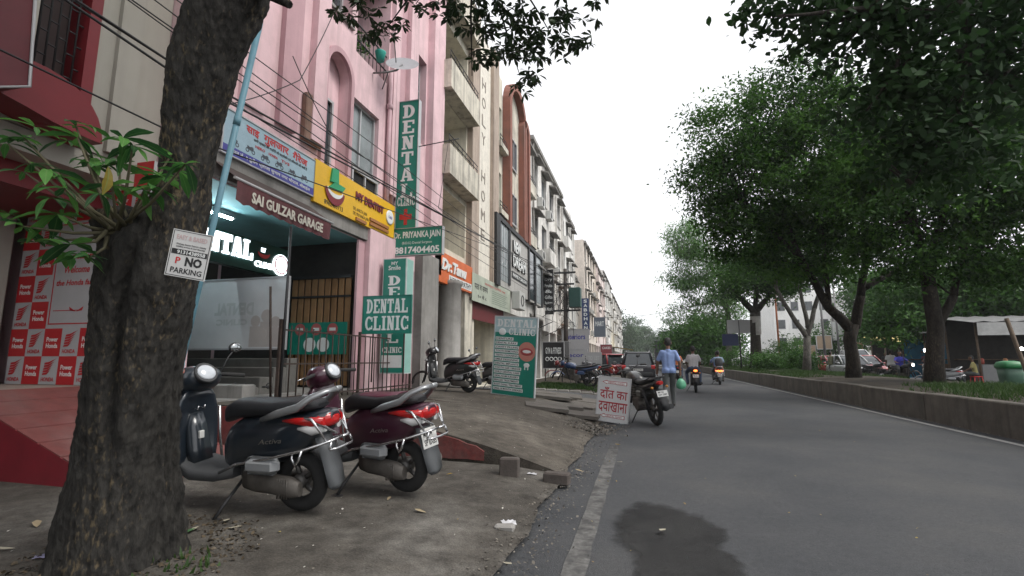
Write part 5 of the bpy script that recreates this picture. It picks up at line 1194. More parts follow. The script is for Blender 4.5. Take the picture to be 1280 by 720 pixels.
for k in range(6): MB().box((k*wN/6+.008,.008,-.2),((k+1)*wN/6-.008,hN-.008,0)).build('cladding_panel', M_clad, nd)
for lo, hi in (((-.02,-.05,-.2),(.5,hN+.08,.09)), ((.5,hN-.1,-.2),(wN,hN+.08,.08)), ((5.5,-.05,-.2),(5.75,hN-.1,.07)), ((7.0,-.05,-.2),(7.25,hN-.1,.07)), ((wN-.2,-.05,-.2),(wN,hN-.1,.075)), ((1.9,.2,-.2),(2.15,hN-.1,.06))): MB().box(lo, hi).build('black_frame', M_iron, nd)
o = MB().box((.5,.25,.002),(1.9,hN-.1,.012)).build('window', M_glassw, nd); b = MB()
for k in range(1, 4): b.box((.5+k*.35-.012,.25,.013),(.5+k*.35+.012,hN-.1,.03))
for a in (.85, 1.4): b.torus((a,1.2,.014), .3, .01, 'z', 20, 5)
b.build('grille', M_frame, o)
MB().box((5.75,.1,.002),(7.0,hN-.1,.014)).build('window', M_glass, nd); MB().box((7.25,.1,.002),(wN-.2,hN-.1,.014)).build('window', M_glassw, nd)
for tx, x, y, ww, h_ in (('NEW',2.6,1.75,1.2,.5),('DREAM',2.5,1.1,2.3,.55)):
    text(tx, x, y, ww, h_, M_blkl, nd, z=.002, depth=.07, bold=.05); text(tx, x, y, ww, h_, M_wlet, nd, z=.073, depth=.01, bold=.03)
MB().box((2.5,.62,.002),(5.3,.9,.03)).build('name_bar', M_blkl, nd); text('FAMILY SALON', 2.6, .68, 2.5, .15, M_wlet, nd, z=.031, depth=.003)
o = MB().bbox((2.3,-.75,.05),(3.3,0,.4), .02).build('air_conditioner', plain('ac_white', (.5,.5,.48), .5), nd); MB().torus((2.75,-.38,.41), .22, .02, 'z', 18, 5).build('fan_grille', M_iron, o)
def pole_sign(name, label, x0, x1, yb, yt, Y, m, t=.15, **k): return psign(name, label, x0, x1, yb, yt, m, Y=Y, t=t, **k)
s11, w11, h11 = pole_sign('vertical_shop_sign', 'black vertical shop sign with white stacked words beside the utility pole', 680, 692, 393, 337, 29, M_blkl)
for k, wd in enumerate(('Make', 'Dry', 'Fruits', '&', 'Gifts', 'Spices', '& Masala')): text(wd, w11*.1, h11*(.86-.13*k), w11*.8, h11*.075, M_wlet, s11, z=.001)
s12, w12, h12 = pole_sign('vertical_name_sign', 'tall navy vertical sign with white letters SABDHANI far along the row', 728, 737, 419, 373, 46, plain('navy_vinyl', (.02,.04,.12), .5))
for k, ch in enumerate('SABDHANI'): text(ch, w12*.25, h12*(.88-.12*k), w12*.5, h12*.085, M_wlet, s12, z=.001, bold=.03)
for nm_, lab, x0, x1, yb, yt, Y, m, tx, tm in (
    ('black_poster','black poster with white circles standing behind the blue motorcycle',679,705,460,428,24,M_blkl,'GYM & FITNESS',M_wlet),
    ('white_hoarding','pale hoarding with dark print beside the utility pole, upper one',703,736,440,412,31,M_brd,'Interiors',M_blue),
    ('white_hoarding','pale hoarding with dark print low behind the motorcycles',700,734,458,437,30,M_brd,'Decor',M_blue),
    ('grey_shop_sign','grey square shop sign reading MINI MART above the red car',743,757,421,397,44,plain('slate_vinyl', (.12,.14,.17), .5),'MART',M_wlet),
    ('red_shop_sign','small red shop sign low above the red car roof',751,765,443,431,42,plain('brick_vinyl', (.25,.05,.06), .5),'CAKES',M_wlet),
    ('blank_board','plain pale board standing behind the parked motorcycles',733,752,461,441,29,M_brd,'TO LET',M_ghost)):
    s_, w_, h_ = pole_sign(nm_, lab, x0, x1, yb, yt, Y, m, t=.06, frame=M_frame, fw=.03); text(tx, w_*.12, h_*.55, w_*.76, h_*.25, tm, s_, z=.001)
    if nm_ == 'black_poster':
        cc = MB()
        for k in range(4): cc.torus((w_*(.2+.2*k),h_*.35,.003), w_*.08, w_*.02, 'z', 14, 5)
        cc.build('white_rings', M_wlet, s_)
    if yb > 430:
        for k in (.1, .9): MB().tube([(w_*k,-.9,-.03),(w_*k,h_,-.03)], .025, 6).build('post', M_iron, s_)
# small shop awnings along the far row
for k, (y, z, ln, m, lab) in enumerate(((24.5,3.1,4,M_steel,'grey sheet awning under the black vertical sign'),(33,3.0,4,M_brn,'brown sheet awning beyond the utility pole'),(40,3.0,3,plain('blue_sheet', (.1,.16,.25), .6),'blue sheet awning far along the shops'),(88,3.0,9,mat('yellow_tarp', (.6,.42,.04), .8, var=.2),'yellow tarpaulin awning at the far end of the shop row'))):
    out = 1.2 if k < 3 else 3.6
    t = thing('shop_awning', lab, 'awning', (FX, y, z)); MB().add([(FX+.02,y,z+.5),(FX+.02,y+ln,z+.5),(FX+out,y+ln,z),(FX+out,y,z)], [(0,1,2,3)]).add([(FX+.02,y,z+.53),(FX+.02,y+ln,z+.53),(FX+out,y+ln,z+.03),(FX+out,y,z+.03)], [(0,1,2,3)]).build('sheet', m, t, world=True)
    r = MB()
    for yy in (y+.05, y+ln-.05): r.tube([(FX+out-.05,yy,z),(FX+.02,yy,z-.5)], .02, 5)
    r.build('struts', M_iron, t, world=True)

# ---------------------------------------------------------------- free-standing boards
# teal clinic standee, leaning over to the right
aB = at(615,491,Z=.55); D_ = 11.2
bl, br, tl_ = at(615,491,D=D_+.35), at(667,498,D=D_-.2), at(632,396,D=D_+.35)
u = (br-bl); v = tl_-bl; sb = board('clinic_standee', 'leaning teal DENTAL CLINIC standee with service list and smile picture', 'sign', bl, u, v, u.length, v.length*.985, .03, M_teal, frame=mat('standee_frame', (.5,.53,.54), .5), fw=.025)
wb, hb_ = u.length, v.length*.985
MB().box((0,hb_*.8,.001),(wb,hb_,.002)).build('white_band', mat('sky_print', (.38,.52,.55), .5), sb)
slab('DENTAL', wb*.05, hb_*.875, wb*.92, hb_*.1, M_wlet, sb, z=.003); slab('CLINIC', wb*.34, hb_*.775, wb*.62, hb_*.085, M_wlet, sb, z=.003)
MB().ball((wb*.18,hb_*.81,.0), (.1,.085,.012), 12, 6).build('tooth_logo', M_wlet, sb)
for k, s_ in enumerate(('DENTURE','DENTAL X-RAY','CAVITY FILLING','TOOTH REMOVING','TEETH CLEANING','SMILE DESIGNING','DENTAL IMPLANTS','TOOTH CAP / BRIDGE','CHILD DENTAL CARE','ORAL/GUM SURGERY','BRACES TREATMENT','ROOT CANAL TREATMENT','ORAL & MOUTH DISEASES')):
    yy = hb_*(.7-.054*k); ww = wb*(.3+.4*len(s_)/20)
    MB().box((wb*.02,yy,.001),(wb*.02+ww,yy+hb_*.04,.003)).build('list_bar', M_wlet, sb); text(s_, wb*.04, yy+hb_*.008, ww-wb*.04, hb_*.024, M_blkl, sb, z=.0035, depth=.001, bold=.02)
MB().lathe([(wb*.2,.001),(wb*.2,.003)], (wb*.79,hb_*.57,0), 'z', 28).build('smile_disc', plain('skin_print', (.5,.2,.16), .5), sb); MB().ball((wb*.79,hb_*.57,.003), (wb*.15,hb_*.05,.003), 16, 6).build('lips', plain('lip_print', (.35,.06,.06), .4), sb); MB().ball((wb*.79,hb_*.572,.005), (wb*.1,hb_*.022,.003), 12, 6).build('teeth', M_wlet, sb)
MB().ball((wb*.8,hb_*.4,.001), (wb*.07,hb_*.03,.004), 10, 6).box((wb*.75,hb_*.34,.001),(wb*.775,hb_*.4,.004)).box((wb*.82,hb_*.34,.001),(wb*.845,hb_*.4,.0045)).build('tooth_picture', M_wlet, sb)
for a, b in (((615,491),(614,497)), ((667,498),(667,507))):
    p0 = at(*a, D=D_+.35 if a[0] < 640 else D_-.2); g_ = Vector((p0.x, p0.y, gz(p0.x, p0.y)-.02)); MB().tube([p0+Vector((0,.03,.3)), p0+Vector((0,.03,0)), g_], .018, 6).build('leg', M_iron, sb, world=True)
# white board with red Devanagari lettering
c0 = at(745,524,Z=.03); c1 = at(786,530,Z=.0); c0 = at(745,524,D=9.55); c1 = at(784,530,D=9.35)
hv = at(747,470,D=9.65)-c0
db = board('clinic_direction_board', 'white board with red Devanagari lettering and arrows standing at the road edge', 'sign', c0, c1-c0, hv, (c1-c0).length, hv.length, .02, mat('white_enamel', (.55,.55,.55), .5, var=.06, dirt=.2), frame=M_frame, fw=.018)
wd_, hd_ = (c1-c0).length, hv.length; M_dred = plain('crimson_letter', (.32,.012,.02), .5)
text('दाँत का', wd_*.06, hd_*.5, wd_*.88, hd_*.28, M_dred, db, z=.001, bold=.012, res=4); text('दवाखाना', wd_*.04, hd_*.2, wd_*.92, hd_*.24, M_dred, db, z=.001, bold=.012, res=4)
ar = MB()
for y0 in (.85, .08): ar.prism([(wd_*.1,hd_*(y0+.04)),(wd_*.26,hd_*(y0+.09)),(wd_*.26,hd_*(y0+.07)),(wd_*.9,hd_*(y0+.08)),(wd_*.9,hd_*(y0-.005)),(wd_*.26,hd_*(y0+.01)),(wd_*.26,hd_*(y0-.01))], .001, .003, 'z')
ar.build('arrow', M_dred, db)
for y0 in (.848, .078): MB().prism([(wd_*.14,hd_*(y0+.04)),(wd_*.245,hd_*(y0+.07)),(wd_*.245,hd_*(y0+.06)),(wd_*.88,hd_*(y0+.07)),(wd_*.88,hd_*(y0+.008)),(wd_*.245,hd_*(y0+.02)),(wd_*.245,hd_*(y0+.01))], .0032, .004, 'z').build('arrow_fill', M_wlet, db); text('DENTAL CLINIC', wd_*.3, hd_*(y0+.02), wd_*.52, hd_*.035, M_dred, db, z=.0045, depth=.001)
for s_ in (.03, .97): MB().tube([(wd_*s_,-.04,-.02),(wd_*s_*.98,hd_*.98,-.03)], .014, 6).build('leg', M_frame, db); MB().tube([(wd_*s_,-.03,-.45),(wd_*s_,hd_*.96,-.03)], .012, 6).build('back_leg', M_frame, db)
# notice nailed to the trunk
p0, p1, p2 = at(205,343,D=2.27), at(255,352,D=2.3), at(207,284,D=2.27)
npk = board('no_parking_notice', 'white printed NO PARKING notice nailed to the foreground trunk', 'sign', p0, p1-p0, p2-p0, (p1-p0).length, (p2-p0).length, .006, mat('notice_paper', (.56,.56,.55), .6, var=.06, scale=8))
wq, hq = (p1-p0).length, (p2-p0).length
text('EASY & BASED', wq*.12, hq*.8, wq*.76, hq*.1, plain('faded_red_print', (.5,.36,.36), .6), npk, z=.0005, depth=.0006); text('Washing, Interior Exterior cleaning\ndetailing services at your doorstep', wq*.14, hq*.62, wq*.74, hq*.1, M_blkl, npk, z=.0005, depth=.0006, bold=0)
MB().box((wq*.06,hq*.48,.0003),(wq*.95,hq*.59,.0008)).build('black_bar', M_blkl, npk); text('9131438958', wq*.2, hq*.495, wq*.7, hq*.08, M_wlet, npk, z=.001, depth=.0005)
text('NO', wq*.44, hq*.25, wq*.42, hq*.2, M_blkl, npk, z=.0005, depth=.0006, bold=.05); text('PARKING', wq*.12, hq*.08, wq*.78, hq*.12, M_blkl, npk, z=.0005, depth=.0006, bold=.02); text('P', wq*.2, hq*.28, wq*.12, hq*.14, M_red, npk, z=.0005, depth=.0006)
bd_ = MB()
for lo, hi in (((.004,.004,.0003),(wq-.004,.007,.0006)), ((.004,hq-.007,.0003),(wq-.004,hq-.004,.0006)), ((.004,.007,.0003),(.007,hq-.007,.0006)), ((wq-.007,.007,.0003),(wq-.004,hq-.007,.0006))): bd_.box(lo, hi)
bd_.build('border', M_blkl, npk)
# leaning pale blue pipe behind the trunk
pa, pb = at(325,28,D=3.5), at(244,378,D=3.5); d = (pb-pa); g_ = pa + d*((pa.z-.12)/(pa.z-pb.z))
mb = MB().tube([pa, g_], .021, 12); 
for k in (.2,.45,.7): q_ = pa.lerp(g_, k); mb.tube([q_-d.normalized()*.03, q_+d.normalized()*.03], .024, 12)
tag(mb.build('leaning_pipe', mat('pale_blue_paint', (.13,.28,.35), .5, var=.15, scale=12, dirt=.25)), 'pale blue steel pipe leaning beside the foreground trunk', 'pole')

# ---------------------------------------------------------------- utility pole and overhead cables
up_b = at(708,468,Z=.12); up_b = Vector((-4.2, 29.5, .1)); up_b.x = at(708,450,Y=29.5).x
up = thing('utility_pole', 'dark utility pole with cross-arms, transformer box and tangled cables', 'pole', up_b)
Hh = at(708,338,Y=29.5).z
MB().tube([(0,0,-.1),(0,0,Hh)], [.16,.1], 10).build('shaft', mat('pole_dark', (.06,.05,.045), .8), up)
for z, l in ((Hh-.3,1.3),(Hh-1.0,1.1),(Hh-2.6,1.8)): MB().box((-l/2,-.12,z),(l/2,-.02,z+.1)).build('cross_arm', M_iron, up)
MB().bbox((.25,-.35,Hh-2.4),(.95,.25,Hh-1.2), .04).build('transformer', plain('dark_green_box', (.02,.07,.06), .5), up); MB().bbox((-.2,-.4,1.2),(.25,-.17,2.2), .03).build('meter_box', M_steel, up)
cc = MB()
for k in range(26):
    a = Vector((random.uniform(-.6,.6), random.uniform(-.1,.1), Hh-random.uniform(.2,2.8))); b = Vector((random.uniform(-1.4,.9), random.uniform(-1.5,1.5), Hh-random.uniform(.8,4.2)))
    m_ = (a+b)/2 - Vector((0,0,random.uniform(.1,.6))); cc.tube([a, m_, b], .018, 4)
cc.build('tangled_cables', M_iron, up)
top = up_b + Vector((0,0,Hh))
def cable(label, pts, r=.012, sag=0.0, group='overhead cables'):
    P_ = []
    for i in range(len(pts)-1):
        a, b = Vector(pts[i]), Vector(pts[i+1])
        for k in range(12): t = k/12; q_ = a.lerp(b, t); q_.z -= sag*4*t*(1-t); P_.append(q_)
    P_.append(Vector(pts[-1])); return tag(MB().tube(P_, r, 5).build('cable', M_iron), label, 'cable', group)
# each runs from a fixing left of the view, past the garage signs, to the pole
cs_ = [((0,62),(204,160),-3.6,'lowest cable, passing behind the trunk above the leafy shoots'),((100,12),(218,92),-3.9,'thick twin cable behind the trunk at the showroom, lower strand'),((104,6),(220,82),-3.95,'thick twin cable behind the trunk at the showroom, upper strand'),((165,0),(222,40),-4.1,'thin cable crossing the cream showroom wall'),((300,58),(500,205),-4.4,'uppermost cable crossing the pink wall'),((300,80),(520,245),-4.5,'second cable crossing the pink wall'),((298,100),(560,290),-4.5,'third cable crossing the pink wall'),((310,140),(600,325),-4.6,'lowest cable crossing the blue and yellow boards')]
for k, (a, b, X, lab) in enumerate(cs_):
    p, q_ = at(*a, X=X), at(*b, X=X); d = q_-p
    s0 = p - d*(1.2 + 2/d.length); tgt = top + Vector((random.uniform(-.5,.4), 0, -.3-.35*k))
    cable(lab, [s0, q_, tgt], .011 if k in (1, 2) else .007, .0)
for k, (a, b, X, lab) in enumerate((((420,10),(375,100),-5.2,'slack service wire dropping across the pink wall beside the arch'),((366,70),(412,165),-5.2,'short service wire falling towards the arched window'),((560,180),(548,260),-5.0,'drooping service wire between the pink and cream houses'))):
    cable(lab, [at(*a, X=X), at(*b, X=X), at(b[0]+(-110 if k == 0 else 50), b[1]+35, X=X)], .008, .05)
cable('long cable spanning the road far ahead under the white sky', [top+Vector((0,30,-.5)), Vector((9,66,8.5))], .02, .5)
# ================================================================== VEHICLES
M_tyre = mat('tyre_rubber', (.018,.018,.018), .85, var=.2, scale=20, bump=.3, bscale=120)
M_rim = plain('dusty_rim', (.1,.095,.09), .5, metal=.6)
M_chrome = plain('chrome', (.55,.55,.56), .22, metal=.9)
M_grey = plain('grey_plastic', (.16,.165,.17), .55)
M_dkp = plain('dark_plastic', (.028,.029,.031), .6)
M_seat = mat('seat_vinyl', (.013,.014,.017), .5, var=.15, bump=.2, bscale=200)
M_eng = mat('oily_engine', (.11,.1,.09), .6, var=.3, scale=12, metal=.4, dirt=.4)
M_cover = plain('pale_cover', (.26,.27,.28), .5)
M_tailr = plain('tail_red', (.42,.012,.012), .18, coat=.4)
M_clear = plain('clear_lens', (.5,.5,.5), .15, coat=.5)
M_plate = plain('plate_white', (.62,.62,.6), .5)
M_mirror = plain('mirror_glass', (.35,.37,.38), .08, metal=.9)
M_dial = plain('dial_face', (.55,.58,.62), .15, coat=.6)
M_tail_on = mat('tail_lit', (.6,.1,.03), .3, emit=(1.0,.16,.03), estr=3.0)
def paint(n, c): return mat(n, c, .3, var=.04, coat=.7, dirt=.12, dirtcol=(.1,.095,.09))
def wheel(root, x, r, t, w, name='wheel', spokes=5, y=0, Mx=None):
    Mx = (Mx or Matrix()) @ Matrix.Translation((x, y, r))
    e = bpy.data.objects.new(name, None); COL.objects.link(e); e.parent = root; e.matrix_local = Mx; BASEM[e.name] = BASEM[root.name] @ Mx
    MB().torus((0,0,0), r-t, t, 'y', 32, 10, w=w).build('tyre', M_tyre, e)
    mb = MB().torus((0,0,0), (r-t)*.92, t*.42, 'y', 28, 6, w=1.5).lathe([(.02,-.06),(.055,-.05),(.055,.05),(.02,.06)], (0,0,0), 'y', 14)
    for k in range(spokes):
        a = 2*PI*k/spokes; mb.tube([(.04*math.cos(a),0,.04*math.sin(a)),((r-t)*.92*math.cos(a),0,(r-t)*.92*math.sin(a))], [.022,.016], 6)
    mb.build('rim', M_rim, e); return e
def sub_empty(root, name, M):
    e = bpy.data.objects.new(name, None); COL.objects.link(e); e.parent = root; e.matrix_local = M; BASEM[e.name] = BASEM[root.name] @ M; return e
def scooter(name, label, loc, rotz, body, seatm, steer=.0, plate='MP 04\nSP 8X85', lean=.06, script='Activa', red_wrap=False, tail=None, mirrors=(1, -1), show_plate=True, group=None, shield=None):
    M0 = Matrix.Translation(Vector(loc)) @ Matrix.Rotation(rotz, 4, 'Z') @ Matrix.Rotation(-abs(lean), 4, 'X') @ Matrix.Scale(.96, 4)
    s = thing(name, label, 'scooter', M=M0, group=group)
    wheel(s, 0, .222, .055, .95, 'rear_wheel')
    R_ = lambda *a: ring(*a, n=20, p=2.7)
    b = MB(); b.loft([R_(-.296,0,.715,.05,.03), R_(-.266,0,.70,.095,.065), R_(-.192,0,.66,.14,.105), R_(-.1,0,.60,.17,.15), R_(.1,0,.555,.185,.185), R_(.3,0,.525,.175,.2), R_(.46,0,.5,.15,.2), R_(.56,0,.47,.13,.17), R_(.6,0,.44,.11,.13)])
    body_o = b.build('body_shell', body, s)
    MB().loft([R_(-.300,0,.70,.03,.018), R_(-.285,0,.70,.085,.05), R_(-.222,0,.682,.128,.068), R_(-.163,0,.672,.142,.066), R_(-.148,0,.672,.14,.05)]).build('tail_light', tail or M_tailr, s)
    for sd in (-1, 1):
        MB().loft([ring(-.266,sd*.085,.64,.03,.028,10), ring(-.192,sd*.13,.63,.03,.04,10), ring(-.16,sd*.158,.64,.022,.025,10), ring(-.1,sd*.17,.645,.01,.01,10)]).build('rear_indicator', M_clear, s)
    seat = MB().loft([R_(-.192,0,.79,.07,.015), R_(-.148,0,.79,.115,.04), R_(0,0,.785,.145,.058), R_(.2,0,.765,.152,.062), R_(.38,0,.762,.145,.07), R_(.53,0,.752,.125,.075), R_(.61,0,.72,.1,.07), R_(.64,0,.69,.07,.05)]).build('seat', seatm, s)
    if seatm is not M_seat: MB().loft([R_(.0,0,.82,.1,.03), R_(.2,0,.806,.12,.03), R_(.4,0,.806,.11,.03), R_(.55,0,.79,.07,.03)]).build('seat_panel', plain('maroon_seat_panel', (.075,.014,.03), .45), seat)
    gr = MB()
    for sd in (-1, 1): gr.tube([(.22,sd*.165,.70),(.08,sd*.18,.745),(-.1,sd*.18,.795),(-.192,sd*.15,.865),(-.266,sd*.09,.9),(-.285,0,.905)], [.014,.026,.026,.022,.02,.02], 8, sy=1.3)
    gr.build('grab_rail', plain('silver_rail', (.3,.31,.32), .35, metal=.6), s)
    g = MB()
    for sd in (-1, 1):
        g.tube([(.58,sd*.18,.3),(.4,sd*.215,.38),(.1,sd*.23,.44),(-.148,sd*.215,.5),(-.281,sd*.17,.54),(-.340,sd*.1,.56),(-.348,0,.565)], .0105, 7)
        g.tube([(-.163,sd*.215,.505),(-.148,sd*.225,.44),(-.12,sd*.225,.4),(-.08,sd*.21,.44),(-.08,sd*.21,.47)], .009, 6)
        g.tube([(-.311,sd*.13,.55),(-.222,sd*.185,.72),(-.163,sd*.185,.73),(-.348,sd*.06,.6)], .0085, 6)
    g.tube([(-.340,.14,.5),(-.363,.1,.5),(-.370,0,.5),(-.363,-.1,.5),(-.340,-.14,.5)], .0095, 6); g.tube([(-.340,.14,.5),(-.333,.11,.56)], .0095, 6); g.tube([(-.340,-.14,.5),(-.333,-.11,.56)], .0095, 6)
    g.build('chrome_guard', M_chrome, s)
    MB().loft([[(x+dx,y,z) for dx,y in ((-.02,-wd),(.015,-wd*.6),(.02,0),(.015,wd*.6),(-.02,wd),(-.035,0))] for x, z, wd in ((-.163,.58,.1),(-.215,.46,.105),(-.259,.33,.11),(-.285,.22,.1),(-.289,.19,.06))]).build('rear_mudguard', plain('mudguard_grey', (.07,.075,.08), .6), s)
    if show_plate: pl = sub_empty(s, 'number_plate', frameM((-.270, .1, .4), (0,-1,0), (.22,0,1))); MB().bbox((0,0,0),(.2,.16,.006), .003).build('plate', M_plate, pl); text(plate, .02, .02, .16, .12, M_blkl, pl, z=.006, depth=.001)
    # floor, leg shield, apron
    MB().loft([[(x,-wd,z),(x,wd,z),(x,wd,z+.06),(x,wd*.9,z+.075),(x,-wd*.9,z+.075),(x,-wd,z+.06)] for x, z, wd in ((.5,.25,.13),(.62,.235,.19),(.85,.235,.19),(.97,.27,.17),(1.02,.36,.14))]).build('floorboard', plain('floor_grey', (.06,.062,.065), .7), s)
    def shr(z, cx, wd, th, wrap): return [(cx+th*math.cos(t)*.9-wrap*(abs(math.sin(t)))**2, wd*math.sin(t), z) for t in np.linspace(0, 2*PI, 20, endpoint=False)]
    MB().loft([shr(.28,1.0,.15,.03,.05), shr(.4,1.04,.19,.04,.07), shr(.55,1.06,.205,.05,.08), shr(.7,1.055,.2,.055,.08), shr(.82,1.03,.165,.05,.06), shr(.9,1.0,.11,.045,.03)]).build('leg_shield', shield or M_dkp, s)
    MB().loft([shr(.42,1.1,.12,.04,.04), shr(.55,1.115,.165,.055,.07), shr(.7,1.1,.17,.06,.08), shr(.82,1.07,.14,.055,.06), shr(.88,1.05,.1,.04,.03)]).build('front_apron', body, s)
    MB().loft([[(x,-wd,z),(x,wd,z),(x+.09,wd,z),(x+.09,-wd,z)] for x, z, wd in ((.9,.3,.09),(.925,.42,.085),(.96,.6,.075),(.975,.7,.05))]).build('centre_tunnel', shield or M_dkp, s)
    MB().bbox((.925,-.022,.5),(.945,.022,.56), .003).build('sticker', M_plate, s); MB().tube([(.98,-.03,.74),(.94,-.03,.73),(.935,-.03,.76)], .006, 6).tube([(.98,.03,.74),(.94,.03,.73),(.935,.03,.76)], .006, 6).build('bag_hooks', M_chrome, s)
    for sd in (-1, 1): MB().loft([ring(-.27,sd*.1,.69,.025,.03,10), ring(-.19,sd*.142,.69,.022,.035,10), ring(-.08,sd*.172,.7,.014,.024,10), ring(.02,sd*.182,.7,.006,.008,10)]).build('side_lens', tail or M_tailr, s)
    for sd in (-1, 1): MB().tube([(.93,sd*.2,.3),(.98,sd*.225,.5),(.975,sd*.215,.72)], .011, 6).build('edge_guard', M_chrome, s)
    for k, sd in enumerate((-1, 1)): MB().ball((1.06,sd*.14,.78), (.05,.04,.035), 10, 6).build('front_indicator', M_clear, s)
    # front fender and steering column
    st = sub_empty(s, 'steering', Matrix.Translation((1.1,0,.6)) @ Matrix.Rotation(steer, 4, Vector((-.266,0,1)).normalized()) @ Matrix.Translation((-1.1,0,-.6)))
    wheel(s, 1.24, .222, .052, .9, 'front_wheel', Mx=st.matrix_local.copy())
    MB().loft([[(1.24+rr*math.cos(a),y,.222+rr*math.sin(a)) for rr, y in ((.245,-.07),(.285,-.05),(.295,0),(.285,.05),(.245,.07),(.27,0))] for a in np.linspace(R(-5), R(165), 14)]).build('front_fender', body, st)
    f = MB()
    for sd in (-1, 1): f.tube([(1.12,sd*.05,.55),(1.2,sd*.075,.32),(1.24,sd*.075,.222)], .018, 7)
    f.tube([(1.1,0,.5),(1.0,0,.95)], .03, 8); f.build('fork', M_dkp, st)
    MB().loft([ring(.86,0,.99,.08,.05,18), ring(.89,0,.985,.145,.085,18), ring(.97,0,.97,.175,.105,18), ring(1.05,0,.955,.145,.11,18), ring(1.11,0,.94,.09,.08,18)]).build('handlebar_cowl', body, st)
    Ms = Matrix.Translation((.872,0,1.015)) @ Matrix.Rotation(R(-58), 4, 'Y'); mb = MB().lathe([(.08,-.03),(.092,.012),(.085,.024)], (0,0,0), 'z', 20).ball((0,0,.02), (.07,.076,.022), 16, 6, 1)
    mb.v = [tuple(Ms @ Vector(q)) for q in mb.v]; mb.build('speedometer', [M_dkp, M_dial], st)
    MB().ball((1.1,0,.95), (.045,.07,.06), 14, 8).build('headlamp', M_clear, st)
    for sd in (-1, 1):
        MB().tube([(.96,sd*.1,1.0),(.93,sd*.2,1.0),(.88,sd*.34,.985)], [.015,.017,.017], 8).build('grip', M_tyre, st); MB().tube([(.99,sd*.18,.99),(.96,sd*.34,.975)], .006, 5).build('lever', M_chrome, st)
        if sd in mirrors: MB().tube([(.95,sd*.17,1.02),(.97,sd*.24,1.14),(.97,sd*.28,1.19)], .006, 6).ball((.975,sd*.3,1.22), (.02,.06,.045), 12, 8).ball((.962,sd*.3,1.22), (.012,.052,.038), 12, 8, 1).build('mirror', [M_dkp, M_mirror], st)
        if red_wrap and sd == 1: MB().loft([ring(.0,0,0,.02,.02,8),ring(.05,0,.01,.035,.03,8),ring(.12,0,0,.02,.015,8)], M=Matrix.Translation((.9,.16,1.04))).build('cloth_tie', mat('checked_cloth', (.3,.1,.08), .8, col2=(.45,.42,.38), c2scale=30), st)
    # engine, exhaust, covers, stand
    MB().loft([ring(-.08,.12,.2,.03,.05,14), ring(.0,.12,.21,.05,.075,14), ring(.15,.125,.23,.055,.07,14), ring(.3,.12,.25,.055,.085,14), ring(.4,.11,.25,.04,.07,14)]).build('engine_case', M_eng, s)
    MB().bbox((.2,-.12,.22),(.48,.1,.36), .03).build('engine_block', M_dkp, s)
    o = MB().bbox((.04,.15,.32),(.32,.245,.44), .035).build('filter_cover', M_cover, s); MB().box((.08,.2451,.35),(.29,.2465,.358)).build('cover_rib', M_grey, o)
    MB().tube([(.35,-.14,.2),(.1,-.17,.2),(-.222,-.17,.27)], [.025,.05,.045], 10).build('exhaust', M_eng, s)
    MB().tube([(.42,.12,.24),(.44,.26,.12),(.46,.34,.03)], .012, 6).box((.42,.31,.015),(.5,.37,.03)).build('side_stand', M_iron, s)
    mb = MB()
    for k in range(5): mb.tube([(.0+.02*k,.165,.14),(.0+.02*k,.165,.28)], .006, 4)
    mb.build('case_fins', M_eng, s)
    tx = sub_empty(s, 'badge', frameM((.22, .1935, .525), (-1,0,.1), (0,.05,1))); text(script, 0, 0, .2, .035, plain('badge_silver', (.35,.33,.3), .3, metal=.7), tx, depth=.002, bold=0, shear=.3)
    return s
# the two parked in front, pointing left, seen from behind their left sides
P1 = at(378,640,Z=.13); h1_ = math.atan2(.0, -1.0)
scooter('parked_scooter', 'dark blue-grey scooter with bright red tail light parked beside the foreground trunk', (P1.x-.03, P1.y+.03, .128), h1_, paint('midnight_paint', (.012,.018,.026)), M_seat, steer=-.25, red_wrap=True, plate='MP 04\nSV 2291', lean=.09, mirrors=(1, -1), show_plate=False, shield=paint('midnight_paint', (.012,.018,.026)))
P2 = at(508,617,Z=.13); h2_ = math.atan2(.22, -.975)
scooter('parked_scooter', 'maroon scooter with white number plate parked behind the dark scooter', (P2.x-.02, P2.y+.05, .128), h2_, paint('maroon_paint', (.045,.009,.022)), mat('two_tone_seat', (.014,.013,.015), .5, var=.15), steer=.1, script='Activa', plate='MP 04\nSP 8X85', lean=.09, mirrors=(), shield=paint('maroon_paint', (.045,.009,.022)))
# black scooter at the round column and its neighbour half hidden by the standee
P3 = at(586,487,D=11.3)
scooter('parked_scooter', 'black scooter facing the shops beside the round grey column', (P3.x, P3.y, pave_h(P3.x,P3.y)+.01), PI-.12, paint('black_paint', (.012,.012,.013)), M_seat, steer=.3, lean=-.08, plate='MP 04\nSK 6120')
P4 = at(627,487,D=14.2)
scooter('parked_scooter', 'black scooter half hidden behind the teal clinic standee', (P4.x, P4.y, pave_h(P4.x,P4.y)+.01), PI-.25, paint('black_paint', (.012,.012,.013)), M_seat, steer=.2, lean=-.08, plate='MP 04\nSM 1158')

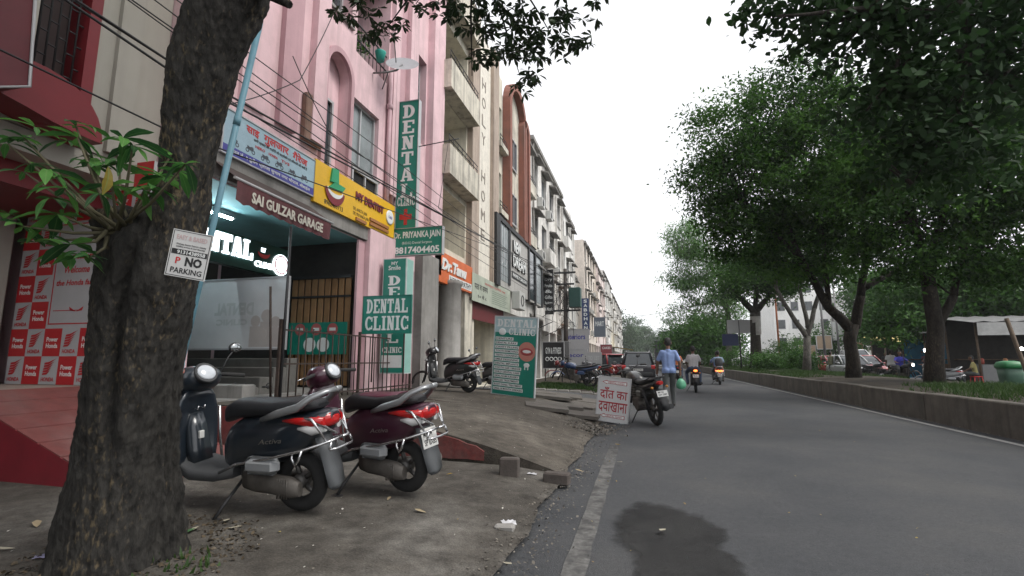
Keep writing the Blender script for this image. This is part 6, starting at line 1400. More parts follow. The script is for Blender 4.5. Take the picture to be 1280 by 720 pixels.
def motorcycle(name, label, loc, rotz, tank, accent=None, lean=-.1, steer=0.0, plate='MP 04\nQB 4417', tail=None, group=None, plate_vis=True):
    s = thing(name, label, 'motorcycle', M=Matrix.Translation(Vector(loc)) @ Matrix.Rotation(rotz, 4, 'Z') @ Matrix.Rotation(lean, 4, 'X'), group=group)
    accent = accent or tank
    wheel(s, 0, .3, .05, .95, 'rear_wheel', 6)
    R_ = lambda *a: ring(*a, n=16, p=2.5)
    MB().loft([R_(.5,0,.78,.07,.05), R_(.6,0,.82,.12,.1), R_(.75,0,.85,.145,.125), R_(.9,0,.86,.14,.12), R_(1.0,0,.86,.09,.07)]).build('fuel_tank', tank, s)
    MB().loft([R_(-.32,0,.86,.06,.02), R_(-.2,0,.845,.1,.035), R_(.05,0,.815,.125,.045), R_(.3,0,.785,.13,.045), R_(.52,0,.79,.1,.05), R_(.6,0,.82,.06,.04)]).build('seat', M_seat, s)
    MB().loft([R_(-.42,0,.84,.03,.02), R_(-.34,0,.8,.07,.05), R_(-.1,0,.74,.11,.07), R_(.2,0,.68,.13,.09), R_(.45,0,.66,.1,.09)]).build('tail_cowl', accent, s)
    MB().loft([R_(-.46,0,.8,.04,.03), R_(-.41,0,.8,.06,.04), R_(-.36,0,.8,.065,.035)]).build('tail_light', tail or M_tailr, s)
    MB().loft([[(x+dx,y,z+dz) for dx,dz,y in ((-.015,.015,-wd),(.02,.03,0),(-.015,.015,wd),(-.03,-.01,0))] for x, z, wd in ((-.1,.68,.08),(-.3,.62,.085),(-.42,.48,.085),(-.47,.32,.08))]).build('rear_mudguard', M_dkp, s)
    pl = sub_empty(s, 'number_plate', frameM((-.46, .1, .56), (0,-1,0), (.35,0,1))); MB().bbox((0,0,0),(.2,.11,.006), .003).build('plate', M_plate, pl); text(plate, .02, .015, .16, .08, M_blkl, pl, z=.006, depth=.001)
    f = MB()
    for sd in (-1, 1):
        f.tube([(.95,sd*.05,.78),(.55,sd*.12,.72),(.1,sd*.13,.7),(-.3,sd*.1,.78)], .016, 6); f.tube([(.5,sd*.1,.34),(.0,sd*.11,.3)], .022, 6); f.tube([(.0,sd*.12,.32),(.1,sd*.13,.68)], [.03,.024], 8); f.tube([(.95,sd*.03,.75),(.85,sd*.06,.35),(.5,sd*.1,.3)], .02, 6)
        f.tube([(-.02,sd*.14,.83),(-.3,sd*.14,.9),(-.42,sd*.07,.9),(-.43,0,.9)], .012, 6)
    f.build('frame', M_iron, s)
    e = MB().bbox((.45,-.13,.28),(.78,.13,.5), .04).bbox((.62,-.1,.5),(.82,.1,.72), .03)
    for k in range(5): e.bbox((.6,-.13,.5+.045*k),(.86,.13,.515+.045*k), .005)
    e.lathe([(.11,-.15),(.13,-.13),(.13,.13),(.11,.15)], (.52,0,.36), 'y', 16); e.build('engine', M_eng, s)
    MB().tube([(.85,-.06,.55),(.9,-.1,.35),(.6,-.15,.26),(.2,-.17,.3),(-.35,-.18,.36)], [.02,.022,.025,.045,.045], 9).build('exhaust', M_chrome if accent is not tank else M_dkp, s)
    MB().bbox((.2,-.15,.5),(.48,.15,.64), .03).build('side_panel', accent, s)
    st = sub_empty(s, 'steering', Matrix.Translation((1.0,0,.8)) @ Matrix.Rotation(steer, 4, Vector((-.42,0,1)).normalized()) @ Matrix.Translation((-1.0,0,-.8)))
    wheel(s, 1.3, .3, .045, .9, 'front_wheel', 6, Mx=st.matrix_local.copy())
    g = MB()
    for sd in (-1, 1): g.tube([(.98,sd*.08,.92),(1.12,sd*.085,.62),(1.3,sd*.085,.3)], [.02,.02,.026], 8)
    g.build('fork', M_iron, st)
    MB().loft([[(1.3+rr*math.cos(a),y,.3+rr*math.sin(a)) for rr, y in ((.31,-.06),(.34,-.04),(.345,0),(.34,.04),(.31,.06),(.33,0))] for a in np.linspace(R(20), R(150), 10)]).build('front_fender', accent, st)
    MB().loft([R_(1.0,0,.95,.08,.08), R_(1.06,0,.95,.11,.11), R_(1.14,0,.93,.09,.09), R_(1.18,0,.92,.05,.05)]).build('headlight_cowl', tank, st); MB().ball((1.16,0,.92), (.04,.07,.07), 12, 8).build('headlamp', M_clear, st)
    MB().tube([(.88,.36,1.02),(.95,.22,1.05),(1.0,.06,1.0),(1.0,-.06,1.0),(.95,-.22,1.05),(.88,-.36,1.02)], .012, 7).build('handlebar', M_iron, st)
    for sd in (-1, 1):
        MB().tube([(.92,sd*.27,1.045),(.87,sd*.38,1.02)], .018, 8).build('grip', M_tyre, st)
        MB().tube([(.95,sd*.22,1.05),(.97,sd*.3,1.2)], .006, 5).ball((.97,sd*.32,1.23), (.02,.06,.04), 10, 6).build('mirror', M_dkp, st)
        MB().ball((-.36,sd*.14,.72), (.03,.03,.025), 8, 6).build('indicator', plain('amber_lens', (.5,.2,.03), .3), s)
    MB().tube([(.5,.12,.28),(.5,.3,.02)], .013, 6).build('side_stand', M_iron, s)
    return s
pm_ = at(826,533,Z=.0)
motorcycle('parked_motorcycle', 'black motorcycle parked at the road edge behind the white Devanagari board', (pm_.x-.06, pm_.y+.05, 0.005), math.atan2(.93, -.38), paint('black_paint', (.012,.012,.013)), steer=.35, plate='MP 04\nQH 2380', lean=-.12)
bm = at(738,482,D=19.5)
motorcycle('parked_motorcycle', 'blue and silver motorcycle parked on the weedy verge, facing left', (bm.x, bm.y, pave_h(bm.x,bm.y)+.03), PI-.1, paint('blue_tank', (.02,.05,.14)), paint('blue_side', (.05,.09,.2)), steer=.2, lean=-.1)
for k, (x, D, lab, c) in enumerate(((735,22.5,'dark motorcycle just behind the blue motorcycle',(.015,.015,.016)),(757,25.0,'grey motorcycle furthest right in the verge line, near the red car',(.06,.06,.065)),(728,21.3,'red tanked motorcycle squeezed beside the blue motorcycle',(.2,.02,.02)))):
    p = at(x, 480, D=D); motorcycle('parked_motorcycle', lab, (p.x, p.y, pave_h(p.x,p.y)+.03), PI-.3+.2*k, paint('moto_%d' % k, c), steer=.2, group='motorcycles on the verge')

def car(name, label, loc, rotz, pm, L_=3.9, W_=1.7, H_=1.55, suv=False, lit=False, group=None, cat='car', plate='MP 04 CX 7012', taillit=False):
    """x forward, origin under the rear bumper"""
    s = thing(name, label, cat, loc, rotz, group); hw = W_/2; bz = .3; belt = H_*.6
    R_ = lambda x, z0, z1, w_: ring(x, 0, (z0+z1)/2, w_, (z1-z0)/2, 24, 5)
    hood = belt*.93
    MB().loft([R_(.0,.42,belt*.82,hw*.86), R_(.05,.34,belt*.95,hw*.94), R_(.25,.27,belt,hw*.985), R_(L_*.3,.26,belt*1.0,hw), R_(L_*.66,.26,belt*.985,hw), R_(L_*.8,.27,hood,hw*.985), R_(L_*.93,.3,hood*.92,hw*.93), R_(L_*.985,.36,hood*.8,hw*.82), R_(L_,.42,hood*.7,hw*.7)]).build('body', pm, s)
    def rr(x0, x1, w_, z, c=.12): return [(x0,-w_+c,z),(x0,w_-c,z),(x0+c,w_,z),((x0+x1)/2,w_,z),(x1-c,w_,z),(x1,w_-c,z),(x1,-w_+c,z),(x1-c,-w_,z),((x0+x1)/2,-w_,z),(x0+c,-w_,z)]
    xr, xf = (.16, L_*.72) if suv else (.2, L_*.72); tr, tf = (.42, L_*.5) if suv else (.5, L_*.5)
    MB().loft([rr(xr,xf,hw*.9,belt-.03), rr((xr*.4+tr*.6),(xf*.4+tf*.6),hw*.8,belt+(H_-belt)*.62), rr(tr,tf,hw*.74,H_-.05)], smooth=False).build('windows', M_glass, s)
    MB().loft([rr(tr-.03,tf+.05,hw*.765,H_-.075), rr(tr-.02,tf+.03,hw*.755,H_-.03), rr(tr+.1,tf-.1,hw*.65,H_)]).build('roof', pm, s)
    nop = 0
    for sd in (-1, 1):
        for (xa, xb) in ((xr+.03,tr+.02),(xf-.03,tf),((xr+xf)/2-.05,(tr+tf)/2)): MB().tube([(xa,sd*hw*.895,belt-.02),(xa*.4+xb*.6,sd*hw*.81,belt+(H_-belt)*.62),(xb,sd*hw*.75,H_-.05)], .045, 6).build('pillar', pm, s)
    for x in (L_*.19, L_*.82):
        for sd in (-1, 1): wheel(s, x, .3, .085, 1.0, 'wheel', 5, sd*(hw-.11)); MB().torus((x,sd*(hw-.04),.3), .33, .035, 'y', 20, 6, w=1.2).build('wheel_arch', M_dkp, s)
    MB().bbox((-.04,-hw*.85,.33),(.12,hw*.85,.56), .05).build('rear_bumper', M_dkp if suv else pm, s); MB().bbox((L_-.12,-hw*.82,.3),(L_+.03,hw*.82,.5), .05).build('front_bumper', M_dkp, s)
    for sd in (-1, 1):
        MB().bbox((-.005,sd*hw*.84-.12,belt*.72),(.16,sd*hw*.84+.1,belt*.95), .04).build('tail_light', M_tail_on if taillit else M_tailr, s); MB().ball((L_*.96,sd*hw*.68,hood*.78), (.1,.17,.08), 12, 8).build('headlight', mat('headlamp_lit', (.8,.8,.8), .3, emit=(1,.95,.85), estr=6.0) if lit else M_clear, s)
        MB().ball((xf-.25,sd*(hw+.08),belt+.05), (.07,.1,.07), 10, 6).build('side_mirror', pm, s)
        MB().box((L_*.42,sd*hw-.01 if sd > 0 else -hw-.006,belt*.82),(L_*.48,sd*hw+.006 if sd > 0 else -hw+.01,belt*.86)).build('door_handle', M_chrome, s)
    pl = sub_empty(s, 'number_plate', frameM((-.046,.25,.62), (0,-1,0), UZ)); MB().box((0,0,0),(.5,.12,.01)).build('plate', M_plate, pl); text(plate, .03, .025, .44, .07, M_blkl, pl, z=.011, depth=.001)
    MB().box((L_-.01,-hw*.4,hood*.55),(L_+.035,hw*.4,hood*.72)).build('grille', M_dkp, s)
    if suv:
        for sd in (-1, 1): MB().tube([(tr+.1,sd*hw*.68,H_+.01),(tr+.3,sd*hw*.68,H_+.06),(tf-.2,sd*hw*.68,H_+.06),(tf-.05,sd*hw*.68,H_)], .018, 6).build('roof_rail', M_chrome, s)
        MB().box((-.02,-hw*.5,belt*.9),(.06,hw*.5,belt*.94)).build('chrome_strip', M_chrome, s)
    else: MB().loft([rr(tr-.2,tr+.1,hw*.6,H_-.06,.05), rr(tr-.16,tr+.12,hw*.58,H_-.03,.05)]).build('roof_spoiler', pm, s)
    return s
pS = at(798,473,Z=0.0); 
car('parked_suv', 'black SUV with roof rails parked at the left road edge, rear towards us', (at(798,460,D=27.5).x, 27.2, 0.01), R(90), paint('black_suv_paint', (.014,.013,.018)), 4.0, 1.78, 1.62, suv=True)
car('parked_hatchback', 'red hatchback parked nose to the shops beside the black SUV', (at(776,460,Y=29.5).x, 29.5, .06), R(128), paint('red_car_paint', (.3,.012,.018)), 3.7, 1.65, 1.5, plate='MP 04 CB 3385')
p = at(826,455,Y=70); car('distant_car', 'small silver car far ahead in the lane beside the walking man', (p.x, 70, 0.02), R(90), paint('silver_paint', (.4,.41,.42)), 3.9, 1.68, 1.5, plate='MP 04 E 4')
tk = thing('distant_truck', 'dark boxy truck far ahead behind the walking man', 'truck', (at(833,450,Y=60).x, 60, 0.02), R(90))
MB().bbox((0,-1.2,.9),(5,1.2,3.4), .05).build('cargo_box', plain('truck_dark', (.05,.055,.06), .7), tk); MB().bbox((5.1,-1.1,.6),(6.8,1.1,2.6), .15).build('cab', plain('truck_cab', (.3,.18,.05), .5), tk)
for x in (1, 5.9):
    for sd in (-1, 1): wheel(tk, x, .45, .12, 1.0, 'wheel', 5, sd*.95)
for sd in (-1, 1): MB().box((-.04,sd*.9-.12,.95),(-.002,sd*.9+.12,1.1)).build('tail_light', M_tailr, tk)
# service road traffic beyond the median
p = at(1075,458,Y=36); car('silver_car', 'silver car with lamps facing us beyond the forked tree', (p.x+.1, 40.0, .04), R(-88), paint('silver_paint', (.4,.41,.42)), 4.0, 1.7, 1.5, plate='MP 04 CV 9')
p = at(1052,458,Y=42); car('red_car', 'red car half hidden behind the forked tree', (p.x+.1, 46, .04), R(-86), paint('red_car_paint', (.3,.012,.018)), 3.8, 1.66, 1.5, plate='MP 04 CN 8')
p = at(1095,458,Y=37); car('red_car', 'red car right of the silver car beyond the median', (p.x+.1, 41.2, .04), R(-86), paint('red_car_paint', (.3,.012,.018)), 3.8, 1.66, 1.5, plate='MP 04 CA 51')
p = at(1086,450,Y=48); car('white_van', 'white van parked behind the silver and red cars', (p.x+.2, 53, .04), R(-90), paint('white_van_paint', (.55,.56,.56)), 4.3, 1.8, 2.1, cat='van', plate='MP 04 T 77')
def auto(name, label, loc, rotz, pm):
    s = thing(name, label, 'auto-rickshaw', loc, rotz)
    wheel(s, .3, .22, .06, 1, 'wheel', 5, .52); wheel(s, .3, .22, .06, 1, 'wheel', 5, -.52); wheel(s, 2.2, .22, .06, 1, 'wheel', 5, 0)
    MB().loft([ring(0,0,.6,.55,.28,16,4), ring(.1,0,.6,.65,.34,16,4), ring(1.2,0,.45,.65,.18,16,4), ring(1.7,0,.6,.6,.34,16,4), ring(2.2,0,.7,.35,.3,16,4), ring(2.4,0,.7,.15,.2,16,4)]).build('body', pm, s)
    MB().loft([ring(-.02,0,1.6,.55,.1,16,4), ring(.1,0,1.66,.65,.13,16,4), ring(1.6,0,1.66,.62,.12,16,4), ring(1.85,0,1.58,.5,.08,16,4)]).build('hood', pm, s)
    MB().add([(1.85,-.5,.95),(1.85,.5,.95),(1.72,.5,1.52),(1.72,-.5,1.52)], [(0,1,2,3)]).build('windscreen', M_glass, s)
    q_ = MB()
    for sd in (-1, 1): q_.tube([(1.86,sd*.52,.9),(1.7,sd*.55,1.56)], .025, 6).tube([(.1,sd*.6,.8),(.1,sd*.6,1.58)], .03, 6).tube([(1.0,sd*.62,.6),(1.0,sd*.6,1.58)], .02, 6)
    q_.build('posts', M_iron, s); MB().bbox((.2,-.55,.6),(.75,.55,.95), .06).build('seat', M_seat, s); MB().ball((2.38,0,.8), (.05,.1,.1), 10, 8).build('headlamp', M_clear, s); return s
p = at(1000,458,Y=48); auto('red_auto_rickshaw', 'red auto-rickshaw glimpsed left of the slender median tree', (p.x, 48, .04), R(-100), paint('auto_red', (.45,.05,.02)))
pw_ = at(1140,470,Y=29); motorcycle('motorcycle_with_lit_lamp', 'motorcycle with a lit headlamp facing us behind the median, ridden by the blue-shirted man', (pw_.x+.2, 31.0, .04), R(-80), paint('dark_tank', (.02,.02,.025)), lean=0, steer=.3)
o = [c for c in bpy.data.objects if c.name.startswith('steering')][-1]
MB().ball((1.2,0,.92), (.03,.075,.075), 12, 8).build('lit_headlamp', mat('headlamp_lit', (.8,.8,.8), .3, emit=(1,.95,.85), estr=6.0), o)
ps_ = at(1212,474,Y=25); scooter('grey_scooter', 'grey scooter standing behind the straight median trunk', (ps_.x, 26.0, .04), PI-.15, paint('grey_scooter_paint', (.12,.125,.13)), M_seat, lean=0, plate='MP 04\nSA 70')
pb_ = at(1092,470,Y=33); motorcycle('parked_motorcycle', 'bicycle-thin motorcycle leaning left of the man in the white T-shirt', (pb_.x, 34, .04), R(-70), paint('dark_tank', (.02,.02,.025)), steer=.5)
# ================================================================== PEOPLE
M_skin = mat('brown_skin', (.16,.085,.055), .6, var=.08); M_hair = plain('black_hair', (.01,.009,.008), .6); M_shoe = plain('dark_shoe', (.025,.02,.018), .6)
def capsule(mb, a, b, r0, r1, mi=0, n=10):
    a, b = Vector(a), Vector(b); d = (b-a); L_ = d.length or 1e-6; d = d/L_; pts = []; rs = []
    for t in (-1, -.8, -.4): pts.append(a + d*(r0*t)); rs.append(max(r0*math.sqrt(max(0, 1-t*t)), .002))
    for k in range(4): pts.append(a.lerp(b, k/3)); rs.append(r0+(r1-r0)*k/3)
    for t in (.4, .8, 1): pts.append(b + d*(r1*t)); rs.append(max(r1*math.sqrt(max(0, 1-t*t)), .002))
    mb.tube(pts, rs, n, mi)
def person(name, label, loc, rotz, pose, shirt, pants, voxel=.02, group=None, hair=None, sleeve=True, scale=1.0, bag=None, lean=None, shoe=None, face=True):
    """x right, y forward, z up; pose chooses joints. One continuous remeshed body, material by body part."""
    J_ = dict(pel=(0,0,.95), chest=(0,.02,1.3), neck=(0,.0,1.47), head=(0,.03,1.6), hl=(-.09,0,.92), hr=(.09,0,.92), kl=(-.1,.05,.5), kr=(.1,.05,.5), al=(-.1,0,.09), ar=(.1,0,.09),
              sl=(-.18,0,1.4), sr=(.18,0,1.4), el=(-.24,-.02,1.13), er=(.24,-.02,1.13), wl=(-.24,.05,.88), wr=(.24,.05,.88))
    if pose == 'walk': J_.update(kl=(-.1,.0,.5), al=(-.12,-.3,.2), kr=(.09,.14,.5), ar=(.1,.12,.09), el=(-.27,.06,1.13), wl=(-.28,.16,.9), er=(.26,-.06,1.12), wr=(.27,-.02,.87))
    if pose == 'ride': J_.update(pel=(0,0,.9), chest=(0,.1,1.22), neck=(0,.13,1.4), head=(0,.17,1.53), hl=(-.1,.04,.88), hr=(.1,.04,.88), kl=(-.22,.42,.72), kr=(.22,.42,.72), al=(-.2,.28,.33), ar=(.2,.28,.33), sl=(-.19,.1,1.33), sr=(.19,.1,1.33), el=(-.3,.3,1.12), er=(.3,.3,1.12), wl=(-.3,.56,1.06), wr=(.3,.56,1.06))
    if pose == 'pillion': J_.update(pel=(0,0,.95), chest=(0,.03,1.28), neck=(0,.04,1.46), head=(0,.07,1.59), hl=(-.1,.04,.93), hr=(.1,.04,.93), kl=(-.24,.4,.76), kr=(.24,.4,.76), al=(-.22,.26,.38), ar=(.22,.26,.38), sl=(-.18,.03,1.39), sr=(.18,.03,1.39), el=(-.25,.1,1.14), er=(.25,.1,1.14), wl=(-.2,.34,1.0), wr=(.2,.34,1.0))
    if pose == 'sit': J_.update(pel=(0,0,.5), chest=(0,.05,.85), neck=(0,.06,1.03), head=(0,.1,1.16), hl=(-.1,.02,.48), hr=(.1,.02,.48), kl=(-.13,.45,.5), kr=(.13,.45,.5), al=(-.13,.42,.09), ar=(.13,.42,.09), sl=(-.18,.05,.96), sr=(.18,.05,.96), el=(-.26,.15,.72), er=(.26,.15,.72), wl=(-.15,.4,.58), wr=(.15,.4,.58))
    if pose == 'reach': J_.update(el=(-.3,.2,1.2), wl=(-.25,.45,1.12), er=(.3,.2,1.2), wr=(.28,.45,1.14))
    J_ = {k: Vector(v) for k, v in J_.items()}; caps = []
    def C(a, b, r0, r1, m):
        a = J_[a] if isinstance(a, str) else Vector(a); b = J_[b] if isinstance(b, str) else Vector(b); caps.append((a, b, r0, r1, m))
    P_, S_, K_, H_, SH = 1, 0, 2, 3, 4
    for sd, s_ in (('l', -1), ('r', 1)):
        C('h'+sd, 'k'+sd, .095, .07, P_); C('k'+sd, 'a'+sd, .07, .055, P_)
        an = J_['a'+sd]; tilt = -.12 if (pose == 'walk' and sd == 'l') else 0; toe = an + Vector((s_*.01, .15, -.045 + tilt*.6 if pose in ('walk',) else -.045)); C(an-Vector((0,.03,.04)), toe, .042, .036, SH)
        off = Vector((s_*.085, 0, 0)); C(J_['pel']+off*.9, J_['chest']+off, .088, .1, S_); C(J_['chest']+Vector((s_*.03,0,.03)), J_['s'+sd]-Vector((s_*.02,0,.02)), .1, .062, S_)
        C(J_['pel']+Vector((s_*.06,-.03,-.04)), 'h'+sd, .1, .095, P_)
        mid = J_['s'+sd].lerp(J_['e'+sd], .75); C(J_['s'+sd]-Vector((s_*.015,0,.02)), mid, .06, .058, S_); C(mid, 'e'+sd, .045, .042, K_ if sleeve else S_); C('e'+sd, 'w'+sd, .042, .03, K_ if sleeve else S_)
        w_ = J_['w'+sd]; d = (w_-J_['e'+sd]).normalized(); C(w_, w_+d*.07, .032, .036, K_)
    C('pel', 'chest', .1, .115, S_); C('chest', J_['neck']-Vector((0,0,.06)), .1, .07, S_); C('neck', 'head', .052, .055, K_)
    hd = J_['head']; C(hd+Vector((0,.0,.0)), hd+Vector((0,-.005,.06)), .078, .088, K_); C(hd+Vector((0,.035,-.03)), hd+Vector((0,.03,.03)), .058, .07, K_)
    C(hd+Vector((0,.09,.0)), hd+Vector((0,.11,-.015)), .014, .016, K_)
    for s_ in (-1, 1): C(hd+Vector((s_*.088,-.005,.0)), hd+Vector((s_*.09,-.005,.03)), .016, .016, K_)
    C(hd+Vector((0,-.025,.02)), hd+Vector((0,-.015,.085)), .082, .086, H_)
    mb = MB()
    for a, b, r0, r1, m in caps: capsule(mb, a, b, r0, r1)
    me0 = bpy.data.meshes.new('tmp'); me0.from_pydata(mb.v, [], mb.f); o = bpy.data.objects.new('tmp', me0); COL.objects.link(o)
    md = o.modifiers.new('r', 'REMESH'); md.mode = 'VOXEL'; md.voxel_size = voxel; md.use_smooth_shade = True
    sm_ = o.modifiers.new('s', 'SMOOTH'); sm_.factor = .5; sm_.iterations = 4
    dg = bpy.context.evaluated_depsgraph_get(); me = bpy.data.meshes.new_from_object(o.evaluated_get(dg)); bpy.data.objects.remove(o); bpy.data.meshes.remove(me0)
    n = len(me.polygons); ctr = np.empty(n*3); me.polygons.foreach_get('center', ctr); ctr = ctr.reshape(-1, 3); best = np.full(n, 1e9); idx = np.zeros(n, dtype=np.int32)
    for a, b, r0, r1, m in caps:
        a_, d = np.array(a), np.array(b-a); L2 = max(d@d, 1e-9); t = np.clip((ctr-a_)@d/L2, 0, 1); dist = np.linalg.norm(ctr-a_-t[:, None]*d, axis=1) - (r0+(r1-r0)*t)
        k = dist < best; best[k] = dist[k]; idx[k] = m
    # shirt hem hangs over the trousers
    if pose in ('stand', 'walk', 'reach'): idx[(idx == P_) & (ctr[:, 2] > J_['pel'].z-.1) & (np.abs(ctr[:, 0]) < .25)] = S_
    hf = hd; idx[(idx == K_) & (ctr[:, 2] > hf.z+.075)] = H_; idx[(idx == K_) & (ctr[:, 2] > hf.z-.01) & (ctr[:, 1] < hf.y-.03)] = H_
    me.materials.clear()
    for m in (shirt, pants, M_skin, hair or M_hair, shoe or M_shoe): me.materials.append(m)
    me.polygons.foreach_set('material_index', idx); me.polygons.foreach_set('use_smooth', np.ones(n, dtype=bool))
    root = thing(name, label, 'person', loc, rotz, group); root.scale = (scale,)*3
    link(me, 'body', root)
    # fingers and face details
    f = MB()
    for sd, s_ in (('l', -1), ('r', 1)):
        w_ = J_['w'+sd]; d = (w_-J_['e'+sd]).normalized(); sid = Vector((0,1,0)) if abs(d.y) < .8 else Vector((1,0,0)); sid = (sid - d*sid.dot(d)).normalized(); inn = d.cross(sid)*(-s_)
        for k, L_ in enumerate((.07,.078,.072,.058)):
            b0 = w_ + d*.085 + sid*(.03-.02*k); f.tube([b0-d*.02, b0+d*L_*.55+inn*.008, b0+d*L_*.85+inn*.03], [.0095,.009,.007], 6)
        b0 = w_ + d*.03 + sid*.035; f.tube([b0, b0+sid*.025+d*.025, b0+sid*.03+d*.055+inn*.01], [.011,.01,.008], 6)
    f.build('fingers', M_skin, root)
    if face:
        e = MB()
        for s_ in (-1, 1): e.ball(tuple(hd+Vector((s_*.032,.098,.02))), (.012,.006,.007), 8, 6)
        e.build('eyes', plain('eye_dark', (.02,.015,.012), .3), root); MB().ball(tuple(hd+Vector((0,.097,-.05))), (.022,.008,.006), 8, 6).build('mouth', plain('lip_brown', (.15,.05,.04), .5), root)
    return root
M_shirt = mat('blue_polo', (.2,.28,.5), .85, var=.12, scale=8, bump=.3, bscale=14); M_trs = mat('grey_trousers', (.075,.08,.08), .85, var=.12, scale=6, bump=.3, bscale=12)
pmn = at(838,508,Z=.02)
mn = person('walking_person', 'man in light blue polo shirt walking away along the road edge', (pmn.x, pmn.y-.1, .02), R(5), 'walk', M_shirt, M_trs, voxel=.014)
hp = BASEM[mn.name] @ Vector((.27,-.02,.78))
t = thing('carrier_bag', 'small translucent green carrier bag hanging from the walking man\'s right hand', 'bag', (hp.x, hp.y, hp.z-.34))
mb = MB(); mb.loft([[(rx*math.cos(a)*(1+.12*math.sin(3*a+z*9)), rx*.6*math.sin(a)*(1+.15*math.cos(4*a)), z) for a in np.linspace(0, 2*PI, 16, endpoint=False)] for rx, z in ((.03,0),(.1,.03),(.125,.1),(.1,.2),(.04,.27))]); mb.build('sack', mat('green_polythene', (.12,.42,.25), .4, var=.2, scale=9, trans=.2), t)
MB().tube([(.02,0,.26),(.015,0,.33),(0,0,.36),(-.015,0,.33),(-.02,0,.26)], .008, 6).build('handle', MATS['green_polythene'], t)
# riders on the road
r1 = at(870,491,Z=.02)
motorcycle('moving_motorcycle', 'dark motorcycle with glowing orange tail light ridden ahead of the walking man', (r1.x, r1.y, .02), R(88), paint('dark_tank', (.02,.02,.025)), lean=0, tail=M_tail_on)
person('rider', 'man in white sleeveless shirt riding the motorcycle with the glowing tail light', (r1.x-.01, r1.y+.3, -.02), R(-2), 'pillion', mat('white_vest', (.45,.43,.44), .85, var=.1), mat('blue_jeans', (.05,.07,.12), .85), voxel=.02)
r0 = at(848,480,Z=.02); 
motorcycle('moving_motorcycle', 'dark motorcycle further ahead, mostly hidden left of the white-shirted rider', (r0.x, r0.y, .02), R(89), paint('dark_tank', (.02,.02,.025)), lean=0)
person('rider', 'rider in orange shirt further ahead, just left of the white-shirted rider', (r0.x, r0.y+.3, -.02), 0, 'pillion', mat('orange_shirt', (.5,.16,.06), .85), mat('blue_jeans', (.05,.07,.12), .85), voxel=.025)
r2 = at(900,481,Z=.02)
scooter('moving_scooter', 'dark scooter carrying two people near the median', (r2.x, r2.y, .02), R(87), paint('dark_scooter_paint', (.03,.032,.035)), M_seat, lean=0, tail=M_tail_on, plate='MP 04\nSR 3036')
person('rider', 'front rider in blue shirt on the two-up scooter near the median', (r2.x+.02, r2.y+.62, -.06), R(-2), 'ride', mat('rider_blue', (.12,.2,.42), .85), M_trs, voxel=.025)
person('rider', 'rear passenger with a dark backpack on the two-up scooter near the median', (r2.x, r2.y+.14, -.08), R(-2), 'pillion', mat('passenger_blue', (.25,.33,.45), .85), M_trs, voxel=.025)
t = thing('backpack', 'dark grey backpack worn by the rear scooter passenger', 'backpack', (r2.x, r2.y+.0, 1.02)); MB().loft([[(rx*math.cos(a), rx*.5*math.sin(a), z) for a in np.linspace(0, 2*PI, 14, endpoint=False)] for rx, z in ((.1,-.12),(.17,-.08),(.185,.05),(.17,.2),(.1,.28))]).build('pack', plain('dark_nylon', (.05,.055,.06), .7), t); MB().tube([(-.1,.08,.24),(-.12,.2,.3)], .02, 6).tube([(.1,.08,.24),(.12,.2,.3)], .02, 6).build('straps', M_dkp, t)
# people beyond the median
pp = at(1116,474,Y=33.5)
person('standing_person', 'man in white T-shirt standing with his back to us beyond the median', (pp.x, 33.5, .04), R(-20), 'stand', mat('white_tee', (.8,.8,.82), .85), mat('dark_green_trousers', (.02,.05,.03), .85), voxel=.028)
person('seated_rider', 'man in deep blue shirt on the motorcycle with the lit headlamp', (pw_.x+.25, 30.75, -.0), R(180), 'ride', mat('deep_blue_shirt', (.06,.06,.42), .85), M_trs, voxel=.028)
person('seated_rider', 'person in dark clothes sitting on the grey scooter beyond the median', (ps_.x-.45, 26.02, -.05), R(80), 'ride', mat('black_shirt', (.025,.025,.03), .85), M_trs, voxel=.028)
for k, (x, Y, lab, sh_, ro) in enumerate(((1021,40,'man in white shirt near the red auto-rickshaw',(.75,.75,.78),120),(1040,39,'man in khaki shirt between the auto-rickshaw and the silver car',(.2,.2,.12),-60),(1155,34,'person in pink shirt behind the blue-shirted man',(.35,.16,.2),160),(1174,27.5,'person in turquoise shirt just right of the straight trunk',(.03,.2,.28),60),(1109,44,'person in dark shirt beside the red car',(.05,.05,.06),150))):
    p = at(x, 470, Y=Y); person('standing_person', lab, (p.x, Y, .04), R(ro), 'reach' if k % 2 else 'stand', mat('cloth_%d' % k, sh_, .85), M_trs, voxel=.032, group='people on the service road')
p = at(1222,470,Y=27.5); person('seated_person', 'person in yellowish shirt sitting behind the grey scooter', (p.x, 27.6, .1), R(60), 'sit', mat('ochre_shirt', (.3,.26,.1), .85), M_trs, voxel=.03)
st_ = thing('stool', 'plastic stool under the person in yellowish shirt', 'stool', (p.x, 27.6, .04)); MB().bbox((-.18,-.18,.38),(.18,.18,.43), .02).build('seat', M_red, st_)
for a in (-1, 1):
    for b in (-1, 1): MB().tube([(a*.14,b*.14,.38),(a*.18,b*.18,0)], .02, 6).build('leg', M_red, st_)

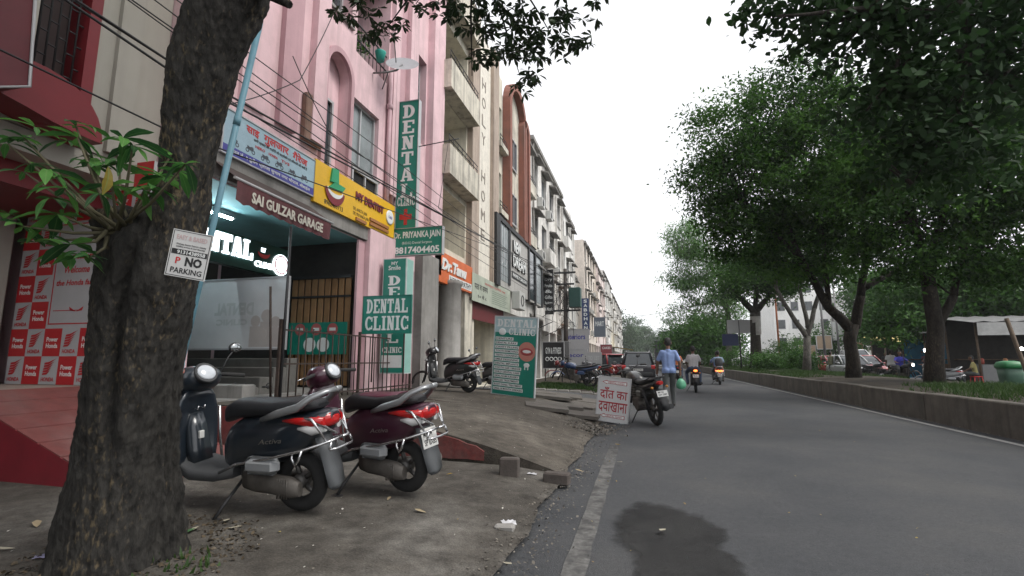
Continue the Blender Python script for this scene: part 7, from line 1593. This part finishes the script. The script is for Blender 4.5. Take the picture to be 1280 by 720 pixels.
# ================================================================== STALLS BEYOND THE MEDIAN
M_tin = mat('corrugated_tin', (.22,.22,.22), .6, var=.2, scale=4, metal=.3, dirt=.5, coord='World'); M_bluet = mat('blue_tarp', (.03,.2,.36), .7, var=.15, scale=3); M_wood = mat('old_wood', (.12,.085,.06), .85, var=.25, scale=6)
def stall(name, label, x0, x1, Y, depth, h, roofm, backm, front=None, counter=M_wood):
    s = thing(name, label, 'stall', ((x0+x1)/2, Y, .04))
    for x in (x0, x1):
        for y in (Y, Y+depth): MB().tube([(x,y,.03),(x,y,h+(.25 if y > Y else 0))], .05, 7).build('post', M_wood, s, world=True)
    n = 9; W = (x1-x0+.8)/n
    for k in range(n):
        a = x0-.4+W*k; MB().add([(a,Y-.7,h-.12),(a+W,Y-.7,h-.12),(a+W,Y+depth+.3,h+.35),(a,Y+depth+.3,h+.35),(a+W/2,Y-.7,h-.06),(a+W/2,Y+depth+.3,h+.41)], [(0,4,5,3),(4,1,2,5),(0,1,2,3)]).build('roof_sheet', roofm, s, world=True)
    MB().box((x0,Y+depth,.2),(x1,Y+depth+.03,h+.2)).build('back_sheet', backm, s, world=True)
    MB().bbox((x0+.1,Y+.1,.04),(x1-.1,Y+.8,1.0), .03).build('counter', counter, s, world=True)
    if front: MB().add([(x0-.3,Y-.68,h-.7),(x1+.3,Y-.72,h-.7),(x1+.3,Y-.7,h-.13),(x0-.3,Y-.7,h-.13)], [(0,1,2,3)]).build('front_flap', front, s, world=True)
    for k in range(7):
        xx = x0+.3+(x1-x0-.6)*k/6; MB().lathe([(.07,0),(.09,.1),(.09,.22),(.05,.28)], (xx,Y+.4,1.001), 'z', 8).build('jar', random.choice((M_glassw, M_tin, M_brn, plain('jar_red', (.3,.05,.03), .5))), s, world=True)
    MB().box((x0+.2,Y+depth-.4,1.2),(x1-.2,Y+depth-.05,1.25)).build('shelf', M_wood, s, world=True)
    return s
p = at(1175,470,Y=30); stall('tea_stall', 'tea stall with blue tarpaulin back and tin roof right of the straight trunk', p.x+.2, p.x+4.6, 31.5, 2.4, 2.7, M_tin, M_bluet)
p = at(1238,470,Y=27); stall('food_stall', 'food stall with white front flap and tin roof at the right edge', p.x, p.x+6, 27.6, 2.4, 3.0, M_tin, M_dkwall, mat('white_flap', (.45,.45,.44), .8, dirt=.3), M_steel)
p = at(1110,470,Y=42); stall('fruit_stall', 'stall under a sagging yellow cloth roof behind the standing men', p.x, p.x+4, 42, 2.2, 2.6, mat('yellow_cloth', (.55,.45,.16), .85, var=.15), M_dkwall)
for k, (x, y, Y, lab) in enumerate(((1156,438,31.2,'bright bulb hanging in the tea stall, left one'),(1198,426,31.0,'bright bulb hanging in the tea stall, right one'),(1277,436,27.2,'bright bulb hanging in the food stall'),(1096,427,41.5,'bright bulb hanging in front of the fruit stall'))):
    p = at(x, y, Y=Y); t = thing('bulb_lamp', lab, 'lamp', (p.x, Y, p.z), 0, 'stall bulbs'); MB().ball((0,0,0), (.06,.06,.075), 10, 8).build('bulb', mat('bulb_glow', (1,1,1), .4, emit=(1,.97,.9), estr=20.0), t); MB().tube([(0,0,.06),(0,0,.35)], .012, 5).build('cord', M_iron, t)
bnp = at(1268,487,Z=.06); gb = thing('green_bin', 'green plastic bin with domed lid at the right edge beyond the wall', 'bin', (bnp.x*.93, bnp.y*.93, .45)); gb.location = (10.4, bnp.y*.78, .06); 
bp2 = at(1266,487,Y=20.5); gb.location = (bp2.x, 20.5, bp2.z-.02); BASEM[gb.name] = Matrix.Translation(gb.location)
MB().loft([ring(z_,0,0,rx,ry,16,4) for z_, rx, ry in ((0,.24,.22),(.5,.28,.26),(.72,.3,.28))], M=Matrix(((0,1,0,0),(0,0,1,0),(1,0,0,0),(0,0,0,1)))).build('tub', plain('pale_green_plastic', (.07,.15,.1), .5), gb)
MB().loft([ring(z_,0,0,rx,ry,16,4) for z_, rx, ry in ((.72,.33,.31),(.82,.34,.32),(.93,.28,.26),(.97,.12,.1))], M=Matrix(((0,1,0,0),(0,0,1,0),(1,0,0,0),(0,0,0,1)))).build('lid', plain('green_plastic', (.015,.17,.05), .45), gb)
gzb = bp2.z - .02
for sd in (-1, 1): MB().tube([(sd*.2,-.1,.02),(sd*.2,-.1,-gzb+.03)], .03, 6).tube([(sd*.2,.1,.02),(sd*.2,.1,-gzb+.03)], .03, 6).build('stand_leg', M_iron, gb)
p0, p1 = at(1258,398,Y=19.5), at(1285,470,Y=19.2); tag(MB().tube([p0, p1, p1+(p1-p0)*.25], .06, 8).build('slanting_post', M_wood), 'slanting wooden post leaning across the food stall at the right edge', 'post')
# sign and lamp posts down the median
for k, (x, yt, Y, lab) in enumerate(((918,405,40,'blue and white notice panel on a post by the median, behind the two-up scooter'),)):
    p = at(x, 450, Y=Y); zt = at(x, yt-5, Y=Y).z; t = thing('notice_panel', lab, 'sign', (p.x+.45, Y, .45)); MB().tube([(0,0,0),(0,0,zt-.45)], .05, 7).build('post', M_iron, t)
    h_ = zt-.45; MB().box((-1.2,-.03,h_-1.9),(-.08,.03,h_-1.05)).build('blue_panel', plain('dark_blue_panel', (.02,.03,.09), .5), t); MB().box((-.8,-.04,h_-1.0),(.8,.02,h_)).build('white_panel', M_brd, t)

# poles, hoardings and low greenery between the service road and the white blocks
for k, (x, yt, Y, lab) in enumerate(((975,300,60,'rusty brown lamp column left of the slender median tree'),(1032,330,52,'thin grey pole behind the slender median tree'),(1050,345,58,'thin dark pole left of the forked tree trunk'))):
    p = at(x, 450, Y=Y); tag(MB().tube([(p.x,Y,0),(p.x,Y,at(x,yt,Y=Y).z)], [.12,.07], 7).build('street_pole', mat('rust_orange', (.3,.1,.04), .8) if k == 0 else M_steel), lab, 'pole')
for k, (x0, x1, yb, yt, Y, c, lab) in enumerate(((1022,1040,436,420,58,(.3,.22,.15),'brown shop hoarding behind the slender tree'),(1042,1062,425,402,62,(.75,.75,.74),'white shop hoarding behind the forked tree'),(1000,1020,446,432,60,(.5,.35,.25),'tan shop front board beyond the auto-rickshaw'),(1064,1080,442,428,60,(.55,.25,.2),'reddish shop board beyond the white van'))):
    s_, w_, h_ = psign('shop_hoarding', lab, x0, x1, yb, yt, mat('hoard_%d' % k, c, .6, var=.15, scale=1), Y=Y, t=.1, frame=M_frame, fw=.06)
    for q_ in (.08, .92): MB().tube([(w_*q_,-4 if yb < 440 else -2.5,-.1),(w_*q_,h_,-.1)], .05, 6).build('post', M_iron, s_)
for k, (x, Y, rx, rz, lab) in enumerate(((1030,64,3.0,4.5,'dusty small tree beyond the service road shops, left one'),(1115,56,3.5,5.0,'dusty small tree beyond the service road shops, right one'))):
    p = at(x, 450, Y=Y); make_tree('broadleaf_tree', lab, (p.x, Y, 0), [((0,0,0),.2), ((.1,0,rz*.6),.12)], [], [((0,0,rz*.8),(rx*.6,rx*.6,rz*.35)), ((rx*.5,0,rz*.6),(rx*.5,rx*.4,rz*.3)), ((-rx*.5,0,rz*.55),(rx*.5,rx*.4,rz*.3))], 90, 45, .5, .3, M_lf_mid, M_bark2, twigs=20)
# ================================================================== SMALL THINGS ON THE GROUND
M_brk = mat('old_brick', (.075,.062,.055), .9, var=.25, scale=12, dirt=.5, bump=.5, bscale=40)
def brick(name, label, x, y, w_, d_, h_, rz, m):
    p = at(x, y, Z=.07); z = gz(p.x, p.y)
    mb = MB().bbox((-w_/2,-d_/2,-.01),(w_/2,d_/2,h_), .012, M=Matrix.Translation((p.x,p.y,z)) @ Matrix.Rotation(rz, 4, 'Z'))
    mb.v = [(a+.006*noise.noise((a*25,b*25,c*25)), b+.006*noise.noise((a*25+9,b*25,c*25)), c+.008*noise.noise((a*20,b*20+4,c*20))) for a, b, c in mb.v]
    return tag(mb.build(name, m), label, 'brick')
brick('loose_brick', 'upright grey-brown brick against the red kerb end', 637, 596, .19, .12, .17, .1, M_brk)
brick('loose_brick', 'brick lying flat on the ramp edge nearer the road', 696, 599, .25, .13, .1, -.05, M_brk)
brick('stone_chunk', 'small grey block lying on the apron beside a scrap of paper', 631, 657, .14, .07, .035, .05, M_greyc)
def rock(name, label, x, y, r, m, cat='stone', sx=1.4, sz=.6):
    p = at(x, y, Z=.1); z = gz(p.x, p.y); mb = MB().ball((0,0,0), (r*sx,r,r*sz), 14, 9)
    mb.v = [(p.x+a+.35*r*noise.noise((a/r*1.2,b/r*1.2,c/r+7)), p.y+b+.35*r*noise.noise((a/r+3,b/r,c/r)), z+r*sz*.7+c+.3*r*noise.noise((a/r,b/r+5,c/r))) for a, b, c in mb.v]
    return tag(mb.build(name, m), label, cat)
rock('stone', 'pale grey stone at the foot of the foreground trunk', 128, 708, .055, mat('pale_stone', (.27,.26,.25), .9, var=.2, scale=14, bump=.5))
M_paper = mat('crumpled_paper', (.5,.5,.52), .7, var=.15, scale=30); M_plast = mat('torn_wrapper', (.25,.24,.36), .4, var=.4, scale=40)
def scrap(name, label, x, y, w_, d_, m, cat='litter', rz=0.0, amp=.02, Z=.1, group=None):
    p = at(x, y, Z=Z); n = 7; vs = []; fs = []
    for i in range(n):
        for j in range(n):
            a, b = (i/(n-1)-.5)*w_, (j/(n-1)-.5)*d_; a += .12*w_*noise.noise((j*.7, x, 0)); b += .15*d_*noise.noise((i*.8, y, 0)); q_ = Matrix.Rotation(rz, 3, 'Z') @ Vector((a, b, 0))
            X_, Y_ = p.x+q_.x, p.y+q_.y; vs.append((X_, Y_, gz(X_, Y_)+.012+.02*(X_ > -.8)+amp*abs(noise.noise((i*.9+x, j*.9, 0)))))
    for i in range(n-1):
        for j in range(n-1): fs.append((i*n+j, i*n+j+1, (i+1)*n+j+1, (i+1)*n+j))
    mb = MB(); mb.add(vs, fs, 0, True); return tag(mb.build(name, m), label, cat, group)
scrap('paper_sheet', 'crumpled white sheet lying under the Devanagari board', 766, 526, .5, .22, M_paper, rz=-.3, amp=.08, Z=.03)
scrap('paper_scrap', 'torn white paper scrap behind the small grey block', 636, 646, .1, .06, M_paper, rz=.5, amp=.03)
scrap('plastic_wrapper', 'crumpled violet plastic wrapper left of the trunk foot', 55, 706, .1, .035, M_plast, rz=.5, amp=.03)
scrap('foil_scrap', 'white foil scrap between the two loose bricks', 665, 589, .09, .04, M_paper, rz=.1, amp=.02)
M_yleaf = leafmat('fallen_yellow_leaf', (.42,.27,.02), (.45,.3,.03), .2); M_bleaf = mat('dry_leaf', (.3,.24,.15), .8, var=.2)
M_pleaf = mat('pale_dry_leaf', (.38,.35,.27), .8, var=.2); M_gleaf = mat('green_fallen_leaf', (.05,.13,.05), .6)
for k, (x, y, s_, m, lab) in enumerate(((206,690,.07,M_yleaf,'bright yellow fallen leaf beside the trunk foot'),(222,677,.05,M_gleaf,'green fallen leaf beside the yellow leaf'),(45,666,.06,M_bleaf,'pale dry leaf left of the trunk, upper one'),(18,694,.06,M_pleaf,'pale dry leaf at the left edge'),(286,655,.05,M_pleaf,'pale leaf under the dark scooter, nearer the wheel'),(284,667,.045,M_pleaf,'pale leaf below the dark scooter, nearer the trunk'),(233,673,.04,M_pleaf,'small white leaf right of the trunk root'),(730,593,.05,M_bleaf,'dry leaf at the apron edge near the white line'),(776,558,.06,M_yleaf,'yellow leaf lying on the road edge'),(771,580,.05,M_pleaf,'pale leaf on the asphalt right of the white line'),(558,595,.03,M_yleaf,'tiny yellow leaf near the upright brick'),(484,629,.035,M_bleaf,'dry leaf behind the maroon scooter wheel'),(533,642,.05,M_bleaf,'dry twisted leaf on the open apron'),(832,666,.05,M_pleaf,'pale leaf stuck on the damp patch'),(629,690,.04,M_pleaf,'pale flake on the lower apron'))):
    p = at(x, y, Z=.1 if x < 700 else .01); vs, fs = leaf_mesh(s_*2, s_*1.0, -.15, .3); mb = MB(); Mx = Matrix.Translation((p.x, p.y, gz(p.x, p.y)+.012+(.025 if p.x > -.75 else 0))) @ Matrix.Rotation(k*1.3, 4, 'Z')
    mb.add([Mx @ Vector(v) for v in vs], fs, 0, True); o = mb.build('fallen_leaf', m); set_rnd(o.data, [.5]*len(o.data.polygons)); tag(o, lab, 'leaf', 'fallen leaves')
# countless small grit, chips and litter flecks
C = []; N_ = []; S = []
def flecks(n, fx, fy, s0, s1, m, name, label, hexa=True):
    C = []; 
    for _ in range(n):
        x, y = fx(), fy(); C.append((x, y, gz(x, y) + (.012 if x < -.75 else .034)))
    nr = rng.normal(0, .3, (n, 3)) + np.array([0, 0, 1.0]); o = leaf_cloud(name, C, nr, rng.uniform(s0, s1, n), m, None, hexa=hexa, droop=0, aspect=.8); tag(o, label, 'litter', kind='stuff')
M_fl1 = leafmat('pale_fleck', (.45,.43,.4), (.6,.58,.52), .1); M_fl2 = leafmat('grey_fleck', (.05,.045,.04), (.2,.18,.15), .05); M_fl3 = leafmat('leaf_fleck', (.2,.13,.05), (.32,.26,.1), .1)
flecks(170, lambda: random.uniform(-4.5,-.6), lambda: random.uniform(1.6,9), .008, .022, M_fl1, 'pale_litter_flecks', 'tiny pale litter flecks scattered over apron and ramp')
flecks(1500, lambda: random.gauss(-.75,.12), lambda: random.uniform(1.5,10), .008, .028, M_fl2, 'edge_grit', 'dark grit gathered along the broken road edge')
flecks(500, lambda: random.uniform(-4.5,-.7), lambda: random.uniform(1.6,8), .006, .02, M_fl2, 'apron_grit', 'small grit scattered on the parking apron')
flecks(90, lambda: random.uniform(-4.5,3), lambda: random.uniform(2,14), .012, .03, M_fl3, 'leaf_fragments', 'dry leaf fragments blown over apron and road')
flecks(1400, lambda: random.gauss(-.9,.22), lambda: random.uniform(8.2,9.4), .012, .05, M_fl2, 'rubble_patch', 'patch of broken rubble beside the Devanagari board')
flecks(700, lambda: random.gauss(5.3,.07), lambda: random.uniform(6,30), .01, .03, M_fl2, 'wall_foot_grit', 'grit and leaf dust along the foot of the median wall')

def around(r0, r1):
    a = random.uniform(0, 2*PI); r = random.uniform(r0, r1); return -2.78 + r*math.cos(a), 2.4 + r*math.sin(a)
C = [around(.28, .62) for _ in range(900)]
o = leaf_cloud('trunk_foot_litter', [(x, y, gz(x, y)+.01) for x, y in C], rng.normal(0, .5, (900, 3)) + np.array([0, 0, 1.0]), rng.uniform(.008, .035, 900), leafmat('soil_crumb', (.035,.028,.02), (.11,.085,.055), .05), None, hexa=True, droop=0, aspect=.8); tag(o, 'soil crumbs and dry litter round the foot of the trunk', 'litter', kind='stuff')
grass('weeds', 'thin grass tufts at the foot of the foreground trunk', 45, lambda: -2.45 + random.gauss(0, .12), lambda: 2.25 + random.gauss(0, .1), lambda x, y: gz(x, y), (.02, .06))
# ================================================================== HAZE
hz = MB().box((-740,-240,-1.2),(740,1040,32)).build('haze', bpy.data.materials.new('haze_air')); hz['kind'] = 'stuff'; hz['label'] = 'thin pale haze filling the street'
hm = hz.data.materials[0]; hm.use_nodes = True; hn = hm.node_tree; hn.nodes.clear()
pv_ = hn.nodes.new('ShaderNodeVolumePrincipled'); pv_.inputs['Color'].default_value = (.9,.93,.97,1); pv_.inputs['Density'].default_value = .0005; pv_.inputs['Anisotropy'].default_value = .3
ho = hn.nodes.new('ShaderNodeOutputMaterial'); hn.links.new(pv_.outputs[0], ho.inputs['Volume'])
